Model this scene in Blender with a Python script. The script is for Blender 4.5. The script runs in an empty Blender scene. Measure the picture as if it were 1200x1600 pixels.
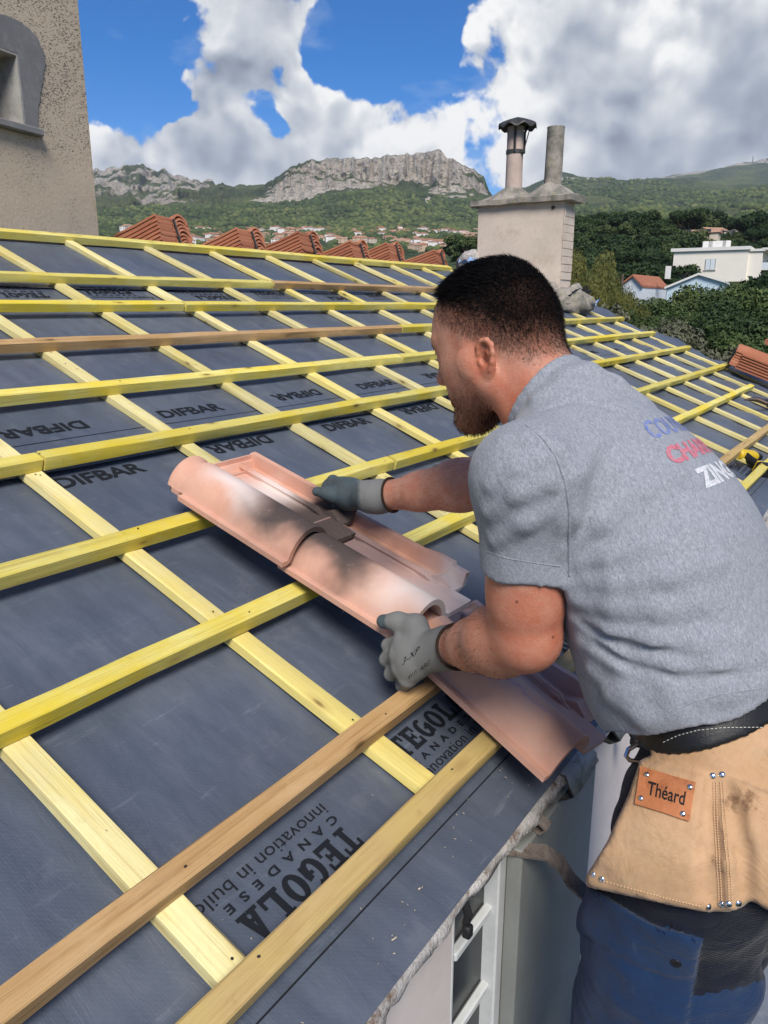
import bpy, bmesh, math, random
import numpy as np
from mathutils import Vector, Matrix, Euler

random.seed(7)
rng = np.random.default_rng(7)
SC = bpy.context.scene
COL = SC.collection
rad = math.radians

# ------------------------------------------------------------------ camera, sky, sun, exposure
PITCH, AZ = rad(15.02), rad(34.377)          # camera pitch; heading measured from the eave direction (+X)
FH = np.array([math.cos(AZ), math.sin(AZ), 0.0])
RIGHT = np.array([math.sin(AZ), -math.cos(AZ), 0.0])
UPV = np.array([0, 0, 1.0])
FWD = FH * math.cos(PITCH) - UPV * math.sin(PITCH)
CUP = FH * math.sin(PITCH) + UPV * math.cos(PITCH)
cam_d = bpy.data.cameras.new('camera')
cam = bpy.data.objects.new('camera', cam_d)
COL.objects.link(cam)
cam.matrix_world = Matrix(((RIGHT[0], CUP[0], -FWD[0], 0), (RIGHT[1], CUP[1], -FWD[1], 0), (RIGHT[2], CUP[2], -FWD[2], 0), (0, 0, 0, 1)))
cam_d.sensor_fit = 'VERTICAL'
cam_d.sensor_height = 24.0
cam_d.lens = 24.0 * 1200 / 1600
cam_d.clip_start = 0.02
cam_d.clip_end = 40000
SC.camera = cam

SUN_EL, SUN_STRENGTH, SUN_ANGLE = rad(46), 2.0, rad(24)
SUN_DIR = np.array([-0.70, -0.62, 0.0]); SUN_DIR /= np.linalg.norm(SUN_DIR)
SUN_DIR = np.array([SUN_DIR[0] * math.cos(SUN_EL), SUN_DIR[1] * math.cos(SUN_EL), math.sin(SUN_EL)])
SKY_STRENGTH = 0.074
SC.view_settings.view_transform = 'Standard'
SC.view_settings.look = 'None'
SC.view_settings.gamma = 1.0
SC.view_settings.exposure = 1.25
SC.view_settings.use_curve_mapping = False
sun_d = bpy.data.lights.new('sun', 'SUN')
sun_d.energy = SUN_STRENGTH
sun_d.angle = SUN_ANGLE
sun_d.color = (1.0, 0.94, 0.85)
sun = bpy.data.objects.new('sun', sun_d)
COL.objects.link(sun)
sun.rotation_euler = Vector(SUN_DIR).to_track_quat('Z', 'Y').to_euler()
sun.location = (-5, 0, 12)
SC.cycles.max_bounces = 6
SC.cycles.volume_bounces = 1
SC.cycles.sample_clamp_indirect = 6


# ------------------------------------------------------------------ node helper
class NT:
    def __init__(s, tree):
        s.t = tree

    def put(s, node, key, val):
        if isinstance(key, str) and key not in node.inputs:
            key = key.replace('_', ' ')
        sock = node.inputs[key]
        if isinstance(val, bpy.types.NodeSocket):
            s.t.links.new(val, sock)
        else:
            sock.default_value = val

    def n(s, typ, props=None, out=0, **inp):
        node = s.t.nodes.new(typ)
        for k, v in (props or {}).items():
            setattr(node, k, v)
        for k, v in inp.items():
            s.put(node, k, v)
        return node.outputs[out]

    def math(s, op, a, b=0.0, c=None, clamp=False):
        node = s.t.nodes.new('ShaderNodeMath')
        node.operation = op
        node.use_clamp = clamp
        for i, v in enumerate((a, b, c)):
            if v is not None:
                s.put(node, i, v)
        return node.outputs[0]

    def vmath(s, op, a, b=(0, 0, 0), scale=None, out=0):
        node = s.t.nodes.new('ShaderNodeVectorMath')
        node.operation = op
        s.put(node, 0, a)
        s.put(node, 1, b)
        if scale is not None:
            s.put(node, 'Scale', scale)
        return node.outputs[out]

    def ramp(s, fac, stops, interp='LINEAR'):
        node = s.t.nodes.new('ShaderNodeValToRGB')
        cr = node.color_ramp
        cr.interpolation = interp
        while len(cr.elements) < len(stops):
            cr.elements.new(0.5)
        for e, (p, c) in zip(cr.elements, stops):
            e.position = p
            if not isinstance(c, (tuple, list)):
                c = (c, c, c)
            e.color = (c[0], c[1], c[2], 1)
        s.put(node, 0, fac)
        return node.outputs[0]

    def mr(s, v, a, b, c=0.0, d=1.0, smooth=False):
        node = s.t.nodes.new('ShaderNodeMapRange')
        node.clamp = True
        if smooth:
            node.interpolation_type = 'SMOOTHSTEP'
        for i, x in enumerate((v, a, b, c, d)):
            s.put(node, i, x)
        return node.outputs[0]

    def mix(s, fac, a, b, mode='MIX'):
        node = s.t.nodes.new('ShaderNodeMix')
        node.data_type = 'RGBA'
        node.blend_type = mode
        s.put(node, 0, fac)
        for i, x in ((6, a), (7, b)):
            if isinstance(x, (tuple, list)) and len(x) == 3:
                x = (*x, 1)
            s.put(node, i, x)
        return node.outputs[2]

    def noise(s, vec, scale, detail=4, rough=0.55, dist=0.0, out=0):
        return s.n('ShaderNodeTexNoise', out=out, Vector=vec, Scale=scale, Detail=detail, Roughness=rough, Distortion=dist)

    def mapping(s, vec, scale=(1, 1, 1), rot=(0, 0, 0), loc=(0, 0, 0)):
        return s.n('ShaderNodeMapping', Vector=vec, Scale=scale, Rotation=rot, Location=loc)

    def obj(s):
        return s.n('ShaderNodeTexCoord', out=3)

    def rand(s):
        return s.n('ShaderNodeObjectInfo', out=5)

    def bump(s, h, strength=0.4, dist=0.002):
        return s.n('ShaderNodeBump', Height=h, Strength=strength, Distance=dist)


def material(name, fn=None, base=(0.5, 0.5, 0.5), rough=0.7, spec=0.3, metal=0.0):
    m = bpy.data.materials.new(name)
    m.use_nodes = True
    t = m.node_tree
    b = t.nodes['Principled BSDF']
    b.inputs['Base Color'].default_value = (*base, 1)
    b.inputs['Roughness'].default_value = rough
    b.inputs['Specular IOR Level'].default_value = spec
    b.inputs['Metallic'].default_value = metal
    if fn:
        N = NT(t)
        r = fn(N) or {}
        for k, v in r.items():
            N.put(b, k, v)
    return m


def grimy(name, base, rough=0.75, amount=0.25, scale=6.0, spec=0.25, bump=0.25, bdist=0.002, metal=0.0, dirt=None):
    """A plain weathered surface: large and fine noise in tone, fine relief."""
    def fn(N):
        p = N.obj()
        a = N.noise(p, scale, 6, 0.6)
        f = N.noise(p, scale * 9, 4, 0.6)
        v = N.math('ADD', N.mr(a, 0.3, 0.7, 1 - amount, 1 + amount * 0.6), N.mr(f, 0.3, 0.7, -amount * 0.3, amount * 0.3))
        c = N.mix(1.0, (*base, 1), N.n('ShaderNodeCombineColor', Red=v, Green=v, Blue=v), 'MULTIPLY')
        if dirt:
            d = N.mr(N.noise(p, scale * 2.3, 8, 0.7), 0.52, 0.68)
            c = N.mix(d, c, dirt)
        return {'Base Color': c, 'Normal': N.bump(f, bump, bdist), 'Roughness': N.mr(a, 0.3, 0.7, rough - 0.08, rough + 0.08)}
    return material(name, fn, base, rough, spec, metal)


# ------------------------------------------------------------------ mesh helper
class G:
    """Collects geometry and links it as one mesh object."""
    def __init__(s):
        s.v, s.f, s.m = [], [], []
        s.n = 0

    def add(s, V, F, mi=0, mat=None):
        V = np.asarray(V, float).reshape(-1, 3)
        if mat is not None:
            M = np.array(mat)
            V = V @ M[:3, :3].T + M[:3, 3]
        s.v.append(V)
        o = s.n
        for f in F:
            s.f.append([i + o for i in f])
            s.m.append(mi)
        s.n += len(V)
        return s

    def box(s, c, d, mi=0, mat=None, bev=0.0):
        hx, hy, hz = d[0] / 2, d[1] / 2, d[2] / 2
        if bev <= 0:
            V = [(sx * hx, sy * hy, sz * hz) for sx in (-1, 1) for sy in (-1, 1) for sz in (-1, 1)]
            F = [(0, 1, 3, 2), (4, 6, 7, 5), (0, 4, 5, 1), (2, 3, 7, 6), (0, 2, 6, 4), (1, 5, 7, 3)]
        else:
            b = min(bev, hx * 0.9, hy * 0.9, hz * 0.9)
            V, idx = [], {}
            for sx in (-1, 1):
                for sy in (-1, 1):
                    for sz in (-1, 1):
                        for a in range(3):
                            p = [sx * (hx - b), sy * (hy - b), sz * (hz - b)]
                            p[a] = (sx * hx, sy * hy, sz * hz)[a]
                            idx[(sx, sy, sz, a)] = len(V)
                            V.append(p)
            F = []
            for a in range(3):
                o1, o2 = [k for k in range(3) if k != a]
                for sa in (-1, 1):
                    q = []
                    for s1, s2 in ((-1, -1), (1, -1), (1, 1), (-1, 1)):
                        k = [0, 0, 0]
                        k[a], k[o1], k[o2] = sa, s1, s2
                        q.append(idx[(*k, a)])
                    F.append(q)
                for s1 in (-1, 1):
                    for s2 in (-1, 1):
                        k0, k1 = [0, 0, 0], [0, 0, 0]
                        k0[a], k1[a] = -1, 1
                        k0[o1] = k1[o1] = s1
                        k0[o2] = k1[o2] = s2
                        F.append([idx[(*k0, o1)], idx[(*k1, o1)], idx[(*k1, o2)], idx[(*k0, o2)]])
            for sx in (-1, 1):
                for sy in (-1, 1):
                    for sz in (-1, 1):
                        F.append([idx[(sx, sy, sz, a)] for a in range(3)])
        V = np.array(V, float) + np.array(c, float)
        return s.add(V, F, mi, mat)

    def tube(s, pts, r, seg=10, mi=0, caps=True, mat=None, flat=None):
        pts = [Vector(p) for p in pts]
        n = len(pts)
        rs = r if isinstance(r, (list, tuple, np.ndarray)) else [r] * n
        V, F = [], []
        up = None
        for i, p in enumerate(pts):
            t = (pts[min(i + 1, n - 1)] - pts[max(i - 1, 0)]).normalized()
            if up is None:
                up = Vector((0, 0, 1)) if abs(t.z) < 0.9 else Vector((1, 0, 0))
            x = up.cross(t).normalized()
            y = t.cross(x).normalized()
            up = y
            for k in range(seg):
                a = 2 * math.pi * k / seg
                fx, fy = (1, 1) if flat is None else flat
                V.append(p + x * (math.cos(a) * rs[i] * fx) + y * (math.sin(a) * rs[i] * fy))
        for i in range(n - 1):
            for k in range(seg):
                F.append([i * seg + k, i * seg + (k + 1) % seg, (i + 1) * seg + (k + 1) % seg, (i + 1) * seg + k])
        if caps:
            F.append(list(range(seg))[::-1])
            F.append([(n - 1) * seg + k for k in range(seg)])
        return s.add([tuple(v) for v in V], F, mi, mat)

    def prism(s, poly, z0, z1, mi=0, mat=None):
        """poly: counterclockwise xy outline, extruded in z."""
        n = len(poly)
        V = [(x, y, z0) for x, y in poly] + [(x, y, z1) for x, y in poly]
        F = [list(range(n))[::-1], list(range(n, 2 * n))] + [[i, (i + 1) % n, n + (i + 1) % n, n + i] for i in range(n)]
        return s.add(V, F, mi, mat)

    def grid(s, X, mi=0, mat=None):
        """X: (a, b, 3) array of points."""
        a, b = X.shape[:2]
        F = [[i * b + j, (i + 1) * b + j, (i + 1) * b + j + 1, i * b + j + 1] for i in range(a - 1) for j in range(b - 1)]
        return s.add(X.reshape(-1, 3), F, mi, mat)

    def mesh(s, name, mats, smooth=False, fix=True):
        me = bpy.data.meshes.new(name)
        V = np.concatenate(s.v) if s.v else np.zeros((0, 3))
        me.from_pydata(V.tolist(), [], s.f)
        for m in (mats if isinstance(mats, (list, tuple)) else [mats]):
            me.materials.append(m)
        me.polygons.foreach_set('material_index', np.array(s.m, dtype=np.int32))
        if fix:
            bm = bmesh.new()
            bm.from_mesh(me)
            bmesh.ops.recalc_face_normals(bm, faces=bm.faces)
            bm.to_mesh(me)
            bm.free()
        if smooth:
            me.polygons.foreach_set('use_smooth', np.ones(len(me.polygons), dtype=bool))
            if smooth != 'all':
                me.set_sharp_from_angle(angle=rad(smooth if smooth is not True else 40))
        me.update()
        return me

    def build(s, name, mats, parent=None, smooth=False, fix=True, **kw):
        return link(name, s.mesh(name, mats, smooth, fix), parent, **kw)


def link(name, data, parent=None, loc=None, mat=None, **kw):
    o = bpy.data.objects.new(name, data)
    COL.objects.link(o)
    if parent is not None:
        o.parent = parent
    if loc is not None:
        o.location = loc
    if mat is not None:
        o.matrix_local = Matrix(mat)
    for k, v in kw.items():
        o[k] = v
    return o


def thing(name, label, category, loc=(0, 0, 0), rz=0.0, group=None, mat=None):
    o = bpy.data.objects.new(name, None)
    COL.objects.link(o)
    o.empty_display_size = 0.1
    o.location = loc
    o.rotation_euler = (0, 0, rz)
    if mat is not None:
        o.matrix_world = Matrix(mat)
    o['label'] = label
    o['category'] = category
    if group:
        o['group'] = group
    return o


def tag(o, label, category, group=None):
    o['label'] = label
    o['category'] = category
    if group:
        o['group'] = group
    return o


def m4(R, t):
    M = np.eye(4)
    M[:3, :3] = R
    M[:3, 3] = t
    return M


# value noise in numpy (shared by terrain, membrane and clothing)
def _hash(ix, iy, iz, seed):
    h = (ix.astype(np.int64) * 374761393 + iy.astype(np.int64) * 668265263 + iz.astype(np.int64) * 2147483647 + seed * 974634777) & 0xFFFFFFFF
    h = ((h ^ (h >> 13)) * 1274126177) & 0xFFFFFFFF
    h = (h ^ (h >> 16)) & 0xFFFFFFFF
    return h.astype(np.float64) / 4294967295.0


def vnoise(x, y, z=None, seed=0):
    x = np.asarray(x, float)
    y = np.asarray(y, float)
    z = np.zeros_like(x) if z is None else np.asarray(z, float)
    ix, iy, iz = np.floor(x), np.floor(y), np.floor(z)
    fx, fy, fz = x - ix, y - iy, z - iz
    fx, fy, fz = [f * f * f * (f * (f * 6 - 15) + 10) for f in (fx, fy, fz)]
    r = 0
    for a in (0, 1):
        for b in (0, 1):
            for c in (0, 1):
                r = r + _hash(ix + a, iy + b, iz + c, seed) * (fx if a else 1 - fx) * (fy if b else 1 - fy) * (fz if c else 1 - fz)
    return r * 2 - 1


def fbm(x, y, z=None, octaves=5, seed=0, gain=0.5):
    r, a, f = 0, 1.0, 1.0
    for o in range(octaves):
        r = r + a * vnoise(np.asarray(x) * f, np.asarray(y) * f, None if z is None else np.asarray(z) * f, seed + o * 17)
        a *= gain
        f *= 2.03
    return r


# ------------------------------------------------------------------ world: sky and cumulus
def make_world():
    w = bpy.data.worlds.new('World')
    SC.world = w
    w.use_nodes = True
    t = w.node_tree
    t.nodes.clear()
    N = NT(t)
    sky = t.nodes.new('ShaderNodeTexSky')
    sky.sky_type = 'NISHITA'
    sky.sun_disc = False
    sky.sun_elevation = SUN_EL
    sky.sun_rotation = math.atan2(SUN_DIR[0], SUN_DIR[1])
    sky.altitude = 1500
    sky.air_density = 0.85
    sky.dust_density = 0.0
    sky.ozone_density = 2.2
    d = N.vmath('NORMALIZE', N.n('ShaderNodeTexCoord', out=0))
    warp = N.vmath('MULTIPLY', N.vmath('SUBTRACT', N.noise(d, 5.0, 5, 0.6, out=1), (0.5, 0.5, 0.5)), (0.13, 0.13, 0.13))
    dw = N.vmath('NORMALIZE', N.vmath('ADD', d, warp))

    def mask(direction, ang, k=1.0):
        """soft lobe of cloud cover round a direction"""
        dd = N.vmath('DOT_PRODUCT', dw, tuple(direction), out=1)
        return N.math('MULTIPLY', N.mr(dd, math.cos(rad(ang)), 1.0, 0, 1, True), k)

    def px(x, y):
        v = (x - 600) / 1200 * RIGHT - (y - 800) / 1200 * CUP + FWD
        return v / np.linalg.norm(v)
    L_ = [(400, 50, 130, .62), (445, 20, 115, .6), (470, 105, 120, .55), (375, 150, 105, .8), (345, 195, 95, .75), (420, 180, 90, .65), (520, 175, 120, .75), (470, 200, 80, .7), (600, 215, 120, .6), (690, 190, 120, .6), (765, 130, 120, .6), (820, 70, 120, .62),
          (900, 50, 165, .7), (1000, 100, 210, .75), (1100, 150, 230, .8), (1190, 50, 210, .75), (900, 200, 170, .7), (1050, 235, 150, .6), (770, 225, 100, .55), (235, 246, 95, .78), (170, 258, 85, .75), (305, 262, 95, .78), (120, 265, 80, .8),
          (385, 250, 95, .85), (450, 262, 75, .75), (560, 255, 90, .8), (660, 250, 110, .8), (860, 255, 110, .75), (970, 245, 120, .9), (725, 180, 95, .6), (1060, 262, 110, .8), (1180, 110, 160, .9), (1210, 230, 150, .6), (1000, -120, 230, .6), (430, -110, 140, .5), (1350, 150, 300, .7), (-60, 250, 160, .5), (-300, 120, 260, .6), (-700, 250, 240, .5)]
    lobes = [(px(x, y), R_ / 20.5, k) for x, y, R_, k in L_]
    lobes += [(np.array([-.6, -.4, .6]), 30, .5), (np.array([0, -.9, .35]), 30, .5), (np.array([-.9, .3, .3]), 26, .5), (np.array([-.2, .1, .97]), 20, .4), (np.array([.5, -.8, .5]), 25, .5)]
    holes = [(px(418, 205), 2.0, .30), (px(560, 80), 3.5, .5), (px(640, 60), 4.2, .5), (px(230, 80), 6.5, .5), (px(300, 170), 1.8, .25)]
    cov = None
    for v, a, k in lobes:
        v = np.asarray(v) / np.linalg.norm(v)
        m_ = mask(v, a, k)
        cov = m_ if cov is None else N.math('MAXIMUM', cov, m_)
    hol = None
    for v, a, k in holes:
        m_ = mask(v, a, k)
        hol = m_ if hol is None else N.math('ADD', hol, m_)
    cov = N.math('SUBTRACT', cov, hol)

    # billowy density: octaves of rounded noise, sampled here and a little towards the sun to find lit edges
    def dens(p, det=9, ro=0.54):
        a = N.noise(p, 7.0, det, ro)
        b = N.n('ShaderNodeTexVoronoi', {'feature': 'SMOOTH_F1'}, Vector=p, Scale=16.0, Smoothness=0.7, Detail=2.0, Roughness=0.5)
        return N.math('ADD', N.math('MULTIPLY', N.math('SUBTRACT', a, 0.5), 1.45), N.math('MULTIPLY', N.math('SUBTRACT', 0.42, b), 0.42))
    upn = (0.0, 0.0, 1.0)
    p0 = N.vmath('ADD', d, N.vmath('SCALE', warp, scale=0.35))
    lightdir = tuple((-0.75 * RIGHT * 0.6 + UPV * 0.8).tolist())
    p1 = N.vmath('ADD', p0, N.vmath('SCALE', lightdir, scale=0.022))
    p2 = N.vmath('ADD', p0, N.vmath('SCALE', lightdir, scale=0.10))
    d0, d1, d2 = dens(p0, 8, 0.60), dens(p1, 3), dens(p2, 3)
    dl = dens(p0, 3)
    f0 = N.math('ADD', d0, cov)
    alpha = N.mr(f0, 0.22, 0.34, 0, 1, True)
    thick = N.mr(f0, 0.42, 1.25, 0, 1, True)
    edge = N.math('ADD', N.math('MULTIPLY', N.math('SUBTRACT', dl, d1), 1.15), N.math('MULTIPLY', N.math('SUBTRACT', dl, d2), 0.95))
    lit = N.math('ADD', N.math('SUBTRACT', 0.80, N.math('MULTIPLY', thick, 0.52)), edge, clamp=True)
    big = N.noise(d, 4.2, 3, 0.5)
    lit = N.math('ADD', lit, N.mr(big, 0.36, 0.64, -0.30, 0.22), clamp=True)
    hz = N.vmath('DOT_PRODUCT', d, upn, out=1)
    lit = N.math('SUBTRACT', lit, N.math('MULTIPLY', N.mr(hz, 0.42, 0.16, 0, 0.20), thick), clamp=True)
    lit = N.math('ADD', lit, N.math('MULTIPLY', N.math('SUBTRACT', d0, dl), 1.7), clamp=True)
    ccol = N.ramp(lit, [(0.0, (1.35, 1.55, 1.95)), (0.35, (2.35, 2.6, 3.05)), (0.7, (3.9, 4.05, 4.3)), (1.0, (5.9, 5.85, 5.75))])
    skyc = N.n('ShaderNodeHueSaturation', Hue=0.508, Saturation=1.48, Value=0.76, Color=sky.outputs[0])
    wisp = N.mr(N.math('ADD', N.noise(N.mapping(d, (3, 3, 9)), 3.0, 6, 0.6), N.math('MULTIPLY', cov, 0.15)), 0.58, 0.85, 0, 0.4)
    skyc = N.mix(wisp, skyc, (3.6, 4.2, 5.0))
    col = N.mix(N.math('MULTIPLY', alpha, N.mr(hz, -0.02, 0.03)), skyc, ccol)
    bg = t.nodes.new('ShaderNodeBackground')
    bg.inputs['Strength'].default_value = SKY_STRENGTH
    t.links.new(col, bg.inputs['Color'])
    out = t.nodes.new('ShaderNodeOutputWorld')
    t.links.new(bg.outputs[0], out.inputs['Surface'])
    w.cycles.sampling_method = 'NONE'


make_world()
# ------------------------------------------------------------------ the roof frame
K = 0.87                                     # camera height over the batten tops, measured square to the roof
SLOPE = rad(20.63)
EV = np.array([1.0, 0, 0])
SV = np.array([0, math.cos(SLOPE), math.sin(SLOPE)])
NV = np.cross(EV, SV)
RB = np.stack([EV, SV, NV], 1)
ROOF_O = -(K + 0.055) * NV                   # origin of the membrane plane
ROOF_M = m4(RB, ROOF_O)
V_EAVE, V_RIDGE = 0.112, 3.262
U0, U1 = -1.6, 7.05


def roof_pt(u, v, w=0.0):
    return u * EV + v * SV + w * NV + ROOF_O


# ------------------------------------------------------------------ materials of the house
def wood_fn(light, mid, dark, stain, stain_amt=0.5):
    def fn(N):
        p = N.vmath('ADD', N.obj(), N.vmath('SCALE', (7.3, 3.1, 5.7), scale=N.math('MULTIPLY', N.rand(), 9.0)))
        q = N.mapping(p, (0.9, 14, 14))
        g1 = N.noise(q, 5.0, 6, 0.6, 0.6)
        g2 = N.noise(N.mapping(p, (1.6, 60, 60)), 6.0, 3, 0.6)
        kn = N.n('ShaderNodeTexVoronoi', {'feature': 'F1'}, Vector=N.mapping(p, (1.0, 2.6, 2.6)), Scale=6.0, Randomness=1.0)
        knot = N.mr(kn, 0.05, 0.11, 1, 0)
        ring = N.mr(kn, 0.09, 0.24, 1, 0)
        big = N.noise(p, 2.2, 5, 0.65)
        c = N.mix(N.mr(g1, 0.3, 0.7), light, mid)
        c = N.mix(N.math('MULTIPLY', N.mr(g2, 0.5, 0.75), 0.42), c, dark)
        g3 = N.noise(N.mapping(p, (0.5, 26, 26)), 3.0, 5, 0.6, 0.9)
        c = N.mix(N.mr(g3, 0.56, 0.66, 0, 0.40), c, tuple(x * 0.8 for x in dark))
        pal = N.mr(N.noise(N.mapping(p, (1.5, 4, 4), (0, 0, 0), (5, 1, 2)), 3.0, 5, .65), .52, .70, 0, .6)
        c = N.mix(pal, c, tuple(min(.85, x * 1.12 + .05) for x in light))
        c = N.mix(N.math('MULTIPLY', N.mr(big, 0.46, 0.60), stain_amt), c, stain)
        c = N.mix(N.math('MULTIPLY', ring, 0.45), c, dark)
        c = N.mix(N.math('MULTIPLY', knot, 0.8), c, tuple(x * 0.35 for x in dark))
        c = N.mix(N.math('MULTIPLY', N.mr(N.noise(p, 28, 5, 0.7), 0.62, 0.75), 0.30), c, tuple(x * 0.5 for x in dark))
        v = N.mr(N.rand(), 0, 1, 0.82, 1.08)
        c = N.mix(1.0, c, N.n('ShaderNodeCombineColor', Red=v, Green=v, Blue=v), 'MULTIPLY')
        saw = N.n('ShaderNodeTexWave', {'bands_direction': 'X'}, Vector=p, Scale=120.0, Distortion=3.0, Detail=2.0)
        h = N.math('ADD', N.math('MULTIPLY', g1, 0.7), N.math('ADD', N.math('MULTIPLY', g2, 0.7), N.math('MULTIPLY', saw, 0.04)))
        return {'Base Color': c, 'Normal': N.bump(h, 0.5, 0.0022), 'Roughness': N.mr(g1, 0.3, 0.7, 0.55, 0.8)}
    return fn


M_yellow = material('yellow_treated_pine', wood_fn((0.74, 0.66, 0.22), (0.68, 0.56, 0.12), (0.38, 0.25, 0.06), (0.72, 0.54, 0.02), 0.75), spec=0.25)
M_pale = material('pale_treated_pine', wood_fn((0.76, 0.69, 0.36), (0.72, 0.61, 0.27), (0.44, 0.30, 0.10), (0.70, 0.56, 0.12), 0.6), spec=0.25)
M_tan = material('tan_pine', wood_fn((0.56, 0.40, 0.19), (0.47, 0.31, 0.125), (0.27, 0.15, 0.05), (0.58, 0.44, 0.14), 0.5), spec=0.25)
M_brown = material('brown_pine', wood_fn((0.52, 0.335, 0.155), (0.43, 0.255, 0.105), (0.24, 0.125, 0.045), (0.53, 0.36, 0.20), 0.6), spec=0.25)
M_steel = material('nail_steel', base=(0.11, 0.085, 0.07), rough=0.5, metal=0.8)


def membrane_fn(N):
    p = N.obj()
    big = N.noise(p, 2.4, 5, 0.6)
    st = N.noise(N.mapping(p, (5, 1.2, 1), (0, 0, rad(20))), 5.0, 5, 0.6)
    wv = N.n('ShaderNodeTexWave', {'wave_type': 'BANDS', 'bands_direction': 'DIAGONAL'}, Vector=p, Scale=75.0, Distortion=1.0, Detail=2.0)
    w2 = N.n('ShaderNodeTexChecker', out=1, Vector=N.mapping(p, (1, 1, 1), (0, 0, rad(45))), Scale=330.0)
    c = N.ramp(N.math('ADD', N.math('MULTIPLY', big, 0.6), N.math('MULTIPLY', st, 0.4)), [(0.3, (0.056, 0.070, 0.100)), (0.5, (0.080, 0.098, 0.134)), (0.72, (0.128, 0.149, 0.190))])
    c = N.mix(N.math('MULTIPLY', wv, 0.07), c, (0.16, 0.17, 0.19))
    scuff = N.mr(N.noise(N.mapping(p, (2, 14, 1), (0, 0, rad(-25))), 3.0, 8, 0.7), 0.60, 0.78, 0, 0.5)
    c = N.mix(scuff, c, (0.25, 0.275, 0.315))
    dust = N.mr(N.noise(p, 160, 3, 0.7), 0.70, 0.80, 0, 0.45)
    c = N.mix(N.math('MULTIPLY', dust, N.mr(big, 0.4, 0.7)), c, (0.42, 0.40, 0.36))
    fold = N.noise(N.mapping(p, (2.2, 0.8, 1), (0, 0, rad(12))), 6.0, 5, 0.6, 1.5)
    crk = N.mr(N.math('ABSOLUTE', N.math('SUBTRACT', fold, 0.5)), 0.0, 0.035, 1, 0)
    foot = N.mr(N.noise(N.mapping(p, (1, 1, 1), (0, 0, 0), (3, 7, 0)), 5.5, 7, 0.72), 0.56, 0.70, 0, 0.38)
    c = N.mix(foot, c, (0.19, 0.20, 0.22))
    h = N.math('ADD', N.math('MULTIPLY', w2, 0.12), N.math('ADD', N.math('MULTIPLY', N.noise(p, 35, 4, 0.6), 0.25), N.math('ADD', N.math('MULTIPLY', fold, 2.5), N.math('MULTIPLY', crk, 0.10))))
    return {'Base Color': c, 'Normal': N.bump(h, 0.45, 0.0025), 'Roughness': N.mr(st, 0.3, 0.7, 0.36, 0.56)}


M_membrane = material('grey_breather_membrane', membrane_fn, rough=0.5, spec=0.5)
M_print = material('black_print', base=(0.013, 0.015, 0.02), rough=0.6, spec=0.2)
M_deck = grimy('roof_deck_boards', (0.30, 0.22, 0.13), 0.8, 0.3, 4)
M_render = grimy('pale_wall_render', (0.62, 0.56, 0.53), 0.85, 0.10, 3, bump=0.3)
M_mortar = grimy('grey_lime_mortar', (0.45, 0.43, 0.41), 0.9, 0.35, 18, bump=0.9, bdist=0.006, dirt=(0.16, 0.11, 0.08))
M_rust = grimy('rusty_iron', (0.27, 0.225, 0.19), 0.75, 0.4, 25, bump=0.6, dirt=(0.11, 0.05, 0.03))
M_shutter = grimy('grey_painted_shutter', (0.30, 0.31, 0.29), 0.7, 0.12, 7, bump=0.15)
M_whiteframe = grimy('white_painted_frame', (0.58, 0.60, 0.60), 0.5, 0.12, 12, bump=0.1)
M_glass = material('dark_window_glass', base=(0.016, 0.020, 0.022), rough=0.22, spec=0.25)
M_zinc = grimy('weathered_zinc', (0.37, 0.36, 0.34), 0.55, 0.3, 10, metal=0.4, bump=0.3, dirt=(0.12, 0.10, 0.08))

house = thing('house', 'low house whose stripped roof of grey membrane and yellow battens fills the picture', 'house')
roof = G().box(((U0 + U1) / 2, (V_EAVE + 0.03 + V_RIDGE) / 2, -0.016), (U1 - U0 - 0.1, V_RIDGE - V_EAVE - 0.03, 0.022), bev=0.002).build('roof', M_deck, house, mat=ROOF_M)


def strip_height(Uu, Vv, v0, w0, w1, seed):
    base = w0 + (w1 - w0) * np.clip((Vv - v0) / 0.12, 0, 1)
    far = np.clip((Uu - 4.6) / 0.7, 0, 1)
    sag = 0.004 * fbm(Uu * 1.2, Vv * 1.2, octaves=3, seed=seed)
    wr = (0.0020 * np.sin((Vv * 0.9 + Uu * 0.15) * 30 + 3 * vnoise(Uu, Vv, seed=seed + 2)) * (0.5 + 0.5 * vnoise(Uu * 1.3, Vv * 0.8, seed=seed + 5)))
    wr = wr + far * 0.012 * np.abs(np.sin((Uu * 0.2 + Vv) * 13 + 2 * vnoise(Uu * 2, Vv, seed=3))) ** 3
    edge = np.clip(Vv - V_EAVE, 0, 0.12) / 0.12
    return base + np.clip(sag + wr, -0.004, 0.02) * (0.3 + 0.7 * edge)


STRIPS = [(V_EAVE, 1.50, 0.0, 0.0, 1, 0.003), (1.385, 2.70, 0.006, 0.003, 2, 0.008), (2.625, V_RIDGE, 0.008, 0.003, 3, 0.010)]


def membrane_w(u, v):
    """height of the topmost membrane layer"""
    r = np.full(np.shape(u), -1.0)
    for v0, v1, w0, w1, seed, _r in STRIPS:
        r = np.where((v >= v0) & (v <= v1), np.maximum(r, strip_height(u, v, v0, w0, w1, seed)), r)
    return r


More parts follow.
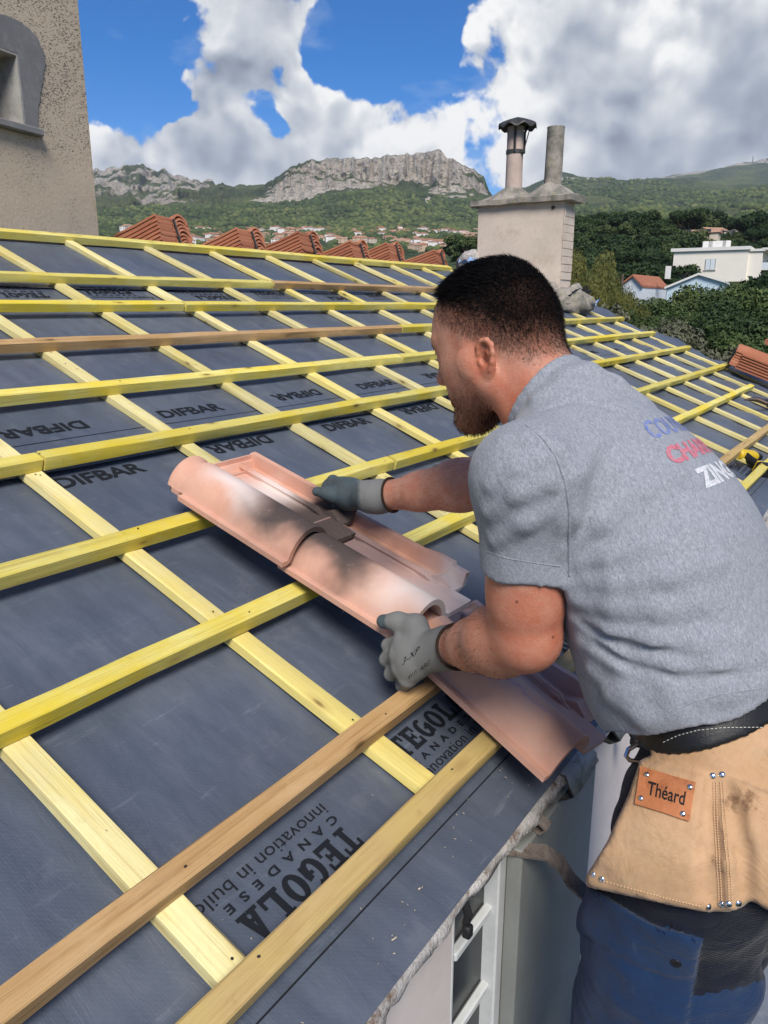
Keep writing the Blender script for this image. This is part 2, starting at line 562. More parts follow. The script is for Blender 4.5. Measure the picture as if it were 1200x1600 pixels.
# membrane: three lapped strips, sagging between the counter battens
def strip(v0, v1, w0, w1, seed, ragged=0.0, u0=U0, u1=U1):
    us = np.arange(u0, u1 + 1e-6, 0.045)
    vs = np.linspace(v0, v1, max(6, int((v1 - v0) / 0.045)))
    Uu, Vv = np.meshgrid(us, vs, indexing='ij')
    W = strip_height(Uu, Vv, v0, w0, w1, seed)
    Vv2 = Vv + ragged * fbm(Uu * 2.2, Vv * 0 + seed, octaves=4, seed=seed) * np.clip(1 - (Vv - v0) / 0.08, 0, 1)
    # the loose gable edge curls up and wanders
    e = np.clip((Uu - (u1 - 0.5)) / 0.5, 0, 1)
    Uu2 = Uu + e * (0.04 * vnoise(Vv * 3, Vv * 0, seed=9) - np.clip(1.9 - Vv, 0, 1.9) * 0.02)
    W = W + e * e * (0.028 + 0.022 * np.sin(Vv * 9))
    T = np.stack([Uu2, Vv2, W], -1)
    g = G().grid(T)
    b = T.copy()
    b[..., 2] -= 0.0016
    g.grid(b)
    a_, b_ = T.shape[:2]
    for line in ([(i, 0) for i in range(a_)], [(a_ - 1, j) for j in range(b_)], [(0, j) for j in range(b_)]):
        top = [T[i, j] for i, j in line]
        bot = [b[i, j] for i, j in line]
        n = len(top)
        g.add(top + bot, [[i, i + 1, n + i + 1, n + i] for i in range(n - 1)])
    return g.build('membrane', M_membrane, roof, smooth='all')


for q in STRIPS:
    strip(*q)


# printed lettering, flat on the membrane
def text_mesh(name, txt, size, bold=0.0, space=1.0):
    c = bpy.data.curves.new(name, 'FONT')
    c.body = txt
    c.size = size
    c.offset = bold
    c.space_character = space
    c.fill_mode = 'FRONT'
    c.resolution_u = 3
    o = bpy.data.objects.new(name, c)
    COL.objects.link(o)
    dg = bpy.context.evaluated_depsgraph_get()
    me = bpy.data.meshes.new_from_object(o.evaluated_get(dg))
    bpy.data.objects.remove(o)
    V = np.array([v.co[:] for v in me.vertices]) if len(me.vertices) else np.zeros((0, 3))
    F = [list(p.vertices) for p in me.polygons]
    bpy.data.meshes.remove(me)
    return V, F


def fit_text(txt, width, height, bold=0.02, space=1.0):
    V, F = text_mesh('lettering', txt, 1.0, bold, space)
    lo, hi = V.min(0), V.max(0)
    V = V - lo
    V[:, 0] *= width / (hi[0] - lo[0])
    V[:, 1] *= height / (hi[1] - lo[1])
    return V, F


# heavy slab letters for the maker's name: strokes on a 6 x 10 grid
def slab(ch):
    R = lambda x0, y0, x1, y1: [(x0, y0), (x1, y0), (x1, y1), (x0, y1)]
    O = []
    if ch == 'T':
        O = [R(2.1, 0, 3.9, 10), R(1.2, 0, 4.8, 1.4), R(0, 8.2, 2.1, 10), R(3.9, 8.2, 6, 10), R(0, 6.4, .9, 8.2), R(5.1, 6.4, 6, 8.2)]
    elif ch == 'E':
        O = [R(.6, 0, 2.5, 10), R(0, 0, .6, 1.4), R(0, 8.6, .6, 10), R(2.5, 0, 6, 1.7), R(2.5, 8.3, 5.7, 10), R(2.5, 4.3, 4.2, 5.7), R(5, 1.7, 6, 3.5), R(4.8, 6.6, 5.7, 8.3), R(3.6, 3.5, 4.4, 6.5)]
    elif ch == 'L':
        O = [R(.8, 0, 2.7, 10), R(0, 0, .8, 1.4), R(0, 8.6, .8, 10), R(2.7, 8.6, 3.5, 10), R(2.7, 0, 6, 1.7), R(5, 1.7, 6, 4)]
    elif ch == 'A':
        O = [[(.6, 0), (2.2, 0), (3.6, 10), (2.4, 10)], [(3.5, 0), (5.6, 0), (3.9, 10), (2.6, 10)], R(1.8, 2.6, 4, 4), R(0, 0, 2.9, 1.3), R(3, 0, 6, 1.3)]
    elif ch in 'OG':
        n = 18
        for i in range(n):
            a0, a1 = 2 * math.pi * i / n, 2 * math.pi * (i + 1) / n
            if ch == 'G' and (0.02 < (a0 / (2 * math.pi)) < 0.115):
                continue
            P = lambda a, rx, ry: (3 + rx * math.cos(a), 5 + ry * math.sin(a))
            O.append([P(a0, 3, 5), P(a1, 3, 5), P(a1, 1.05, 3.4), P(a0, 1.05, 3.4)])
        if ch == 'G':
            O += [R(3.1, 3.9, 6.1, 5.2), R(4.3, 1, 6, 4)]
    return O


def slab_text(txt, width, height):
    V, F = [], []
    adv = 6.7
    tot = adv * len(txt) - 0.7
    for i, ch in enumerate(txt):
        for j, poly in enumerate(slab(ch)):
            o = len(V)
            V += [((x + i * adv) / tot * width, y / 10 * height, 0.00001 * j) for x, y in poly]
            F.append(list(range(o, o + len(poly))))
    return np.array(V, float), F


def printed(parts, u, v, rot, w=0.0045, name='printed_lettering'):
    g = G()
    c, s_ = math.cos(rot), math.sin(rot)
    for (V, F), (dx, dy) in parts:
        x, y = V[:, 0] + dx, V[:, 1] + dy
        uu, vv = u + c * x - s_ * y, v + s_ * x + c * y
        g.add(np.stack([uu, vv, V[:, 2] + membrane_w(uu, vv) + 0.0016], 1), F)
    return g.build(name, M_print, roof, fix=False)


DIF = fit_text('DIFBAR', 0.242, 0.047, 0.028)
for k in range(-2, 5):
    up = k * 0.982
    printed([(DIF, (0, 0))], 1.475 + up, 1.553, 0, w=0.0095)
    printed([(DIF, (0, 0))], 1.230 + up, 1.604, math.pi, w=0.0095)
    printed([(DIF, (0, 0))], 0.985 + up, 1.318, 0)
    printed([(DIF, (0, 0))], 1.705 + up, 1.372, math.pi)
TEG = slab_text('TEGOLA', 0.228, 0.046)
CAN = fit_text('C A N A D E S E', 0.228, 0.0140, 0.03, 1.25)
INN = fit_text('innovation in building', 0.300, 0.027, 0.0)
TG = [(TEG, (0, 0)), (CAN, (0.0, -0.0225)), (INN, (0.0, -0.055))]
for (v_, w_) in ((0.247, 0.0045), (2.520, 0.0095)):
    for k in range(-1, 4):
        printed(TG, 0.978 + k * 0.96, v_ + 0.073, 0, w_)
        printed(TG, 0.790 + k * 0.96, v_ + 0.062, math.pi, w_)
for v_, w_ in ((0.201, 0.0048), (1.518, 0.0092), (2.45, 0.0092)):
    x = np.linspace(U0 + 0.1, U1 - 0.7, 260)
    T = np.stack([np.stack([x, x * 0 + v_ + s_ * 0.0012, membrane_w(x, x * 0 + v_) + 0.0013], -1) for s_ in (-1, 1)], 0)
    G().grid(T).build('printed_line', M_print, roof, fix=False)


# battens and counter battens: planed sticks with eased edges, slight warp and nail heads
def stick(L, w, h, seed, bev=0.0022, nails=()):
    r = np.random.default_rng(seed)
    n = max(2, int(L / 0.16))
    xs = np.linspace(0, L, n)
    off_y = np.cumsum(r.normal(0, 0.0011, n))
    off_z = np.clip(np.cumsum(r.normal(0, 0.0003, n)), -0.001, 0.0015)
    off_y -= np.linspace(off_y[0], off_y[-1], n)
    prof = [(-w / 2 + bev, 0), (w / 2 - bev, 0), (w / 2, bev), (w / 2, h - bev), (w / 2 - bev, h), (-w / 2 + bev, h), (-w / 2, h - bev), (-w / 2, bev)]
    V, F = [], []
    for i, x in enumerate(xs):
        jag = r.normal(0, 0.0007, (8, 2))
        for k, (y, z) in enumerate(prof):
            V.append((x, y + off_y[i] + jag[k, 0], max(0.0003, z + off_z[i] + jag[k, 1])))
    for i in range(n - 1):
        for k in range(8):
            F.append([i * 8 + k, i * 8 + (k + 1) % 8, (i + 1) * 8 + (k + 1) % 8, (i + 1) * 8 + k])
    F.append(list(range(8))[::-1])
    F.append([(n - 1) * 8 + k for k in range(8)])
    g = G().add(V, F)
    for x in nails:
        y = r.uniform(-0.25, 0.25) * w
        g.add([(x + 0.0030 * math.cos(a) * r.uniform(.6, 1.1), y + 0.0021 * math.sin(a) * r.uniform(.6, 1.1), h + 0.0014) for a in np.arange(7) * math.pi / 3.5], [list(range(7))], 1)
    return g


CW, CH, BW, BH = 0.043, 0.022, 0.036, 0.033
CB_U = [0.5236 + 0.4465 * k - CW / 2 for k in range(-4, 15)]
row_v = {1: .292, 2: .463, 3: .853, 4: 1.21, 5: 1.61, 6: 1.98, 7: 2.35, 8: 2.71, 9: 3.06}
for i, u in enumerate(CB_U):
    v0 = 0.250 + 0.004 * math.sin(i * 7.7)
    L = 3.225 - v0
    nl = [max(0.02, row_v[r] * K - v0 - BW / 2 + random.uniform(-0.03, 0.03)) for r in row_v if random.random() < 0.7] + [random.uniform(0.1, L) for _ in range(6)]
    stick(L, CW, CH, 100 + i, nails=nl).build('counter_batten', [M_pale, M_steel], roof, smooth=30, mat=Matrix.Translation((u, v0, 0.004)) @ Matrix.Rotation(math.pi / 2 + random.uniform(-.003, .003), 4, 'Z'))
# rows: (row, u start, u end, material, label)
ROWS = [(1, -1.5, 2.02, M_tan, 'tan batten, the lowest row along the eave'), (1, 2.03, 4.45, M_yellow, None), (1, 4.46, 6.4, M_yellow, None),
        (2, -1.5, 1.62, M_brown, 'reddish brown batten, second row from the eave'), (2, 1.63, 3.4, M_tan, None), (2, 3.41, 6.5, M_tan, None),
        (3, -1.5, 2.6, M_yellow, None), (3, 2.61, 6.22, M_yellow, None),
        (4, -1.5, 1.9, M_yellow, None), (4, 1.91, 6.88, M_yellow, None),
        (5, -1.5, 0.965, M_yellow, None), (5, 0.97, 3.9, M_yellow, None), (5, 3.91, 6.88, M_yellow, None),
        (6, -1.5, 2.9, M_yellow, None), (6, 2.91, 6.86, M_yellow, None),
        (7, -1.5, 3.36, M_brown, 'long brown batten among the yellow ones'), (7, 3.37, 6.95, M_yellow, None),
        (8, -1.5, 2.2, M_yellow, None), (8, 2.21, 6.3, M_yellow, None),
        (9, -1.5, 3.05, M_yellow, None), (9, 3.06, 5.15, M_brown, 'brown batten near the ridge'), (9, 5.16, 6.25, M_yellow, None)]
for i, (r, ua, ub, m_, lab) in enumerate(ROWS):
    nl = [u + CW / 2 - ua + random.uniform(-0.008, 0.008) for u in CB_U if ua < u < ub]
    o = stick(ub - ua, BW, BH, 300 + i, nails=nl).build('batten', [m_, M_steel], roof, smooth=30,
        mat=Matrix.Translation((ua, row_v[r] * K - BW / 2, 0.004 + CH - 0.0005)) @ Matrix.Rotation(random.uniform(-.0012, .0012), 4, 'Z'))
    if lab:
        o['label'] = lab
rb = stick(U1 - U0 - 1.2, 0.05, 0.034, 555, nails=[0.5 + 0.6 * k for k in range(12)])
rb.build('ridge_batten', [M_yellow, M_steel], roof, smooth=30, mat=Matrix.Translation((U0, 3.72 * K, 0.0125)))

# back slope behind the ridge
yr = roof_pt(0, V_RIDGE)[1]
zr = roof_pt(0, V_RIDGE)[2]
BACK_A = rad(19)
back_M = m4(np.stack([EV, np.array([0, math.cos(BACK_A), -math.sin(BACK_A)]), np.array([0, math.sin(BACK_A), math.cos(BACK_A)])], 1), (0, yr, zr))
bk = G().box(((U0 + U1) / 2, 1.7, -0.02), (U1 - U0 - 0.1, 3.4, 0.03)).build('roof_back', M_membrane, house, mat=back_M)

# sawdust, splinters and lime crumbs that have gathered towards the eave
r_c = np.random.default_rng(77)
V, F = [], []
for k in range(300):
    u = r_c.uniform(0.2, 4.0)
    v = V_EAVE + 0.02 + abs(r_c.normal(0, .08)) if k < 220 else r_c.uniform(.15, 3.0)
    L = r_c.uniform(.0006, .0020) * (2.6 if r_c.uniform() < .12 else 1)
    a = r_c.uniform(0, 6.28)
    w_ = L * r_c.uniform(.25, .6)
    c, s_ = math.cos(a), math.sin(a)
    o = len(V)
    z = .0105 if v > 1.38 else .0056
    for x, y, h in ((-L, -w_, 0), (L, -w_ * .6, 0), (L * .8, w_, 0), (-L, w_ * .7, 0), (0, 0, w_ * .8)):
        V.append((u + x * c - y * s_, v + x * s_ + y * c, z + h))
    F += [[o, o + 1, o + 4], [o + 1, o + 2, o + 4], [o + 2, o + 3, o + 4], [o + 3, o, o + 4]]
M_chip = material('pale_splinters', base=(0.50, 0.42, 0.32), rough=.9)
chips = G().add(V, F).build('wood_chips', M_chip, roof)
chips['kind'] = 'stuff'
# ------------------------------------------------------------------ facade under the eave
eave_y, eave_z = roof_pt(0, V_EAVE)[1:]
YF = eave_y + 0.035
GROUND_Z = -3.4
W_T = 0.22
fz1 = eave_z - 0.012


def wall_panel(g, x0, x1, z0, z1, y0=YF, t=W_T):
    g.box(((x0 + x1) / 2, y0 + t / 2, (z0 + z1) / 2), (x1 - x0, t, z1 - z0))


WX0, WX1 = 0.868, 1.043          # window opening
g = G()
wall_panel(g, U0, WX0, GROUND_Z, fz1)
wall_panel(g, WX0, WX1, GROUND_Z, -1.75)
wall_panel(g, WX0, WX1, -0.855, fz1)
g.box(((WX0 + WX1) / 2, YF + 0.12, -1.3), (WX1 - WX0, 0.18, 0.9))
wall_panel(g, WX1, U1 - 0.15, GROUND_Z, fz1)
g.build('facade_wall', M_render, house)
M_gable = M_render
yb = yr + 3.2
zb = zr - 3.2 * math.tan(BACK_A)
for x in (U0 + 0.05, U1 - 0.30):
    P = [(YF + W_T, GROUND_Z), (yb, GROUND_Z), (yb, zb - 0.08), (yr, zr - 0.08), (YF + W_T, eave_z + W_T * 0.35 - 0.05)]
    G().add([(x, y, z) for y, z in P] + [(x + 0.2, y, z) for y, z in P], [list(range(5))[::-1], list(range(5, 10))] + [[i, (i + 1) % 5, 5 + (i + 1) % 5, 5 + i] for i in range(5)]).build('gable_wall', M_render, house)
G().box(((U0 + U1) / 2, yb - 0.1, (GROUND_Z + zb - 0.1) / 2), (U1 - U0 - 0.4, 0.2, zb - 0.1 - GROUND_Z)).build('rear_wall', M_render, house)

# window: frame, glazing bars, dark panes
win = G().box(((WX0 + WX1) / 2, YF + 0.020, -1.30), (WX1 - WX0 - 0.004, 0.004, 0.90)).build('window', M_glass, house)
f = G()
f.box((WX1 - 0.016, YF + 0.006, -1.30), (0.028, 0.03, 0.90), bev=0.003)
f.box((WX0 + 0.005, YF + 0.010, -1.30), (0.008, 0.02, 0.90), bev=0.002)
f.build('window_frame', M_whiteframe, win)
for k in range(5):
    G().box(((WX0 + WX1) / 2 - 0.002, YF + 0.010, -1.005 - 0.165 * k), (WX1 - WX0 - 0.042, 0.016, 0.016), bev=0.003).build('glazing_bar', M_whiteframe, win)
sh = G().box(((1.052 + 1.428) / 2, YF - 0.016, (-0.90 - 1.75) / 2), (0.376, 0.030, 0.85), bev=0.004)
sh = sh.build('shutter', M_shutter, house)
g = G()
g.tube([(WX0 - 0.004, YF - 0.02, -0.86), (WX0 - 0.006, YF - 0.03, -0.885), (WX0 - 0.003, YF - 0.024, -0.905)], [0.006, 0.007, 0.006], 8)
g.box((WX0 - 0.004, YF - 0.028, -0.915), (0.016, 0.014, 0.022), bev=0.003)
g.build('shutter_catch', material('black_rubber', base=(0.015, 0.015, 0.017), rough=0.6), house, smooth=True)

# ragged mortar lip and torn zinc under the membrane edge
xs = np.arange(U0 + 0.1, U1 - 0.3, 0.012)
dep = 0.034 + 0.024 * fbm(xs * 5, xs * 0, octaves=6, seed=4, gain=.6) + 0.040 * np.clip(fbm(xs * 1.7, xs * 0 + 3, octaves=3, seed=8), 0, 1)
dep = dep + np.exp(-((xs - .72) / .14) ** 2) * (.022 + .020 * fbm(xs * 14, xs * 0 + 2, octaves=4, seed=6))
dep = np.clip(dep, 0.012, 0.12)
prof = []
for i, x in enumerate(xs):
    r1 = 0.004 * vnoise(x * 40, 1.0, seed=2)
    prof.append([(x, eave_y + 0.030, fz1 + 0.010), (x, eave_y - 0.002 + r1, fz1 + 0.008), (x, eave_y - 0.010 + r1 + 0.008 * vnoise(x * 17, 3.0), fz1 - 0.006),
                 (x, eave_y + 0.004 + 0.010 * vnoise(x * 23, 5.0), fz1 - dep[i] * 0.45), (x, YF - 0.012 + 0.009 * vnoise(x * 31, 2.0), fz1 - dep[i] * 0.8), (x, YF + 0.004, fz1 - dep[i] - 0.004)])
G().grid(np.array(prof)).build('mortar_edge', M_mortar, house, smooth='all')


def strap(pts, w, t, name, m_, parent):
    g = G()
    pts = [np.array(p, float) for p in pts]
    ring = []
    for i, p in enumerate(pts):
        tan = pts[min(i + 1, len(pts) - 1)] - pts[max(i - 1, 0)]
        tan /= np.linalg.norm(tan)
        nrm = np.cross(tan, np.array([1, 0, 0.0]))
        nrm /= np.linalg.norm(nrm)
        sd = np.array([1, 0, 0.0])
        sd = sd - tan * (sd @ tan)
        sd /= np.linalg.norm(sd)
        ring.append([p + sd * (a * w / 2) + nrm * (b * t / 2) for a, b in ((-1, -1), (1, -1), (1, 1), (-1, 1), (-1, -1))])
    g.grid(np.array(ring))
    g.add(ring[0][:4], [[0, 1, 2, 3]])
    g.add(ring[-1][:4], [[0, 1, 2, 3]])
    return g.build(name, m_, parent, smooth=30)


# old iron gutter bracket hanging off the wall
strap([(1.055, YF + 0.00, -0.905), (1.065, YF - 0.03, -0.905), (1.09, YF - 0.060, -0.912), (1.105, YF - 0.082, -0.935), (1.115, YF - 0.098, -0.968), (1.13, YF - 0.125, -0.998), (1.15, YF - 0.160, -1.018), (1.18, YF - 0.20, -1.022), (1.20, YF - 0.235, -1.01), (1.21, YF - 0.25, -0.985)], 0.030, 0.006, 'gutter_bracket', M_rust, house)
strap([(1.12, YF + 0.01, -0.868), (1.12, YF - 0.030, -0.872), (1.122, YF - 0.048, -0.885), (1.124, YF - 0.036, -0.900), (1.125, YF - 0.012, -0.898)], 0.024, 0.005, 'gutter_bracket', M_rust, house)
# crumpled zinc drip under the first tile
for (x0, x1, dy, dz, sd) in ((1.20, 1.33, -0.030, -0.042, 2), (1.44, 1.60, -0.038, -0.040, 5)):
    xx = np.linspace(x0, x1, 16)
    pr = []
    for x in xx:
        w_ = 0.010 * vnoise(x * 22, sd)
        pr.append([(x, eave_y + 0.02, fz1 + 0.012), (x, eave_y - 0.012, fz1 + 0.010 + w_ * 0.3), (x, eave_y + dy * 0.7, fz1 + dz * 0.35 + w_), (x, eave_y + dy, fz1 + dz * 0.7 + w_), (x, eave_y + dy * 0.5, fz1 + dz * 1.0 + w_ * 1.4), (x, eave_y + dy * 0.1, fz1 + dz * 1.05)])
    a = np.array(pr)
    b = a + np.array([0, 0.0025, -0.0025])
    G().grid(a).grid(b).build('zinc_drip', M_zinc, house, smooth='all')
g = G()
g.tube([(1.62, YF - 0.03, -0.92), (1.62, YF - 0.055, -0.955)], 0.010, 8)
g.box((1.62, YF - 0.06, -0.965), (0.026, 0.026, 0.02), bev=0.004)
g.build('shutter_catch', bpy.data.materials['black_rubber'], house, smooth=True)

# scaffold deck the roofer and the photographer stand on
scaf = thing('scaffold_deck', 'grey steel scaffold deck at the roofer\'s feet beside the house wall', 'scaffold', (1.5, 0.0, -1.63))
M_scaf = grimy('worn_grey_steel', (0.22, 0.25, 0.29), 0.5, 0.2, 5, metal=0.3, dirt=(0.35, 0.34, 0.33))
for k in range(3):
    G().box((0.6, 0.18 - 0.315 * k, -0.025), (5.2, 0.305, 0.045), bev=0.004).build('plank', M_scaf, scaf)
for x in (-1.9, 0.6, 3.1):
    for y in (0.36, -0.66):
        G().tube([(x, y, -1.77), (x, y, -0.02)], 0.024, 10).build('upright', M_scaf, scaf, smooth=True)
    G().tube([(x, -0.68, -0.07), (x, 0.38, -0.07)], 0.022, 8).build('transom', M_scaf, scaf, smooth=True)

# ------------------------------------------------------------------ chimney on the ridge
M_chim = grimy('buff_chimney_render', (0.62, 0.53, 0.45), 0.9, 0.12, 4, bump=0.3, dirt=(0.52, 0.42, 0.35))
M_cap = grimy('lichened_mortar_cap', (0.40, 0.36, 0.32), 0.9, 0.3, 9, bump=0.7, bdist=0.008, dirt=(0.13, 0.125, 0.09))


def lichen_fn(N):
    p = N.obj()
    a = N.noise(p, 9, 8, 0.7)
    z = N.n('ShaderNodeSeparateXYZ', out=2, Vector=p)
    c = N.mix(N.mr(a, 0.42, 0.6), (0.36, 0.32, 0.28), (0.17, 0.165, 0.14))
    c = N.mix(N.mr(N.noise(p, 30, 4, 0.7), 0.6, 0.72), c, (0.28, 0.25, 0.08))
    return {'Base Color': c, 'Normal': N.bump(a, 0.7, 0.006), 'Roughness': 0.9}


M_lichen = material('lichened_cement', lichen_fn)
M_pipe = grimy('pinkish_cement_pipe', (0.50, 0.40, 0.35), 0.85, 0.15, 6, bump=0.2)
M_darkmetal = grimy('dark_sheet_metal', (0.085, 0.083, 0.080), 0.5, 0.25, 12, metal=0.5, bump=0.2)
CX0, CX1, CY0, CY1 = 6.30, 6.53, 2.545, 3.322
chim = G()
X = []
for z in np.linspace(-0.10, 0.818, 14):
    o = 0.006 * vnoise(z * 5, 1.0)
    fl = 0.05 * max(0, (0.28 - z)) ** 1
    X.append([(CX0 - fl + o, CY0 - fl * 0.3, z), (CX1 + fl, CY0 - fl * 0.3 + o, z), (CX1 + fl, CY1 + fl + o, z), (CX0 - fl, CY1 + fl, z), (CX0 - fl + o, CY0 - fl * 0.3, z)])
chim.grid(np.array(X))
# raised board marks on the narrow side
chimney = chim.build('chimney', M_chim, house)
r_ = random.Random(3)
g = G()
for k in range(9):
    g.box(((CX0 + CX1) / 2 + r_.uniform(-.003, .003), CY0 - 0.0045 - 0.0008 * (k % 3), 0.24 + 0.062 * k), (0.222 + r_.uniform(-.004, .003), 0.006, 0.0585 + r_.uniform(-.002, .002)), bev=0.0015)
g.build('render_course', M_chim, chimney)
# weathered cap: a slab and two sloped haunches
prof = []
cxm = (CX0 + CX1) / 2
for y in np.linspace(CY0 - 0.075, CY1 + 0.055, 40):
    t = (y - CY0) / (CY1 - CY0)
    h1 = math.exp(-((t - 0.20) / 0.20) ** 2)
    h2 = math.exp(-((t - 0.66) / 0.20) ** 2)
    e = min(1, max(0, (y - (CY0 - 0.075)) / 0.10), max(0, ((CY1 + 0.055) - y) / 0.10))
    rz = 0.055 + 0.105 * max(h1, h2 * 0.95) * e + 0.006 * vnoise(y * 20, 1)
    hw = 0.165
    zt = 0.825
    wv_ = 0.006 * vnoise(y * 9, 4)
    prof.append([(cxm - hw + 0.03, y, zt - 0.006), (cxm - hw, y, zt + wv_), (cxm - hw + wv_, y, zt + 0.040 + wv_), (cxm - 0.075, y, zt + max(0.045, rz * 0.93)), (cxm, y, zt + max(0.047, rz)), (cxm + 0.075, y, zt + max(0.045, rz * 0.93)), (cxm + hw, y, zt + 0.04 + wv_), (cxm + hw, y, zt), (cxm + hw - .03, y, zt - 0.006), (cxm - hw + 0.03, y, zt - 0.006)])
g = G().grid(np.array(prof))
for e in (0, -1):
    g.add(prof[e][:9], [list(range(9))])
g.build('cap', M_lichen, chimney, smooth=35)
fl1 = G().tube([(cxm, 3.055, 0.86), (cxm, 3.055, 1.44)], [0.072, 0.069], 20)
fl1 = fl1.build('flue', M_pipe, chimney, smooth=True)
g = G()
for z0, z1, r0, r1 in ((0.86, 1.40, 0.073, 0.070),):
    g.tube([(cxm, 2.705, z0), (cxm + 0.004, 2.70, z1 - 0.02), (cxm + 0.004, 2.70, z1)], [r0, r1, r1 + 0.002], 20, caps=False)
    g.tube([(cxm, 2.705, z1 - 0.25), (cxm + 0.004, 2.70, z1)], [r1 - 0.012, r1 - 0.010], 20, caps=False)
    an = np.arange(21) * 2 * math.pi / 20
    g.grid(np.array([[(cxm + 0.004 + rr * math.cos(a), 2.70 + rr * math.sin(a), z1 + 0.0) for a in an] for rr in (r1 - 0.010, r1 + 0.002)]))
g.build('flue', M_lichen, chimney, smooth=35)
# rain cap: fluted conical hat on straps, with a clamp band
n = 48
an = np.arange(n + 1) * 2 * math.pi / n
V = []
for rr, zz, amp in ((0.004, 1.515, 0), (0.06, 1.497, 0.003), (0.125, 1.468, 0.009), (0.158, 1.446, 0.013), (0.160, 1.432, 0.013), (0.12, 1.455, 0.009), (0.05, 1.48, 0.0)):
    V.append([(cxm + (rr + amp * 0.3 * math.cos(a * 8)) * math.cos(a), 3.04 + (rr + amp * 0.3 * math.cos(a * 8)) * math.sin(a), zz + amp * math.cos(a * 8)) for a in an])
G().grid(np.array(V)).build('rain_cap', M_darkmetal, chimney, smooth=35)
for a in (rad(200), rad(320), rad(80)):
    c_, s_ = math.cos(a), math.sin(a)
    G().tube([(cxm + 0.078 * c_, 3.05 + 0.078 * s_, 1.24), (cxm + 0.078 * c_, 3.05 + 0.078 * s_, 1.40), (cxm + 0.10 * c_, 3.045 + 0.10 * s_, 1.455)], 0.012, 6, flat=(1.0, 0.35)).build('strut', M_darkmetal, chimney)
g = G().tube([(cxm, 3.055, 1.232), (cxm, 3.055, 1.262)], [0.0755, 0.0755], 20)
g.box((cxm - 0.02, 2.975, 1.245), (0.03, 0.035, 0.03), bev=0.004)
g.tube([(cxm - 0.02, 2.965, 1.25), (cxm - 0.03, 2.91, 1.425)], 0.005, 6)
g.build('clamp_band', M_darkmetal, chimney, smooth=35)
g = G().tube([(CX0 + 0.006, 2.64, 0.775), (CX0 - 0.006, 2.64, 0.775)], 0.014, 10)  # solid disc, its dark colour stands in for the shade inside a hole
g.build('painted_pipe_hole', material('painted_hole_shade', base=(0.06, 0.04, 0.03), rough=0.9), chimney)
# lumpy mortar and torn flashing at the foot, with a scrap of blue sheet
def lump(name, c, r, seed, m_, parent, n=26, rough=0.35, flat=1.0):
    th = np.linspace(0, math.pi, n // 2)
    ph = np.linspace(0, 2 * math.pi, n)
    T, P = np.meshgrid(th, ph, indexing='ij')
    x, y, z = np.sin(T) * np.cos(P), np.sin(T) * np.sin(P), np.cos(T)
    k = 1 + rough * fbm(x * 1.6 + seed, y * 1.6, z * 1.6, 4, seed)
    k[:, -1] = k[:, 0]
    return G().grid(np.stack([c[0] + r[0] * k * x, c[1] + r[1] * k * y, c[2] + r[2] * k * z], -1)).build(name, m_, parent, smooth='all')


lump('chimney_foot', (6.42, 2.50, 0.02), (0.22, 0.16, 0.15), 3, M_lichen, chimney)
lump('chimney_foot', (6.36, 2.85, 0.12), (0.20, 0.30, 0.10), 5, M_lichen, chimney)
lump('chimney_foot', (6.40, 3.36, 0.36), (0.16, 0.16, 0.10), 8, M_mortar, chimney)
fl = np.linspace(0, 1, 12)
A = np.array([[(6.22 + 0.42 * a, 2.42 - 0.05 * b + 0.015 * vnoise(a * 6, b * 3), roof_pt(0, 2.42 / math.cos(SLOPE))[2] + 0.05 + 0.09 * b * (0.4 + 0.6 * vnoise(a * 4, 9.0) ** 2)) for b in np.linspace(-0.6, 1, 6)] for a in fl])
G().grid(A).build('torn_flashing', M_darkmetal, chimney, smooth='all')
M_blue = material('blue_plastic', base=(0.25, 0.38, 0.62), rough=0.4)
for i, (c, s_, lab) in enumerate((((6.60, 2.38, 0.03), 0.085, 'scrap of pale blue plastic sheet right of the chimney foot'), ((6.15, 3.30, 0.37), 0.10, 'crumpled blue plastic sheet left of the chimney on the ridge'))):
    uu = np.linspace(-1, 1, 9)
    A = np.array([[(c[0] + s_ * a, c[1] + s_ * 0.7 * b, c[2] + s_ * 0.45 * fbm(a * 1.4 + i * 5, b * 1.4, octaves=3, seed=31 + i)) for b in uu] for a in uu])
    tag(G().grid(A).build('plastic_sheet', M_blue, smooth=30), lab, 'plastic sheet')

# ------------------------------------------------------------------ the taller neighbour on the left
WD = np.array([0.971, 0.24, 0.0]); WD /= np.linalg.norm(WD)
WN = np.array([WD[1], -WD[0], 0.0])           # faces the camera
neigh = thing('building', 'taller old building with pitted stucco wall and a small window recess behind the ridge', 'building', (2.66, 3.62, 0.0), math.atan2(WD[1], WD[0]))


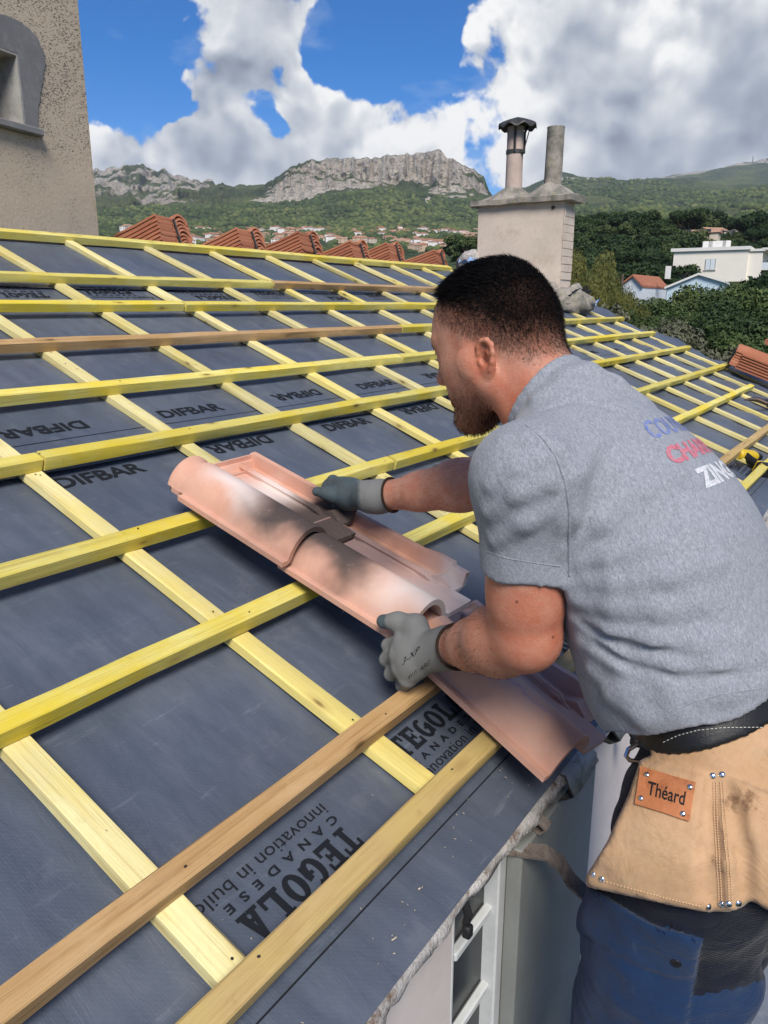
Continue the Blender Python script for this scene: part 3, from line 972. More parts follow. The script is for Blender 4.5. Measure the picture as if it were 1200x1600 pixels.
def stucco_fn(N):
    p = N.obj()
    z = N.n('ShaderNodeSeparateXYZ', out=2, Vector=p)
    w = N.vmath('ADD', p, N.vmath('SCALE', N.vmath('SUBTRACT', N.noise(p, 22, 3, 0.6, out=1), (.5, .5, .5)), scale=0.035))
    v1 = N.n('ShaderNodeTexVoronoi', {'feature': 'F1'}, Vector=N.mapping(w, (1, 1, 2.6), (0, rad(28), 0)), Scale=46.0)
    v2 = N.n('ShaderNodeTexVoronoi', {'feature': 'F1'}, Vector=N.mapping(w, (1, 1, 2.4), (0, rad(-34), 0), (3, 1, 2)), Scale=58.0)
    cl = N.noise(p, 4.5, 5, 0.6)
    d = N.math('ADD', N.mr(cl, 0.3, 0.7, 0.10, 0.34), N.mr(z, 0.45, 0.95, -0.14, 0.05))
    h1 = N.math('SUBTRACT', d, v1)
    h2 = N.math('SUBTRACT', N.math('MULTIPLY', d, 0.9), v2)
    pit = N.mr(N.math('MAXIMUM', h1, h2), -0.02, 0.05)
    tone = N.noise(p, 2.2, 6, 0.6)
    c = N.mix(N.mr(tone, 0.3, 0.7), (0.58, 0.475, 0.355), (0.47, 0.39, 0.30))
    c = N.mix(N.math('MULTIPLY', N.mr(N.noise(p, 60, 3, .6), 0.45, 0.7), 0.3), c, (0.32, 0.27, 0.22))
    c = N.mix(N.math('MULTIPLY', pit, 0.8), c, (0.14, 0.125, 0.11))
    x = N.n('ShaderNodeSeparateXYZ', out=0, Vector=p)
    rustm = N.math('MULTIPLY', N.mr(x, -0.05, 0.0), N.mr(N.noise(p, 7, 5, 0.7), 0.52, 0.66))
    c = N.mix(N.math('MULTIPLY', rustm, 0.6), c, (0.36, 0.22, 0.14))
    hgt = N.math('SUBTRACT', N.math('MULTIPLY', N.noise(p, 70, 4, .6), 0.3), pit)
    return {'Base Color': c, 'Normal': N.bump(hgt, 0.9, 0.006), 'Roughness': 0.92}


M_stucco = material('pitted_stucco', stucco_fn)
M_cement = grimy('fresh_grey_cement', (0.20, 0.20, 0.205), 0.85, 0.16, 5, bump=0.3, dirt=(0.26, 0.25, 0.24))
M_cement2 = grimy('stained_grey_cement', (0.36, 0.35, 0.33), 0.85, 0.25, 9, bump=0.35, dirt=(0.22, 0.22, 0.21))
# wall with a real recess: local x along the wall (0 at the right corner), y into the building
RX, RZ0, RZ1 = -0.43, 0.79, 1.085
g = G()
def panel(x0, x1, z0, z1):
    g.box(((x0 + x1) / 2, 0.15, (z0 + z1) / 2), (x1 - x0, 0.30, z1 - z0))
panel(RX, 0.0, -3.4, 4.5)
panel(-3.2, RX, -3.4, RZ0)
panel(-3.2, RX, RZ1, 4.5)
panel(-3.2, RX - 0.42, RZ0, RZ1)
g.box((-1.6, 2.4, 0.55), (3.2, 4.2, 7.9))
g.build('wall', M_stucco, neigh)
# cement repair round the opening, with a wandering outline
pts = [(-0.90, 1.12), (-0.90, 0.755), (-0.335, 0.755), (-0.352, 0.80), (-0.348, 0.88), (-0.325, 0.93), (-0.318, 0.96), (-0.288, 1.02), (-0.262, 1.10), (-0.275, 1.15), (-0.315, 1.195), (-0.38, 1.222), (-0.47, 1.225), (-0.60, 1.21), (-0.75, 1.22)]
g = G()
Vp = []
dense = []
for i in range(len(pts)):
    a, b = np.array(pts[i]), np.array(pts[(i + 1) % len(pts)])
    for t in np.linspace(0, 1, 6, endpoint=False):
        q = a + (b - a) * t
        dense.append(q + (0.006 * np.array([vnoise(q[0] * 60, q[1] * 60), vnoise(q[0] * 60, q[1] * 60, seed=4)]) if 2 <= i else 0))
dense = np.array(dense)
# ring between the opening and the outline
op = np.array([(RX, RZ0 - 0.0), (RX, RZ1), (RX - 0.42, RZ1), (RX - 0.42, RZ0)])
bm = bmesh.new()
ov = [bm.verts.new((x, -0.006, z)) for x, z in dense]
iv = [bm.verts.new((x, -0.006, z)) for x, z in op]
ed = [bm.edges.new((ov[i], ov[(i + 1) % len(ov)])) for i in range(len(ov))] + [bm.edges.new((iv[i], iv[(i + 1) % 4])) for i in range(4)]
bmesh.ops.triangle_fill(bm, edges=ed, use_beauty=True)
r = bmesh.ops.extrude_face_region(bm, geom=bm.faces[:])
for v in [e for e in r['geom'] if isinstance(e, bmesh.types.BMVert)]:
    v.co.y += 0.004
bmesh.ops.recalc_face_normals(bm, faces=bm.faces)
me = bpy.data.meshes.new('cement_patch')
bm.to_mesh(me)
bm.free()
me.materials.append(M_cement)
link('cement_patch', me, neigh)
rec = G()
rec.box((RX - 0.006, 0.12, (RZ0 + RZ1) / 2), (0.010, 0.25, RZ1 - RZ0 - 0.004))
rec.box((RX - 0.21, 0.12, RZ1 - 0.006), (0.40, 0.25, 0.010))
rec.build('recess_lining', M_cement2, neigh)
G().box((RX - 0.21, 0.255, (RZ0 + RZ1) / 2), (0.42, 0.02, RZ1 - RZ0)).build('window_pane', M_glass, neigh)
G().box((RX - 0.19, -0.005, RZ0 - 0.016), (0.53, 0.07, 0.030), bev=0.004).build('window_sill', M_cement, neigh)

# ------------------------------------------------------------------ roof tiles
def tile_fn(kind):
    def fn(N):
        p = N.obj()
        x, y, z = [N.n('ShaderNodeSeparateXYZ', out=i, Vector=p) for i in range(3)]
        nz = N.math('MULTIPLY', N.math('SUBTRACT', N.noise(p, 8, 3, 0.5), 0.5), 0.12)
        yy = N.math('ADD', y, nz)
        xx = N.math('ADD', x, nz)
        fine = N.noise(p, 90, 5, 0.65)
        c = N.mix(N.mr(N.noise(p, 10, 4, .6), .35, .65), (0.59, 0.315, 0.225), (0.66, 0.39, 0.29))
        pale, dark, mauve = (0.72, 0.63, 0.59), (0.045, 0.040, 0.040), (0.42, 0.28, 0.27)

        def band(v, a, b, c_, d_):
            return N.math('MULTIPLY', N.mr(v, a, b, 0, 1, True), N.mr(v, c_, d_, 1, 0, True))
        if kind == 1:
            c = N.mix(N.math('MULTIPLY', band(yy, .10, .20, .25, .36), N.math('MULTIPLY', band(xx, .02, .07, .22, .26), 0.85)), c, pale)
            c = N.mix(N.math('MULTIPLY', N.mr(yy, .24, .11, 0, 1, True), N.math('MULTIPLY', N.mr(xx, .01, .06, 0.2, 1, True), 0.95)), c, dark)
        elif kind == 2:
            c = N.mix(N.math('MULTIPLY', N.mr(yy, .20, .02, 0, 1, True), N.math('MULTIPLY', band(xx, .00, .08, .24, .30), 0.9)), c, (0.70, 0.64, 0.62))
            c = N.mix(N.math('MULTIPLY', band(yy, .11, .21, .40, .50), N.math('MULTIPLY', band(xx, .00, .06, .20, .28), 0.95)), c, dark)
            c = N.mix(N.math('MULTIPLY', band(xx, .14, .17, .21, .235), 0.45), c, mauve)
        elif kind == 3:
            c = N.mix(N.math('MULTIPLY', band(xx, .045, .10, .26, .34), N.mr(yy, .05, .20, 0.35, .85, True)), c, (0.50, 0.38, 0.37))
            ln = N.math('ABSOLUTE', N.math('ADD', N.math('SUBTRACT', x, 0.066), N.math('MULTIPLY', N.math('SUBTRACT', N.noise(N.mapping(p, (0, 1, 0)), 16, 3, .6), 0.5), 0.05)))
            c = N.mix(N.math('MULTIPLY', N.mr(ln, 0.0012, 0.003, 0.5, 0), N.mr(N.noise(p, 9, 2, .5), .45, .6)), c, (0.32, 0.24, 0.42))
        else:
            v = N.rand()
            c = N.mix(N.mr(N.math('ADD', N.noise(p, 6, 4, .6), N.math('MULTIPLY', v, 0.5)), .35, 1.0), (0.54, 0.225, 0.125), (0.36, 0.135, 0.075))
            c = N.mix(N.mr(N.noise(p, 22, 5, .7), .58, .75, 0, .5), c, (0.20, 0.09, 0.06))
        c = N.mix(N.math('MULTIPLY', N.mr(fine, .60, .78), 0.15), c, (0.75, 0.66, 0.6))
        c = N.mix(N.mr(N.noise(N.mapping(p, (30, 9, 9), (0, 0, .5)), 2.0, 6, .7), .62, .74, 0, .12), c, (0.78, 0.70, 0.66))
        return {'Base Color': c, 'Normal': N.bump(N.math('ADD', fine, N.noise(p, 25, 3, .5)), 0.18, 0.0015), 'Roughness': 0.78}
    return fn


M_tile = [material('terracotta_flamed', tile_fn(k), spec=0.25) for k in (1, 2, 3, 0)]
TS = 0.92


def tile_mesh(name, mats, fine=True):
    """Interlocking tile: barrel roll, flat pan, ribbed water channel; x across, y up the slope, z out."""
    bx = sorted(set(np.round(np.concatenate([[0, .004, .0145, .0155, .017, .020], .082 + .062 * np.sin(np.linspace(-1.5, 1.5, 15 if fine else 9)), [.146, .150, .158, .200, .222, .228, .231, .235, .238, .2445, .2455, .262, .280, .284, .288, .294, .299, .300]]), 5)))
    by = sorted(set([0, .004, .03, .0495, .0505, .085, .0855, .0895, .12, .13, .1305, .18, .24, .30, .352, .358, .3595, .3605, .372, .3725, .376, .3765, .385, .395, .405, .4145, .4155, .42])) if fine else [0, .0495, .0505, .1, .25, .3595, .3605, .4145, .42]
    bx, by = np.array(bx), np.array(by)
    XX, YY = np.meshgrid(bx, by, indexing='ij')

    def H(x, y):
        r = np.clip(1 - ((x - .082) / .066) ** 2, 0, None)
        z = 0.068 * r ** 0.62
        z = np.where(y > .374, z * .90 - .003 + 0.008 * (np.abs(y - .416) < .006), z)
        z = np.where(x < .016, 0.004, z)
        pan = 0.006 + 0.010 * np.clip((.165 - x) / .02, 0, 1) ** 2
        z = np.where(x > .147, np.maximum(pan, z * 0), z)
        z = np.maximum(z, np.where((x > .229) & (x < .2375) & (y > .095) & (y < .40), .021, 0))
        z = np.maximum(z, np.where((x > .2225) & (x < .232) & (y > .132) & (y < .33), .0175, 0))
        z = np.where((x > .2445), np.where(x > .283, .034 + 0.008 * ((y > .086) & (y < .131)), .002), z)
        z = np.where((x > .2445) & (x < .283) & (np.abs(y - .0875) < .003), .022, z)
        head = (y > .404) & (x > .15)
        z = np.where(head, np.maximum(z, np.where(y > .4148, .030, .018 + .0 * x)), z)
        z = np.where((y > .372) & (y < .3768) & (x > .15) & (x < .24), np.maximum(z, .012), z)
        z = np.where((y < .0015) & (x > .146) & (x < .245), z - .001, z)
        return z
    Z = H(XX, YY)
    t = 0.0125
    ca, cb = (bx[:-1] + bx[1:]) / 2, (by[:-1] + by[1:]) / 2
    CA, CB = np.meshgrid(ca, cb, indexing='ij')
    keep = ~((CA < .0152) & (CB > .36)) & ~((CA > .2452) & (CB < .05)) & ~((CA < .150) & (CA > .10) & (CB > .9))
    nb = len(by)
    na = len(bx)
    top = np.stack([XX, YY, Z], -1).reshape(-1, 3)
    # underside: offset inward along x on the steep sides of the roll
    gx = np.gradient(Z, bx, axis=0)
    nl = np.sqrt(1 + np.clip(gx, -4, 4) ** 2)
    bot = np.stack([XX + t * np.clip(gx, -4, 4) / nl, YY, Z - t / nl], -1).reshape(-1, 3)
    V = np.concatenate([top, bot]) * TS
    off = na * nb
    F = []
    for i in range(na - 1):
        for j in range(nb - 1):
            if not keep[i, j]:
                continue
            a, b, c, d = i * nb + j, (i + 1) * nb + j, (i + 1) * nb + j + 1, i * nb + j + 1
            F.append([a, b, c, d])
            F.append([off + d, off + c, off + b, off + a])
            for (di, dj, e) in ((-1, 0, (d, a)), (1, 0, (b, c)), (0, -1, (a, b)), (0, 1, (c, d))):
                ii, jj = i + di, j + dj
                if not (0 <= ii < na - 1 and 0 <= jj < nb - 1) or not keep[ii, jj]:
                    F.append([e[0], off + e[0], off + e[1], e[1]])
    return G().add(V, F).mesh(name, mats, smooth=42, fix=False)


def rot_local(yaw, pitch, roll):
    ca, sa, cb, sb, cc, sc = math.cos(yaw), math.sin(yaw), math.cos(pitch), math.sin(pitch), math.cos(roll), math.sin(roll)
    Rz = np.array([[ca, -sa, 0], [sa, ca, 0], [0, 0, 1]])
    Rx = np.array([[1, 0, 0], [0, cb, -sb], [0, sb, cb]])
    Ry = np.array([[cc, 0, sc], [0, 1, 0], [-sc, 0, cc]])
    return Rz @ Rx @ Ry


POSES = [(1.083, .748, .112, -.055, -.085, -.064), (1.078, .446, .125, -.084, -.110, -.082), (1.055, .115, .084, -.168, .020, .075)]
LABS = ['flamed pink roof tile lying topmost in the column, its lower end smoked black', 'flamed pink roof tile between the roofer\'s two gloved hands, overlapped by the upper tile', 'plain pink roof tile at the eave with a thin purple streak on its roll']
for k, (q, lab) in enumerate(zip(POSES, LABS)):
    o = link('roof_tile', tile_mesh('roof_tile', [M_tile[k]]), None)
    o.matrix_world = Matrix(m4(RB @ rot_local(*q[3:]), roof_pt(*q[:3])))
    tag(o, lab, 'roof tile', 'roof tiles being laid along the verge column')

# strapped bundles of tiles waiting on the back slope
TM = tile_mesh('stacked_tile', [M_tile[3]], fine=False)
M_strap = material('black_strap', base=(0.03, 0.032, 0.036), rough=0.45)
BUNDLE = ['leftmost tile bundle on the ridge, next to the stucco building', 'second tile bundle from the stucco building on the ridge', 'third tile bundle from the stucco building on the ridge', 'fourth tile bundle from the stucco building, third from the chimney side', 'fifth tile bundle on the ridge, last but one before the chimney', 'last strapped tile bundle on the ridge, nearest the chimney']


def bundle(origin, R, n, lab, group, step=0.0215):
    b = thing('tile_bundle', lab, 'tile bundle', group=group, mat=m4(R, origin))
    for i in range(n):
        link('tile', TM, b, mat=Matrix.Translation((random.uniform(-.004, .004), random.uniform(-.006, .006), 0.012 + step * i)) @ Matrix.Rotation(random.uniform(-.008, .008), 4, 'Z'))
    hgt = 0.012 + step * (n - 1)
    g = G()
    for x in (0.158 * TS,):
        P = [(x, -0.006, 0.0), (x, -0.006, hgt + 0.012), (x, 0.20, hgt + 0.018), (x, 0.40, hgt + 0.012), (x, 0.40, -0.002)]
        g.tube(P, 0.011, 6, flat=(1.0, 0.25))
    g.build('strap', M_strap, b)
    return b


RBK = np.array(back_M)[:3, :3]
# bundle frame: x along the ridge, tail ends towards the ridge
for i, x in enumerate((2.955, 3.570, 4.145, 4.715, 5.205, 5.895)):
    ya = .20 + math.pi + random.uniform(-.09, .09)
    R = RBK @ np.array([[math.cos(ya), -math.sin(ya), 0], [math.sin(ya), math.cos(ya), 0], [0, 0, 1]])
    o = RBK @ np.array([0, 0.11, 0.004]) + np.array([x, yr, zr]) - R @ np.array([.15 * TS, .42 * TS, 0]) + RBK @ np.array([.15, 0, 0])
    bundle(o, R, (10, 9, 10, 9, 10, 9)[i], BUNDLE[i], 'strapped tile bundles along the ridge')
# ------------------------------------------------------------------ the roofer, modelled as signed-distance volumes
CAMB = np.stack([RIGHT, -CUP, FWD], 1)        # columns: working axes (right, down, forward)


def P(x, y, d):
    return np.array([(x - 600) / 1200 * d, (y - 800) / 1200 * d, d])


UPc = CAMB.T @ UPV
Xc = CAMB.T @ np.array([1.0, 0, 0])
Yc = CAMB.T @ np.array([0, 1.0, 0])


def nrm(v):
    v = np.asarray(v, float)
    return v / np.linalg.norm(v)


class Vol:
    def __init__(s, xs, ys, zs):
        s.a = [np.asarray(t, np.float32) for t in (xs, ys, zs)]
        s.D = np.full([len(t) for t in s.a], 0.5, np.float32)

    def sub(s, lo, hi):
        sl = []
        for t, l, h in zip(s.a, lo, hi):
            i0, i1 = np.searchsorted(t, l), np.searchsorted(t, h)
            sl.append(slice(max(0, i0 - 1), min(len(t), i1 + 1)))
        return tuple(sl)

    def pts(s, sl):
        x, y, z = [t[q] for t, q in zip(s.a, sl)]
        return x[:, None, None], y[None, :, None], z[None, None, :]

    def blend(s, sl, d, k, mode):
        A = s.D[sl]
        if mode == 'sub':
            A2, d2 = -A, d
        else:
            A2, d2 = A, d
        if mode == 'int':
            s.D[sl] = np.maximum(A, d)
            return
        if k <= 0:
            r = np.minimum(A2, d2)
        else:
            h = np.clip(0.5 + 0.5 * (d2 - A2) / k, 0, 1)
            r = d2 * (1 - h) + A2 * h - k * h * (1 - h)
        s.D[sl] = -r if mode == 'sub' else r

    def cone(s, a, b, ra, rb, k=0.02, mode='add'):
        a, b = np.asarray(a, float), np.asarray(b, float)
        m = max(ra, rb) + k + 0.02
        lo, hi = np.minimum(a, b) - m, np.maximum(a, b) + m
        sl = s.sub(lo, hi)
        X, Y, Z = s.pts(sl)
        ab = b - a
        L2 = max(ab @ ab, 1e-12)
        t = np.clip(((X - a[0]) * ab[0] + (Y - a[1]) * ab[1] + (Z - a[2]) * ab[2]) / L2, 0, 1).astype(np.float32)
        d = np.sqrt((X - a[0] - t * ab[0]) ** 2 + (Y - a[1] - t * ab[1]) ** 2 + (Z - a[2] - t * ab[2]) ** 2) - (ra + (rb - ra) * t)
        s.blend(sl, d.astype(np.float32), k, mode)

    def chain(s, pts, rs, k=0.02, mode='add'):
        for i in range(len(pts) - 1):
            s.cone(pts[i], pts[i + 1], rs[i], rs[i + 1], k, mode)

    def ell(s, c, B, r, k=0.02, mode='add', power=2.0):
        """ellipsoid; B columns are its axes"""
        c, r = np.asarray(c, float), np.asarray(r, float)
        B = np.asarray(B, float)
        ext = np.sqrt(((B * r) ** 2).sum(1)) + k + 0.02
        sl = s.sub(c - ext, c + ext)
        X, Y, Z = s.pts(sl)
        X, Y, Z = X - c[0], Y - c[1], Z - c[2]
        q = [(X * B[0, i] + Y * B[1, i] + Z * B[2, i]) for i in range(3)]
        if power == 2.0:
            k0 = np.sqrt(sum((q[i] / r[i]) ** 2 for i in range(3))) + 1e-9
            k1 = np.sqrt(sum((q[i] / r[i] ** 2) ** 2 for i in range(3))) + 1e-9
            d = k0 * (k0 - 1) / k1
        else:
            k0 = sum(np.abs(q[i] / r[i]) ** power for i in range(3)) ** (1 / power) + 1e-9
            d = (k0 - 1) * r.min()
        s.blend(sl, d.astype(np.float32), k, mode)

    def cut(s, p, n, k=0.0):
        """keep the side the normal points away from"""
        n = nrm(n)
        X, Y, Z = s.pts((slice(None),) * 3)
        d = ((X - p[0]) * n[0] + (Y - p[1]) * n[1] + (Z - p[2]) * n[2]).astype(np.float32)
        s.D = np.maximum(s.D, d)

    def at(s, p):
        p = np.atleast_2d(p)
        ii, ff = [], []
        for k in range(3):
            t = s.a[k]
            i = np.clip(np.searchsorted(t, p[:, k]) - 1, 0, len(t) - 2)
            ii.append(i)
            ff.append(np.clip((p[:, k] - t[i]) / (t[i + 1] - t[i]), 0, 1))
        r = 0
        for a in (0, 1):
            for b in (0, 1):
                for c in (0, 1):
                    r = r + s.D[ii[0] + a, ii[1] + b, ii[2] + c] * (ff[0] if a else 1 - ff[0]) * (ff[1] if b else 1 - ff[1]) * (ff[2] if c else 1 - ff[2])
        return r

    def hit(s, x, y, d0=0.7, d1=1.6):
        ds = np.arange(d0, d1, 0.002)
        pp = P(x, y, 1.0)[None] * ds[:, None]
        v = s.at(pp)
        w = np.where(v < 0)[0]
        return pp[w[0]] if len(w) else None

    def net(s):
        D = s.D
        xs, ys, zs = s.a
        sg = D < 0
        n = [k - 1 for k in D.shape]
        act = np.zeros(n, bool)
        c0 = sg[:-1, :-1, :-1]
        for a in (0, 1):
            for b in (0, 1):
                for c in (0, 1):
                    act |= sg[a:n[0] + a, b:n[1] + b, c:n[2] + c] != c0
        I, J, Kk = np.nonzero(act)
        idx = np.full(n, -1, np.int64)
        idx[I, J, Kk] = np.arange(len(I))
        acc = np.zeros((len(I), 3))
        cnt = np.zeros(len(I))
        corner = [(a, b, c) for a in (0, 1) for b in (0, 1) for c in (0, 1)]
        val = {q: D[I + q[0], J + q[1], Kk + q[2]].astype(float) for q in corner}
        pos = {q: np.stack([xs[I + q[0]], ys[J + q[1]], zs[Kk + q[2]]], 1).astype(float) for q in corner}
        for q in corner:
            for ax in range(3):
                if q[ax] == 0:
                    q2 = list(q)
                    q2[ax] = 1
                    q2 = tuple(q2)
                    v0, v1 = val[q], val[q2]
                    m = (v0 < 0) != (v1 < 0)
                    t = np.where(m, v0 / np.where(m, v0 - v1, 1), 0)[:, None]
                    acc += np.where(m[:, None], pos[q] + t * (pos[q2] - pos[q]), 0)
                    cnt += m
        V = acc / cnt[:, None]
        F = []
        for ax in range(3):
            o1, o2 = (ax + 1) % 3, (ax + 2) % 3
            s0 = [slice(None)] * 3
            s1 = [slice(None)] * 3
            s0[ax], s1[ax] = slice(0, -1), slice(1, None)
            for o in (o1, o2):
                s0[o] = slice(1, -1)
                s1[o] = slice(1, -1)
            A, B = sg[tuple(s0)], sg[tuple(s1)]
            E = np.argwhere(A != B)
            fl = A[tuple(E.T)]
            e = E.copy()
            e[:, o1] += 1
            e[:, o2] += 1
            def ci(d1, d2):
                q = e.copy()
                q[:, o1] -= d1
                q[:, o2] -= d2
                return idx[q[:, 0], q[:, 1], q[:, 2]]
            Q = np.stack([ci(1, 1), ci(0, 1), ci(0, 0), ci(1, 0)], 1)
            Q[~fl] = Q[~fl][:, ::-1]
            F.append(Q)
        return V, np.concatenate(F)


def vol_mesh(name, V, F, mats, attrs=None, smooth_iter=0):
    """V in working axes -> world mesh, flat-shaded off, optional per-vertex colours."""
    if smooth_iter:
        n = len(V)
        e = np.concatenate([F[:, [0, 1]], F[:, [1, 2]], F[:, [2, 3]], F[:, [3, 0]]])
        deg = np.bincount(e[:, 0], minlength=n) + np.bincount(e[:, 1], minlength=n)
        for it in range(smooth_iter):
            for lam in (0.5, -0.52):
                acc = np.zeros_like(V)
                for c in range(3):
                    acc[:, c] = np.bincount(e[:, 0], V[e[:, 1], c], n) + np.bincount(e[:, 1], V[e[:, 0], c], n)
                V = V + lam * (acc / deg[:, None] - V)
    W = V @ CAMB.T
    me = bpy.data.meshes.new(name)
    me.vertices.add(len(W))
    me.vertices.foreach_set('co', W.astype(np.float32).ravel())
    me.loops.add(F.size)
    me.loops.foreach_set('vertex_index', F.astype(np.int32).ravel())
    me.polygons.add(len(F))
    me.polygons.foreach_set('loop_start', np.arange(0, F.size, 4, dtype=np.int32))
    me.update(calc_edges=True)
    me.polygons.foreach_set('use_smooth', np.ones(len(F), dtype=bool))
    for m in (mats if isinstance(mats, (list, tuple)) else [mats]):
        me.materials.append(m)
    for k, v in (attrs or {}).items():
        if v.ndim == 1:
            at = me.attributes.new(k, 'FLOAT', 'POINT')
            at.data.foreach_set('value', v.astype(np.float32))
        else:
            at = me.attributes.new(k, 'FLOAT_COLOR', 'POINT')
            at.data.foreach_set('color', np.concatenate([v, np.ones((len(v), 1))], 1).astype(np.float32).ravel())
    me.validate()
    return me, V


def axis_grid(segs):
    """segs: (lo, hi, step) abutting ranges"""
    r = []
    for lo, hi, st in segs:
        r.append(np.linspace(lo, hi, max(2, int(round((hi - lo) / st)) + 1))[:-1])
    return np.concatenate(r + [[segs[-1][1]]])


# ---- skeleton
HP = P(1100, 1235, 1.10)                     # hip centre
NB = P(866, 628, 1.15)                       # neck base
TT = nrm(NB - HP)
RR = nrm(Xc - TT * (Xc @ TT))
FF = np.cross(RR, TT)
if FF @ Yc < 0:
    FF = -FF
BB = np.stack([RR, FF, TT], 1)


def T_(r, f, t):
    return HP + RR * r + FF * f + TT * t


LS, RS = P(822, 750, 1.00), P(962, 676, 1.30)
LE, RE = P(822, 998, 1.075), P(776, 752, 1.50)
LW, RW = P(700, 1012, 1.30), P(592, 776, 1.66)
# ---- head frame
hp = rad(20)
yaw = rad(5)
Fh = nrm(Yc * math.cos(yaw) + Xc * math.sin(yaw))
HF = nrm(Fh * math.cos(hp) - UPc * math.sin(hp))
HU = nrm(UPc * math.cos(hp) + Fh * math.sin(hp))
HR = np.cross(HF, HU)
if HR @ Xc < 0:
    HR = -HR
HC = P(771, 524, 1.20)
HB = np.stack([HF, HU, HR], 1)


def H_(f, u, r):
    return HC + HF * f + HU * u + HR * r


def build_body():
    xs = axis_grid([(-0.06, 0.06, 0.005), (0.06, 0.29, 0.0024), (0.29, 0.68, 0.007)])
    ys = axis_grid([(-0.40, -0.09, 0.0024), (-0.09, 0.30, 0.0045), (0.30, 0.62, 0.008)])
    zs = axis_grid([(0.86, 0.99, 0.005), (0.99, 1.30, 0.0024), (1.30, 1.74, 0.006)])
    v = Vol(xs, ys, zs)
    # torso core under the clothes
    v.ell(T_(0, -.04, 0.0), BB, (.135, .080, .11), .04)
    v.ell(T_(.01, -.036, .2), BB, (.145, .11, .16), .05)
    v.ell(T_(.01, -.04, .40), BB, (.155, .105, .17), .05)
    v.cone(T_(0, -.03, .45), LS, .070, .050, .04)
    v.cone(T_(0, -.03, .45), RS, .070, .050, .04)
    for s_ in (-1, 1):
        v.cone(T_(.085 * s_, 0, -.02), T_(.085 * s_, -.02, -.08), .085, .07, .04)
    # neck
    v.cone(H_(-.030, -.045, 0), NB + TT * -.02 + FF * .005, .055, .062, .025)
    v.cone(H_(-.045, -.035, -.005), NB + TT * -.03 - FF * .012, .043, .056, .03)
    v.cone(H_(-.012, -.070, -.048), NB + FF * .05 - TT * .03 - RR * .02, .020, .022, .03)
    # skull
    v.ell(H_(-.004, .022, 0), HB, (.100, .088, .078), .01)
    v.ell(H_(-.048, -.010, 0), HB, (.056, .062, .064), .03)
    v.ell(H_(.040, -.030, 0), HB, (.052, .085, .062), .03)
    for s_ in (-1, 1):
        v.cone(H_(-.002, -.072, .054 * s_), H_(.068, -.112, .018 * s_), .021, .022, .025)
        v.cone(H_(.015, -.045, .058 * s_), H_(.055, -.070, .036 * s_), .018, .020, .025)
        v.cone(H_(.050, -.034, .040 * s_), H_(.010, -.030, .058 * s_), .016, .012, .035)
        v.cone(H_(.083, .014, .010 * s_), H_(.070, .016, .044 * s_), .011, .010, .015)
        v.ell(H_(.089, -.006, .031 * s_), HB, (.012, .010, .014), .012, 'sub')
        v.ell(H_(.076, -.007, .031 * s_), HB, (.0125, .0125, .0125), .003)
        v.cone(H_(.0885, -.0005, .022 * s_), H_(.083, .000, .042 * s_), .0032, .0032, .003)
    v.cone(H_(.070, -.112, -.012), H_(.070, -.112, .012), .023, .023, .02)
    v.cone(H_(.090, .004, 0), H_(.113, -.036, 0), .0085, .0115, .012)
    for s_ in (-1, 1):
        v.ell(H_(.103, -.042, .011 * s_), HB, (.010, .008, .007), .006)
        v.ell(H_(.106, -.049, .006 * s_), HB, (.004, .004, .003), .002, 'sub')
    v.cone(H_(.095, -.068, -.013), H_(.095, -.068, .013), .0075, .0075, .008)
    v.cone(H_(.092, -.082, -.012), H_(.092, -.082, .012), .0085, .0085, .008)
    v.cone(H_(.104, -.0745, -.018), H_(.104, -.0745, .018), .0025, .0025, .003, 'sub')
    # ears
    for s_ in (-1, 1):
        out = nrm(HR * s_ * math.cos(rad(80)) - HF * math.sin(rad(80)))      # ear plate leans back
        eu = nrm(HU - HF * 0.12)
        en = np.cross(out, eu)
        en = en if en @ (HR * s_) > 0 else -en
        ec = H_(-.014, -.040, .0735 * s_)
        q_ = .76

        def EE(o, u, n=0.0):
            return ec + (out * o * 1.18 + eu * u + en * n) * q_
        v.ell(EE(.012, 0, -.001), np.stack([out, eu, en], 1), (0.0148, 0.0242, 0.0045), .006)
        v.ell(EE(.008, -.024, 0), np.stack([out, eu, en], 1), (0.0078, 0.0101, 0.0043), .008)
        rim = [(-.004, .012), (.000, .026), (.010, .0335), (.021, .031), (.0285, .020), (.0290, .004), (.0245, -.012), (.017, -.026)]
        v.chain([EE(a, b, .0050) for a, b in rim], [.0028, .0036, .0038, .0040, .0040, .0037, .0034, .0032], .003)
        v.chain([EE(a, b, .0035) for a, b in ((.018, .019), (.0195, .004), (.013, -.012))], [.0028, .0034, .0032], .004)
        v.ell(EE(.0105, -.001, .0085), np.stack([out, eu, en], 1), (0.0062, 0.0101, 0.0062), .004, 'sub')
        v.ell(EE(.0135, .021, .0075), np.stack([out, eu, en], 1), (0.0047, 0.0039, 0.0035), .004, 'sub')
        v.ell(EE(.0055, -.003, .003), np.stack([out, eu, en], 1), (0.0028, 0.0039, 0.0066), .003, 'sub')
        v.ell(EE(-.0015, -.004, .0050), np.stack([out, eu, en], 1), (0.0035, 0.0047, 0.0033), .004)
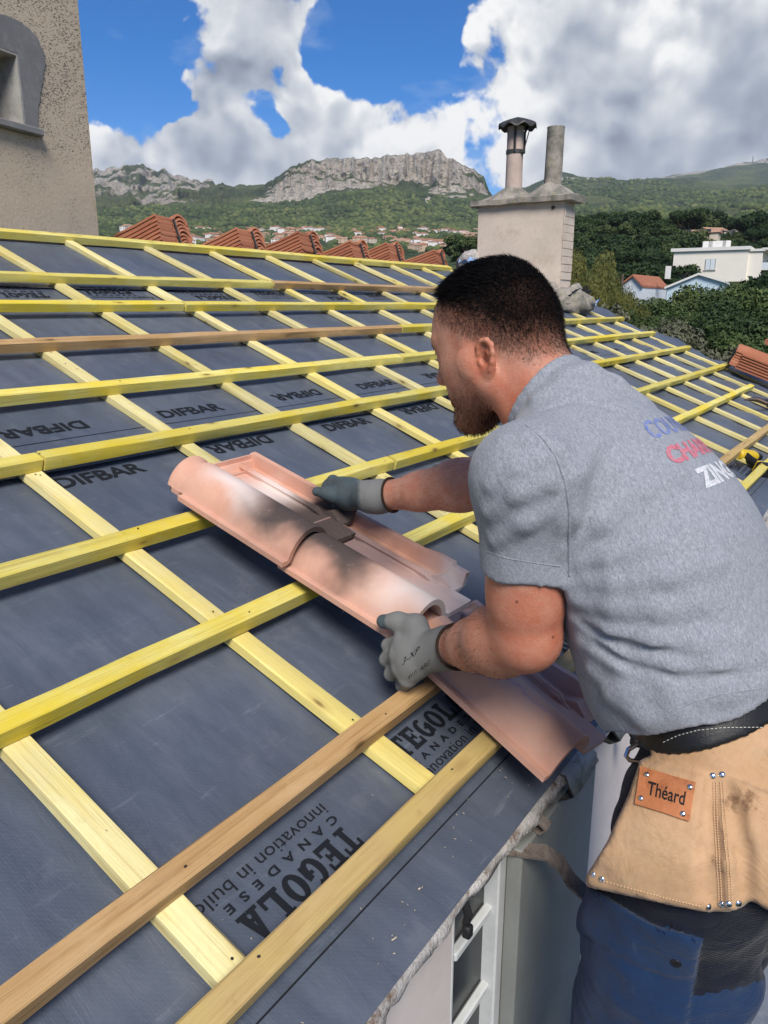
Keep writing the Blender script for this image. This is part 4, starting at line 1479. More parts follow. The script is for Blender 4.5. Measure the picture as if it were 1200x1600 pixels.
    # arms: upper arm, elbow, forearm with muscle belly
    def arm(S, E, W, sgn):
        ax, fx = nrm(E - S), nrm(W - E)
        side = nrm(np.cross(ax, fx))
        v.chain([S, S + (E - S) * .35, S + (E - S) * .75, E], [.055, .049, .045, .040], .03)
        bic = nrm(fx - ax * (fx @ ax))
        v.ell(S + (E - S) * .58 + bic * .010, np.stack([ax, bic, side], 1), (.10, .039, .040), .03)
        v.ell(S + (E - S) * .50 - bic * .010, np.stack([ax, bic, side], 1), (.11, .038, .040), .03)
        v.ell(E - bic * .004 - fx * .010, np.stack([ax, bic, side], 1), (.034, .034, .036), .02)
        v.chain([E, E + (W - E) * .28, E + (W - E) * .62, W, W + (W - E) * .12], [.041, .046, .038, .0295, .029], .025)
        pr = np.cross(side, fx)
        v.ell(E + (W - E) * .26 + pr * .006, np.stack([fx, pr, side], 1), (.085, .044, .044), .03)
    arm(LS, LE, LW, -1)
    arm(RS, RE, RW, 1)
    V, F = v.net()
    return v, V, F
# ---- skin, hair and cloth materials
def skin_fn(N):
    p = N.obj()
    zone = N.n('ShaderNodeAttribute', {'attribute_name': 'zone'}, out=0)
    hair = N.n('ShaderNodeAttribute', {'attribute_name': 'scalp'}, out=2)
    fine = N.noise(p, 420, 3, 0.6)
    blot = N.noise(p, 38, 5, 0.62)
    c = N.mix(N.mr(blot, 0.32, 0.68, 0, 0.75), zone, N.mix(1.0, zone, (0.86, 0.55, 0.46), 'MULTIPLY'))
    v = N.mr(fine, 0.3, 0.7, 0.90, 1.08)
    c = N.mix(1.0, c, N.n('ShaderNodeCombineColor', Red=v, Green=v, Blue=v), 'MULTIPLY')
    mole = N.mr(N.n('ShaderNodeTexVoronoi', Vector=p, Scale=17.0), 0.035, 0.05, 0.7, 0)
    c = N.mix(mole, c, (0.12, 0.045, 0.025))
    c = N.mix(N.math('MULTIPLY', hair, N.mr(fine, 0.3, 0.6, 0.88, 1.0)), c, (0.009, 0.007, 0.007))
    return {'Base Color': c, 'Specular IOR Level': N.mr(hair, 0.1, 0.7, 0.35, 0.0), 'Roughness': 0.52, 'Normal': N.bump(N.math('ADD', fine, N.math('MULTIPLY', N.noise(p, 150, 3, .6), 1.2)), 0.40, 0.0012),
            'Subsurface Weight': 0.12, 'Subsurface Radius': (0.006, 0.0025, 0.0015), 'Subsurface Scale': 1.0}


M_skin = material('sunburnt_skin', skin_fn, spec=0.35)


def heather_fn(base, lo, hi):
    def fn(N):
        p = N.obj()
        q = N.mapping(p, (1, 1, 1), (rad(35), rad(-20), rad(15)))
        a = N.noise(N.mapping(q, (800, 800, 260)), 1.0, 3, 0.7)
        b = N.noise(N.mapping(q, (300, 300, 110)), 1.0, 4, 0.65)
        kn = N.n('ShaderNodeTexWave', {'bands_direction': 'X'}, Vector=q, Scale=420.0, Distortion=1.5, Detail=1.0)
        t = N.math('ADD', N.math('MULTIPLY', a, 0.6), N.math('MULTIPLY', b, 0.4))
        c = N.ramp(t, [(0.34, lo), (0.5, base), (0.66, hi)])
        wr = N.noise(N.mapping(q, (5, 16, 5)), 1.0, 3, 0.5, 1.2)
        h = N.math('ADD', N.math('MULTIPLY', kn, 0.012), N.math('ADD', N.math('MULTIPLY', a, 0.03), N.math('MULTIPLY', wr, 0.55)))
        return {'Base Color': c, 'Roughness': 0.9, 'Normal': N.bump(h, 0.6, 0.010), 'Sheen Weight': 0.15}
    return fn


M_shirt = material('heather_grey_jersey', heather_fn((0.265, 0.28, 0.315), (0.165, 0.175, 0.205), (0.385, 0.40, 0.435)), spec=0.15)


def cloth_fn(col, worn, sc=1.0):
    def fn(N):
        p = N.obj()
        a = N.noise(p, 14, 6, 0.65)
        tw = N.n('ShaderNodeTexWave', {'bands_direction': 'DIAGONAL'}, Vector=p, Scale=260.0, Distortion=0.8, Detail=1.0)
        c = N.mix(N.mr(a, 0.45, 0.75, 0, 0.45), col, worn)
        c = N.mix(N.math('MULTIPLY', tw, 0.05), c, worn)
        d = N.mr(N.noise(N.mapping(p, (3, 12, 3), (.4, .2, .6)), 5, 7, .7), 0.66, 0.80, 0, 0.22)
        c = N.mix(d, c, (0.20, 0.24, 0.30))
        wr = N.noise(N.mapping(p, (7, 7, 16), (.3, .5, 0)), 1.6, 5, 0.6, 1.0)
        return {'Base Color': c, 'Roughness': 0.85, 'Normal': N.bump(N.math('ADD', N.math('MULTIPLY', tw, 0.06), wr), 0.6, 0.008), 'Sheen Weight': 0.1}
    return fn


M_blue_cloth = material('blue_work_cloth', cloth_fn((0.008, 0.026, 0.075), (0.020, 0.050, 0.115)), spec=0.2)
M_navy_cloth = material('navy_work_cloth', cloth_fn((0.0085, 0.012, 0.026), (0.02, 0.028, 0.05)), spec=0.2)


def suede_fn(N):
    p = N.obj()
    a = N.noise(p, 9, 6, 0.6)
    f = N.noise(p, 140, 4, 0.7)
    c = N.mix(N.mr(a, 0.35, 0.68), (0.54, 0.35, 0.205), (0.44, 0.265, 0.14))
    c = N.mix(N.mr(f, 0.45, 0.72, 0, 0.35), c, (0.40, 0.22, 0.10))
    st = N.math('MULTIPLY', N.mr(N.noise(p, 20, 7, 0.72), 0.57, 0.66, 0, 0.8), N.mr(N.noise(p, 4, 3, .5), .42, .60))
    c = N.mix(st, c, (0.165, 0.085, 0.045))
    c = N.mix(N.mr(N.noise(N.mapping(p, (1, 1, 1.5), (0, 0, 0), (4, 2, 1)), 12, 6, .7), .60, .72, 0, .35), c, (0.33, 0.26, 0.14))
    wr = N.noise(p, 11, 4, 0.6, 1.4)
    return {'Base Color': c, 'Roughness': 0.9, 'Normal': N.bump(N.math('ADD', N.math('MULTIPLY', f, 0.05), wr), 0.45, 0.010), 'Sheen Weight': 0.15}


M_suede = material('tan_suede', suede_fn, spec=0.15)
M_belt = grimy('black_leather', (0.010, 0.010, 0.011), 0.45, 0.2, 30, spec=0.4, bump=0.3)
M_thread = material('white_thread', base=(0.7, 0.68, 0.62), rough=0.8)
M_othread = material('tan_thread', base=(0.66, 0.44, 0.26), rough=0.8)
M_chrome = material('chrome', base=(0.72, 0.73, 0.75), rough=0.16, metal=1.0)
M_patch = grimy('orange_leather', (0.50, 0.185, 0.075), 0.6, 0.18, 20, bump=0.3, dirt=(0.30, 0.10, 0.04))
M_patchprint = material('black_burnt_print', base=(0.012, 0.010, 0.009), rough=0.7)


def glove_fn(N):
    p = N.obj()
    dip = N.n('ShaderNodeAttribute', {'attribute_name': 'dip'}, out=2)
    f = N.noise(p, 300, 3, .6)
    d = N.mr(N.math('ADD', dip, N.math('MULTIPLY', N.math('SUBTRACT', N.noise(p, 60, 4, .6), .5), .25)), .42, .58)
    kn = N.n('ShaderNodeTexWave', {'bands_direction': 'X'}, Vector=N.mapping(p, (1, 1, 1), (.4, .3, 1.0)), Scale=240.0, Distortion=1.0)
    c = N.mix(d, N.mix(N.math('MULTIPLY', kn, .5), (0.185, 0.187, 0.180), (0.27, 0.27, 0.26)), (0.065, 0.088, 0.098))
    c = N.mix(N.mr(N.noise(p, 45, 5, .7), .58, .74, 0, .35), c, (0.20, 0.19, 0.18))
    return {'Base Color': c, 'Roughness': N.mr(d, 0, 1, .9, .5), 'Normal': N.bump(N.math('ADD', N.math('MULTIPLY', kn, .35), f), .5, .0012)}


M_glove = material('coated_work_glove', glove_fn, spec=0.3)
M_cuff = material('brown_cuff_edge', base=(0.035, 0.018, 0.012), rough=0.85)


def hair_fn(N):
    t = N.n('ShaderNodeAttribute', {'attribute_name': 'tone'}, out=0)
    return {'Base Color': t, 'Roughness': 0.6}


M_hair = material('hair_strand', hair_fn, spec=0.08)


# ---- body
def build_person():
    vb, V, F = build_body()
    q = (V - HC) @ HB                          # head coordinates of every vertex
    f, u, r = q[:, 0], q[:, 1], q[:, 2]
    ar = np.abs(r)
    n1 = fbm(f * 60, u * 60, r * 60, 3, 5)
    # hair line: crown, temples, nape
    onhead = (u > -.16) & (f < .13) & (np.linalg.norm(q, axis=1) < .2)
    line = -.028 + np.clip((f + .02) / .07, 0, 1) * .055 + np.clip((f - .045) / .03, 0, 1) * .035     # lower limit of hair in u, by f
    line = np.where(f < -.03, -.030 - np.clip((-.03 - f) / .05, 0, 1) * .050, line)
    sc = np.clip((u - line) / .028 + .25 * n1 + .25, 0, 1)
    sc = sc * np.clip((.098 - f - np.clip(.07 - u, 0, .1) * .25) / .010, 0, 1)
    # sideburn strip in front of the ear
    sb = np.exp(-((f - .018) / .012) ** 2) * np.clip((.03 - u) / .03, 0, 1) * np.clip((u + .06) / .02, 0, 1) * (ar > .045) * .6
    ear = (ar > .0785) & (np.abs(f + .02) < .045) & (u < -.005) & (u > -.06)
    fade = np.clip((u - line) / .105, 0, 1)
    beard = np.clip((-.066 - u + .10 * np.clip(f, 0, .06)) / .025 + .3 * n1, 0, 1) * np.clip((f + .004) / .018, 0, 1) * (u > -.150)
    beard = np.maximum(beard, .45 * np.exp(-((f - .022) / .012) ** 2) * np.clip((-.02 - u) / .03, 0, 1) * (u > -.12) * (ar > .04))
    beard = np.maximum(beard, np.exp(-((u + .064) / .008) ** 2) * (f > .08) * .9)
    lips = ((np.abs(u + .076) < .013) & (f > .094) & (ar < .020))
    beard = np.where(lips, 0, beard)
    brow = np.exp(-((u - .016 + np.clip(ar - .03, 0, .1) * .3) / .006) ** 2) * (f > .06) * (ar > .012) * (ar < .055)
    scalp = np.where(onhead & ~ear, np.maximum(np.maximum(sc * np.clip(.14 + 1.2 * fade ** 1.15, 0, 1), sb * .5), np.maximum(beard * .40, brow * .9)), 0)
    eye = (np.abs(u + .007) < .0085) & (np.abs(ar - .031) < .013) & (f > .074) & (f < .092)
    skin = np.tile(np.array([.57, .305, .215]), (len(V), 1))
    red = np.array([.51, .195, .115])
    m = np.clip(np.exp(-((f + .02) / .03) ** 2 - ((u + .04) / .035) ** 2) * (ar > .074) * 1.1, 0, 1)          # ears
    neckz = np.clip((-u - .05) / .05, 0, 1) * np.clip((.03 - f) / .05, 0, 1) * onhead
    m = np.maximum(m, neckz * .85)
    # sunburnt upper arm and elbow
    def near(c, rr):
        return np.exp(-(((V - c) ** 2).sum(1)) / rr ** 2)
    m = np.maximum(m, near(LS + (LE - LS) * .8, .085))
    m = np.maximum(m, near(LE, .07))
    skin = skin * (1 - m[:, None]) + red * m[:, None]
    fore = np.maximum(near((LE + LW) / 2 + .2 * (LW - LE), .11), near((RE + RW) / 2, .16))
    skin = skin * (1 - .5 * fore[:, None]) + np.array([.58, .29, .205]) * .5 * fore[:, None]
    skin[lips] = (.42, .16, .13)
    skin[eye] = (.62, .60, .57)
    iris = eye & (np.abs(ar - .031) < .0052) & (np.abs(u + .008) < .0055)
    skin[iris] = (.03, .02, .012)
    me, W = vol_mesh('person', V, F, M_skin, {'zone': skin, 'scalp': scalp}, 1)
    person = link('person', me)
    tag(person, 'roofer in grey t-shirt, tan tool apron and blue trousers bending to lay a tile', 'person')
    return person, vb, V, F, dict(sc=np.where(onhead & ~ear, sc, 0), fade=fade, beard=np.where(onhead & ~ear, beard, 0), q=q, brow=np.where(onhead, brow, 0))


person, vbody, bV, bF, hairinfo = build_person()


def strands(name, roots, dirs, lens, curl, cols, parent, width=0.0007, seg=3, seed=1, droop=0.0):
    """Fine tapering ribbons, crossed so that they have body from every side."""
    r = np.random.default_rng(seed)
    n = len(roots)
    side = np.cross(dirs, r.normal(size=(n, 3)))
    side /= np.linalg.norm(side, axis=1)[:, None]
    V, F = [], []
    lv = []
    for k in range(seg + 1):
        t = k / seg
        c = roots + dirs * (lens * t)[:, None] + curl * (lens * t * t)[:, None]
        w = width * (1 - t) + width * 0.15
        lv.append((c - side * w / 2, c + side * w / 2))
    A = np.stack([np.stack(x, 1) for x in lv], 1)           # n, seg+1, 2, 3
    Vall = A.reshape(-1, 3) @ CAMB.T
    base = np.arange(n) * (seg + 1) * 2
    Fs = []
    for k in range(seg):
        b = base + k * 2
        Fs.append(np.stack([b, b + 1, b + 3, b + 2], 1))
    Fs = np.concatenate(Fs)
    me = bpy.data.meshes.new(name)
    me.vertices.add(len(Vall))
    me.vertices.foreach_set('co', Vall.astype(np.float32).ravel())
    me.loops.add(Fs.size)
    me.loops.foreach_set('vertex_index', Fs.astype(np.int32).ravel())
    me.polygons.add(len(Fs))
    me.polygons.foreach_set('loop_start', np.arange(0, Fs.size, 4, dtype=np.int32))
    me.update(calc_edges=True)
    at = me.attributes.new('tone', 'FLOAT_COLOR', 'POINT')
    cc = np.repeat(cols, (seg + 1) * 2, 0)
    at.data.foreach_set('color', np.concatenate([cc, np.ones((len(cc), 1))], 1).astype(np.float32).ravel())
    me.materials.append(M_hair)
    return link(name, me, parent)


def grow():
    q, sc, fade, beard = hairinfo['q'], hairinfo['sc'], hairinfo['fade'], hairinfo['beard']
    # vertex normals
    tri = bV[bF]
    fn_ = np.cross(tri[:, 2] - tri[:, 0], tri[:, 3] - tri[:, 1])
    vn = np.zeros_like(bV)
    for k in range(4):
        for c in range(3):
            vn[:, c] += np.bincount(bF[:, k], fn_[:, c], len(bV))
    vn /= np.linalg.norm(vn, axis=1)[:, None] + 1e-12
    if ((vn * (bV - HC)).sum(1)[sc > .5]).mean() < 0:
        vn = -vn
    r = np.random.default_rng(11)

    def sample(w, n):
        w = w / w.sum()
        i = r.choice(len(w), n, p=w)
        return i
    # long top
    wt = np.where(sc > .3, np.clip((fade - .42) / .3, 0, 1), 0)
    i = sample(wt, 36000)
    jit = r.normal(0, .0016, (len(i), 3))
    nn = vn[i]
    d = nn * .72 + HF * .75 + HU * .22 + r.normal(0, .11, (len(i), 3))
    back = np.clip((-q[i, 0] - .04) / .05, 0, 1)[:, None]
    d = d * (1 - back) + back * (nn * .9 - HF * .25 + HU * .45 + r.normal(0, .14, (len(i), 3)))
    d /= np.linalg.norm(d, axis=1)[:, None]
    top = np.clip((q[i, 1] - .045) / .05, 0, 1)
    front = np.clip((q[i, 0] - .03) / .05, 0, 1)
    ln = (.008 + .018 * top + .022 * front * top) * r.uniform(.6, 1.15, len(i))
    col = np.array([.0032, .0030, .0036]) * r.uniform(.5, 1.6, len(i))[:, None]
    h = strands('hair', bV[i] + jit - nn * .001, d, ln, -nn * .55 + HF * .15, col, person, .00075, 3, 1)
    # clipped sides
    ws = np.where(sc > .25, np.clip(1.15 - fade, .05, 1) * sc * np.clip(.25 + fade * 1.6, 0, 1), 0)
    i = sample(ws, 32000)
    nn = vn[i]
    d = nn * .38 - HU * .80 - HF * .25 + r.normal(0, .14, (len(i), 3))
    d /= np.linalg.norm(d, axis=1)[:, None]
    ln = (.0018 + .009 * fade[i]) * r.uniform(.6, 1.2, len(i))
    col = (np.array([.026, .018, .015]) * (1 - fade[i])[:, None] + np.array([.0065, .006, .0065]) * fade[i][:, None]) * r.uniform(.5, 1.7, len(i))[:, None]
    strands('hair', bV[i] + r.normal(0, .001, (len(i), 3)), d, ln, nn * 0, col, person, .0003, 2, 2)
    # fine hair along the forearms
    fa = np.zeros(len(bV))
    for E_, W_ in ((LE, LW), (RE, RW)):
        ax = W_ - E_
        t = np.clip(((bV - E_) @ ax) / (ax @ ax), 0, 1)
        dd = np.linalg.norm(bV - (E_ + t[:, None] * ax), axis=1)
        fa = np.maximum(fa, ((t > .12) & (t < .95) & (dd < .07)) * (.3 + .7 * (vnoise(bV[:, 0] * 40, bV[:, 1] * 40, bV[:, 2] * 40) > 0)))
    i = sample(fa, 3200)
    nn = vn[i]
    dn_ = np.where((np.linalg.norm(bV[i] - LW, axis=1) < np.linalg.norm(bV[i] - RW, axis=1))[:, None], nrm(LW - LE), nrm(RW - RE))
    d = nn * .45 + dn_ * .8 - UPc * .25 + r.normal(0, .3, (len(i), 3))
    d /= np.linalg.norm(d, axis=1)[:, None]
    strands('arm_hair', bV[i], d, r.uniform(.005, .012, len(i)), -nn * .25, np.array([.085, .045, .025]) * r.uniform(.6, 1.4, len(i))[:, None], person, .00028, 2, 4)
    wb = np.where(beard > .2, beard, 0) + hairinfo['brow'] * .3
    i = sample(wb, 6500)
    nn = vn[i]
    d = nn * .55 - HU * .75 + HF * .15 + r.normal(0, .30, (len(i), 3))
    d /= np.linalg.norm(d, axis=1)[:, None]
    ln = (.0028 + .0055 * np.clip((-.08 - q[i, 1]) / .04, 0, 1)) * r.uniform(.5, 1.2, len(i))
    mix_ = r.uniform(0, 1, len(i))[:, None]
    col = np.array([.13, .050, .022]) * mix_ + np.array([.030, .017, .011]) * (1 - mix_)
    strands('beard', bV[i] + r.normal(0, .001, (len(i), 3)), d, ln, -nn * .2, col, person, .0005, 2, 3)


grow()


# ---- t-shirt
def build_shirt():
    v = Vol(axis_grid([(0.02, 0.74, 0.0042)]), axis_grid([(-0.30, 0.50, 0.0042)]), axis_grid([(0.84, 1.48, 0.0046)]))
    v.ell(T_(.01, -.060, .05), BB, (.178, .112, .16), .03)
    v.ell(T_(.01, -.045, .18), BB, (.180, .150, .15), .05)
    v.ell(T_(.01, -.055, .33), BB, (.188, .148, .19), .06)
    v.ell(T_(.01, -.035, .46), BB, (.175, .102, .13), .06)
    v.cone(T_(0, -.02, .45), LS, .080, .060, .06)
    v.cone(T_(0, -.02, .45), RS, .080, .060, .06)
    v.cone(NB - TT * .035 - FF * .01, LS, .055, .052, .05)
    v.cone(NB - TT * .035 - FF * .01, RS, .055, .052, .05)
    v.cone(T_(0, -.030, .49), NB - TT * .015 - FF * .015, .075, .064, .05)
    # sleeves, sawn off at the hem
    A = Vol(*v.a)
    for S, E, t in ((LS, LE, .555), (RS, RE, .62)):
        ax = nrm(E - S)
        p = S + (E - S) * t
        B = Vol(*v.a)
        B.cone(S, S + (E - S) * .75, .065, .0625, 0)
        X, Y, Z = B.pts((slice(None),) * 3)
        wob = .004 * np.sin(X * 60) * np.sin(Z * 50)
        B.D = np.maximum(B.D, ((X - p[0]) * ax[0] + (Y - p[1]) * ax[1] + (Z - p[2]) * ax[2] + wob).astype(np.float32))
        A.D = np.minimum(A.D, B.D)
    k = .035
    h = np.clip(.5 + .5 * (A.D - v.D) / k, 0, 1)
    v.D = (A.D * (1 - h) + v.D * h - k * h * (1 - h)).astype(np.float32)
    return v


def shirt_finish(v):
    # creases: soft ridges following pixel polylines laid on the cloth
    def fold(pl, r=.010, k=.022, lift=.35, mode='add'):
        pts = [v.hit(x, y) for x, y in pl]
        pts = [p for p in pts if p is not None]
        if len(pts) < 2:
            return
        n = len(pts)
        c = []
        for i, p in enumerate(pts):
            vd = nrm(p)
            c.append(p + vd * r * (.9 - lift) if mode == 'add' else p - vd * r * .55)
        rr = [r * (.45 + .55 * math.sin(math.pi * min(1, max(0, (i + .6) / (n + .2))))) for i in range(n)]
        v.chain(c, rr, k, mode)
    F1 = [
        # waist bunching
        ([(905, 965), (960, 985), (1020, 1000), (1090, 1005), (1150, 1000)], .010), ([(915, 1000), (975, 1030), (1050, 1045), (1120, 1042), (1190, 1020)], .011),
        ([(930, 1045), (985, 1075), (1050, 1085), (1130, 1080), (1195, 1062)], .009), ([(960, 1085), (1010, 1112), (1060, 1112)], .010), ([(900, 935), (960, 945), (1030, 950), (1090, 945)], .008),
        # drag lines from the armpit across the back
        ([(890, 800), (900, 740), (930, 690)], .007), ([(905, 850), (940, 815), (1000, 770), (1060, 745)], .008), ([(895, 880), (950, 870), (1020, 850)], .007), ([(900, 905), (960, 910), (1040, 900), (1120, 880)], .006),
        # sleeve pulls
        ([(770, 760), (810, 735), (850, 720), (880, 715)], .006), ([(765, 800), (810, 770), (860, 750), (885, 745)], .006), ([(775, 845), (820, 815), (870, 790)], .006), ([(880, 760), (885, 810), (880, 860)], .007),
        ([(790, 690), (830, 690), (870, 700)], .005),
        ([(880, 590), (920, 580), (960, 600), (1000, 625)], .005), ([(800, 650), (840, 625), (885, 600)], .004)]
    for pl, r in F1:
        fold(pl, r * 1.6, .016, .15)
    for pl, r in (([(892, 905), (888, 850), (890, 790), (880, 740), (862, 700), (832, 672)], .0060), ([(930, 1010), (990, 1045), (1070, 1062), (1150, 1055)], .006), ([(910, 978), (980, 1012), (1060, 1022)], .006), ([(960, 640), (900, 625), (850, 640)], .003)):
        fold(pl, r, .008, 0, 'sub')
    X, Y, Z = v.pts((slice(None),) * 3)
    G3 = np.meshgrid(*v.a, indexing='ij')
    band = np.abs(v.D) < .03
    q = [g[band] for g in G3]
    v.D[band] += (.0022 * fbm(q[0] * 6, q[1] * 9, q[2] * 6, 2, 21)).astype(np.float32)
    # collar opening, hem and sleeve openings
    for S, E, t in ((LS, LE, .555), (RS, RE, .62)):
        ax = nrm(E - S)
        p = S + (E - S) * t
        v.cone(p - ax * .05, p + ax * .03, .0520, .0525, .002, 'sub')
    # ribbed collar
    na = nrm(H_(-.03, -.05, 0) - NB)
    na = nrm(na + .22 * FF)
    c0 = NB + na * .010 + FF * .008
    e1 = nrm(RR - na * (RR @ na))
    e2 = np.cross(na, e1)
    ring = [c0 + e1 * .069 * math.cos(a) + e2 * .071 * math.sin(a) for a in np.linspace(0, 2 * math.pi, 29)]
    v.cone(c0 - na * .02, c0 + na * .10, .066, .066, .004, 'sub')
    v.chain(ring, [.0065] * 29, .007)
    return v


vs = build_shirt()
# armpit-aware sleeve cut happens inside shirt_finish; hem plane last
shirt_finish(vs)
G3_ = np.meshgrid(*vs.a, indexing='ij')
th_ = sum((g - HP[i]) * TT[i] for i, g in enumerate(G3_))
wv_ = .006 * vnoise(G3_[0] * 14, G3_[2] * 14, seed=77)
vs.D = np.maximum(vs.D, (.142 + wv_ - th_).astype(np.float32))
del G3_, th_, wv_
sV, sF = vs.net()
me, sW = vol_mesh('t_shirt', sV, sF, M_shirt, None, 1)
t_shirt = link('t_shirt', me, person)
# ---- pixel-free helpers on finished surfaces: rays from the eye point find where trims sit on the cloth
from mathutils.bvhtree import BVHTree


def bvh_of(o):
    me = o.data
    return BVHTree.FromPolygons([v.co[:] for v in me.vertices], [list(p.vertices) for p in me.polygons])


def on(b, x, y, lift=0.0):
    d = CAMB @ nrm(P(x, y, 1.0))
    h = b.ray_cast(Vector((0, 0, 0)), Vector(d))
    if h[0] is None:
        return None, None
    n = np.array(h[1])
    if n @ d > 0:
        n = -n
    return np.array(h[0]) + n * lift, n


def inside(px, py, poly):
    r = np.zeros(px.shape, bool)
    n = len(poly)
    for i in range(n):
        x0, y0 = poly[i]
        x1, y1 = poly[(i + 1) % n]
        if y0 == y1:
            continue
        c = ((y0 > py) != (y1 > py)) & (px < (x1 - x0) * (py - y0) / (y1 - y0) + x0)
        r ^= c
    return r


def proj_grid(v, sl):
    X, Y, Z = v.pts(sl)
    Z = np.maximum(Z, .05)
    return 600 + 1200 * (X + 0 * Y) / Z, 800 + 1200 * (Y + 0 * X) / Z, Z + 0 * X + 0 * Y


# ---- trousers and boots
DECK = -1.63
def build_trousers():
    v = Vol(axis_grid([(0.10, 0.80, 0.005)]), axis_grid([(0.22, 1.36, 0.005)]), axis_grid([(0.82, 1.72, 0.005)]))
    v.ell(T_(.01, -.035, -.02), BB, (.172, .120, .15), .04)
    v.ell(T_(.01, -.062, .09), BB, (.158, .098, .10), .04)
    feet = []
    for s_ in (-1, 1):
        h = T_(.088 * s_, -.005, -.03)
        zt = (CAMB @ h)[2]
        kn = h - UPc * .43 + Yc * (.045 if s_ < 0 else .02) + Xc * .03 * s_
        an = h - UPc * (zt - DECK - .09) + Yc * -.02 + Xc * .04 * s_
        v.chain([h, h * .55 + kn * .45, kn, kn * .5 + an * .5, an], [.112, .106, .086, .080, .068], .03)
        feet.append(an)
    X, Y, Z = v.pts((slice(None),) * 3)
    G3 = np.meshgrid(*v.a, indexing='ij')
    band = np.abs(v.D) < .03
    q = [g[band] for g in G3]
    v.D[band] += (.0065 * fbm(q[0] * 8, q[1] * 14, q[2] * 8, 4, 41)).astype(np.float32)
    px, py, zz = proj_grid(v, (slice(None),) * 3)
    pk = inside(px, py, POCKET) & (zz < 1.2)
    v.D -= np.where(pk, .009, 0).astype(np.float32)
    fl = inside(px, py, FLAP) & (zz < 1.2)
    v.D -= np.where(fl, .005, 0).astype(np.float32)
    return v, feet


POCKET = [(880, 1380), (905, 1375), (960, 1410), (1020, 1446), (1096, 1466), (1081, 1553), (1060, 1660), (860, 1660)]
FLAP = [(880, 1370), (905, 1375), (960, 1410), (1020, 1446), (1096, 1466), (1084, 1530), (1040, 1526), (960, 1490), (880, 1440)]
tv, feet = build_trousers()
tV, tF = tv.net()
pxy = np.stack([600 + 1200 * tV[:, 0] / tV[:, 2], 800 + 1200 * tV[:, 1] / tV[:, 2]], 1)
blue = inside(pxy[:, 0], pxy[:, 1], [(860, 1372), (905, 1372), (960, 1408), (1020, 1444), (1098, 1465), (1083, 1556), (1150, 1545), (1200, 1528), (1200, 1700), (900, 1700), (880, 1550)]) & (tV[:, 2] < 1.25)


def trouser_fn(N):
    z = N.n('ShaderNodeAttribute', {'attribute_name': 'blue'}, out=2)
    a, b = cloth_fn((0.008, 0.028, 0.082), (0.020, 0.050, 0.115))(N), cloth_fn((0.0050, 0.0072, 0.016), (0.012, 0.017, 0.032))(N)
    b['Base Color'] = N.mix(N.mr(z, .4, .6), b['Base Color'], a['Base Color'])
    return b


me, _ = vol_mesh('trousers', tV, tF, material('blue_and_navy_trousers', trouser_fn, spec=0.2), {'blue': blue.astype(float)}, 1)
trousers = link('trousers', me, person)
M_boot = grimy('dark_work_boot', (0.035, 0.028, 0.022), 0.7, 0.3, 14)
for an in feet:
    v = Vol(axis_grid([(an[0] - .30, an[0] + .16, .008)]), axis_grid([(an[1] - .16, an[1] + .20, .008)]), axis_grid([(an[2] - .14, an[2] + .32, .008)]))
    sole = an - UPc * .045
    v.chain([an + UPc * .06, an - UPc * .02, sole - Yc * .03], [.055, .055, .048], .03)
    v.chain([sole - UPc * .005, sole + Yc * .10 - UPc * .008, sole + Yc * .175 - UPc * .010], [.050, .044, .036], .03)
    v.cut(an - UPc * .0895, -UPc)
    bV_, bF_ = v.net()
    me, _ = vol_mesh('boot', bV_, bF_, M_boot, None, 1)
    link('boot', me, person)

# ---- tool apron: tan suede hung from a black belt
APRON = [(1003, 1150), (1035, 1120), (1110, 1085), (1300, 1060), (1500, 1060), (1500, 1440), (1290, 1420), (1215, 1428), (1190, 1414), (1172, 1404), (1152, 1420), (1105, 1424), (1040, 1411), (975, 1396), (919, 1384), (919, 1368), (950, 1318), (985, 1240), (1002, 1188), (1022, 1180)]
MOUTH_L = [(985, 1186), (1030, 1196), (1070, 1205), (1112, 1213)]
MOUTH_R = [(1128, 1209), (1160, 1222), (1200, 1240), (1260, 1255)]


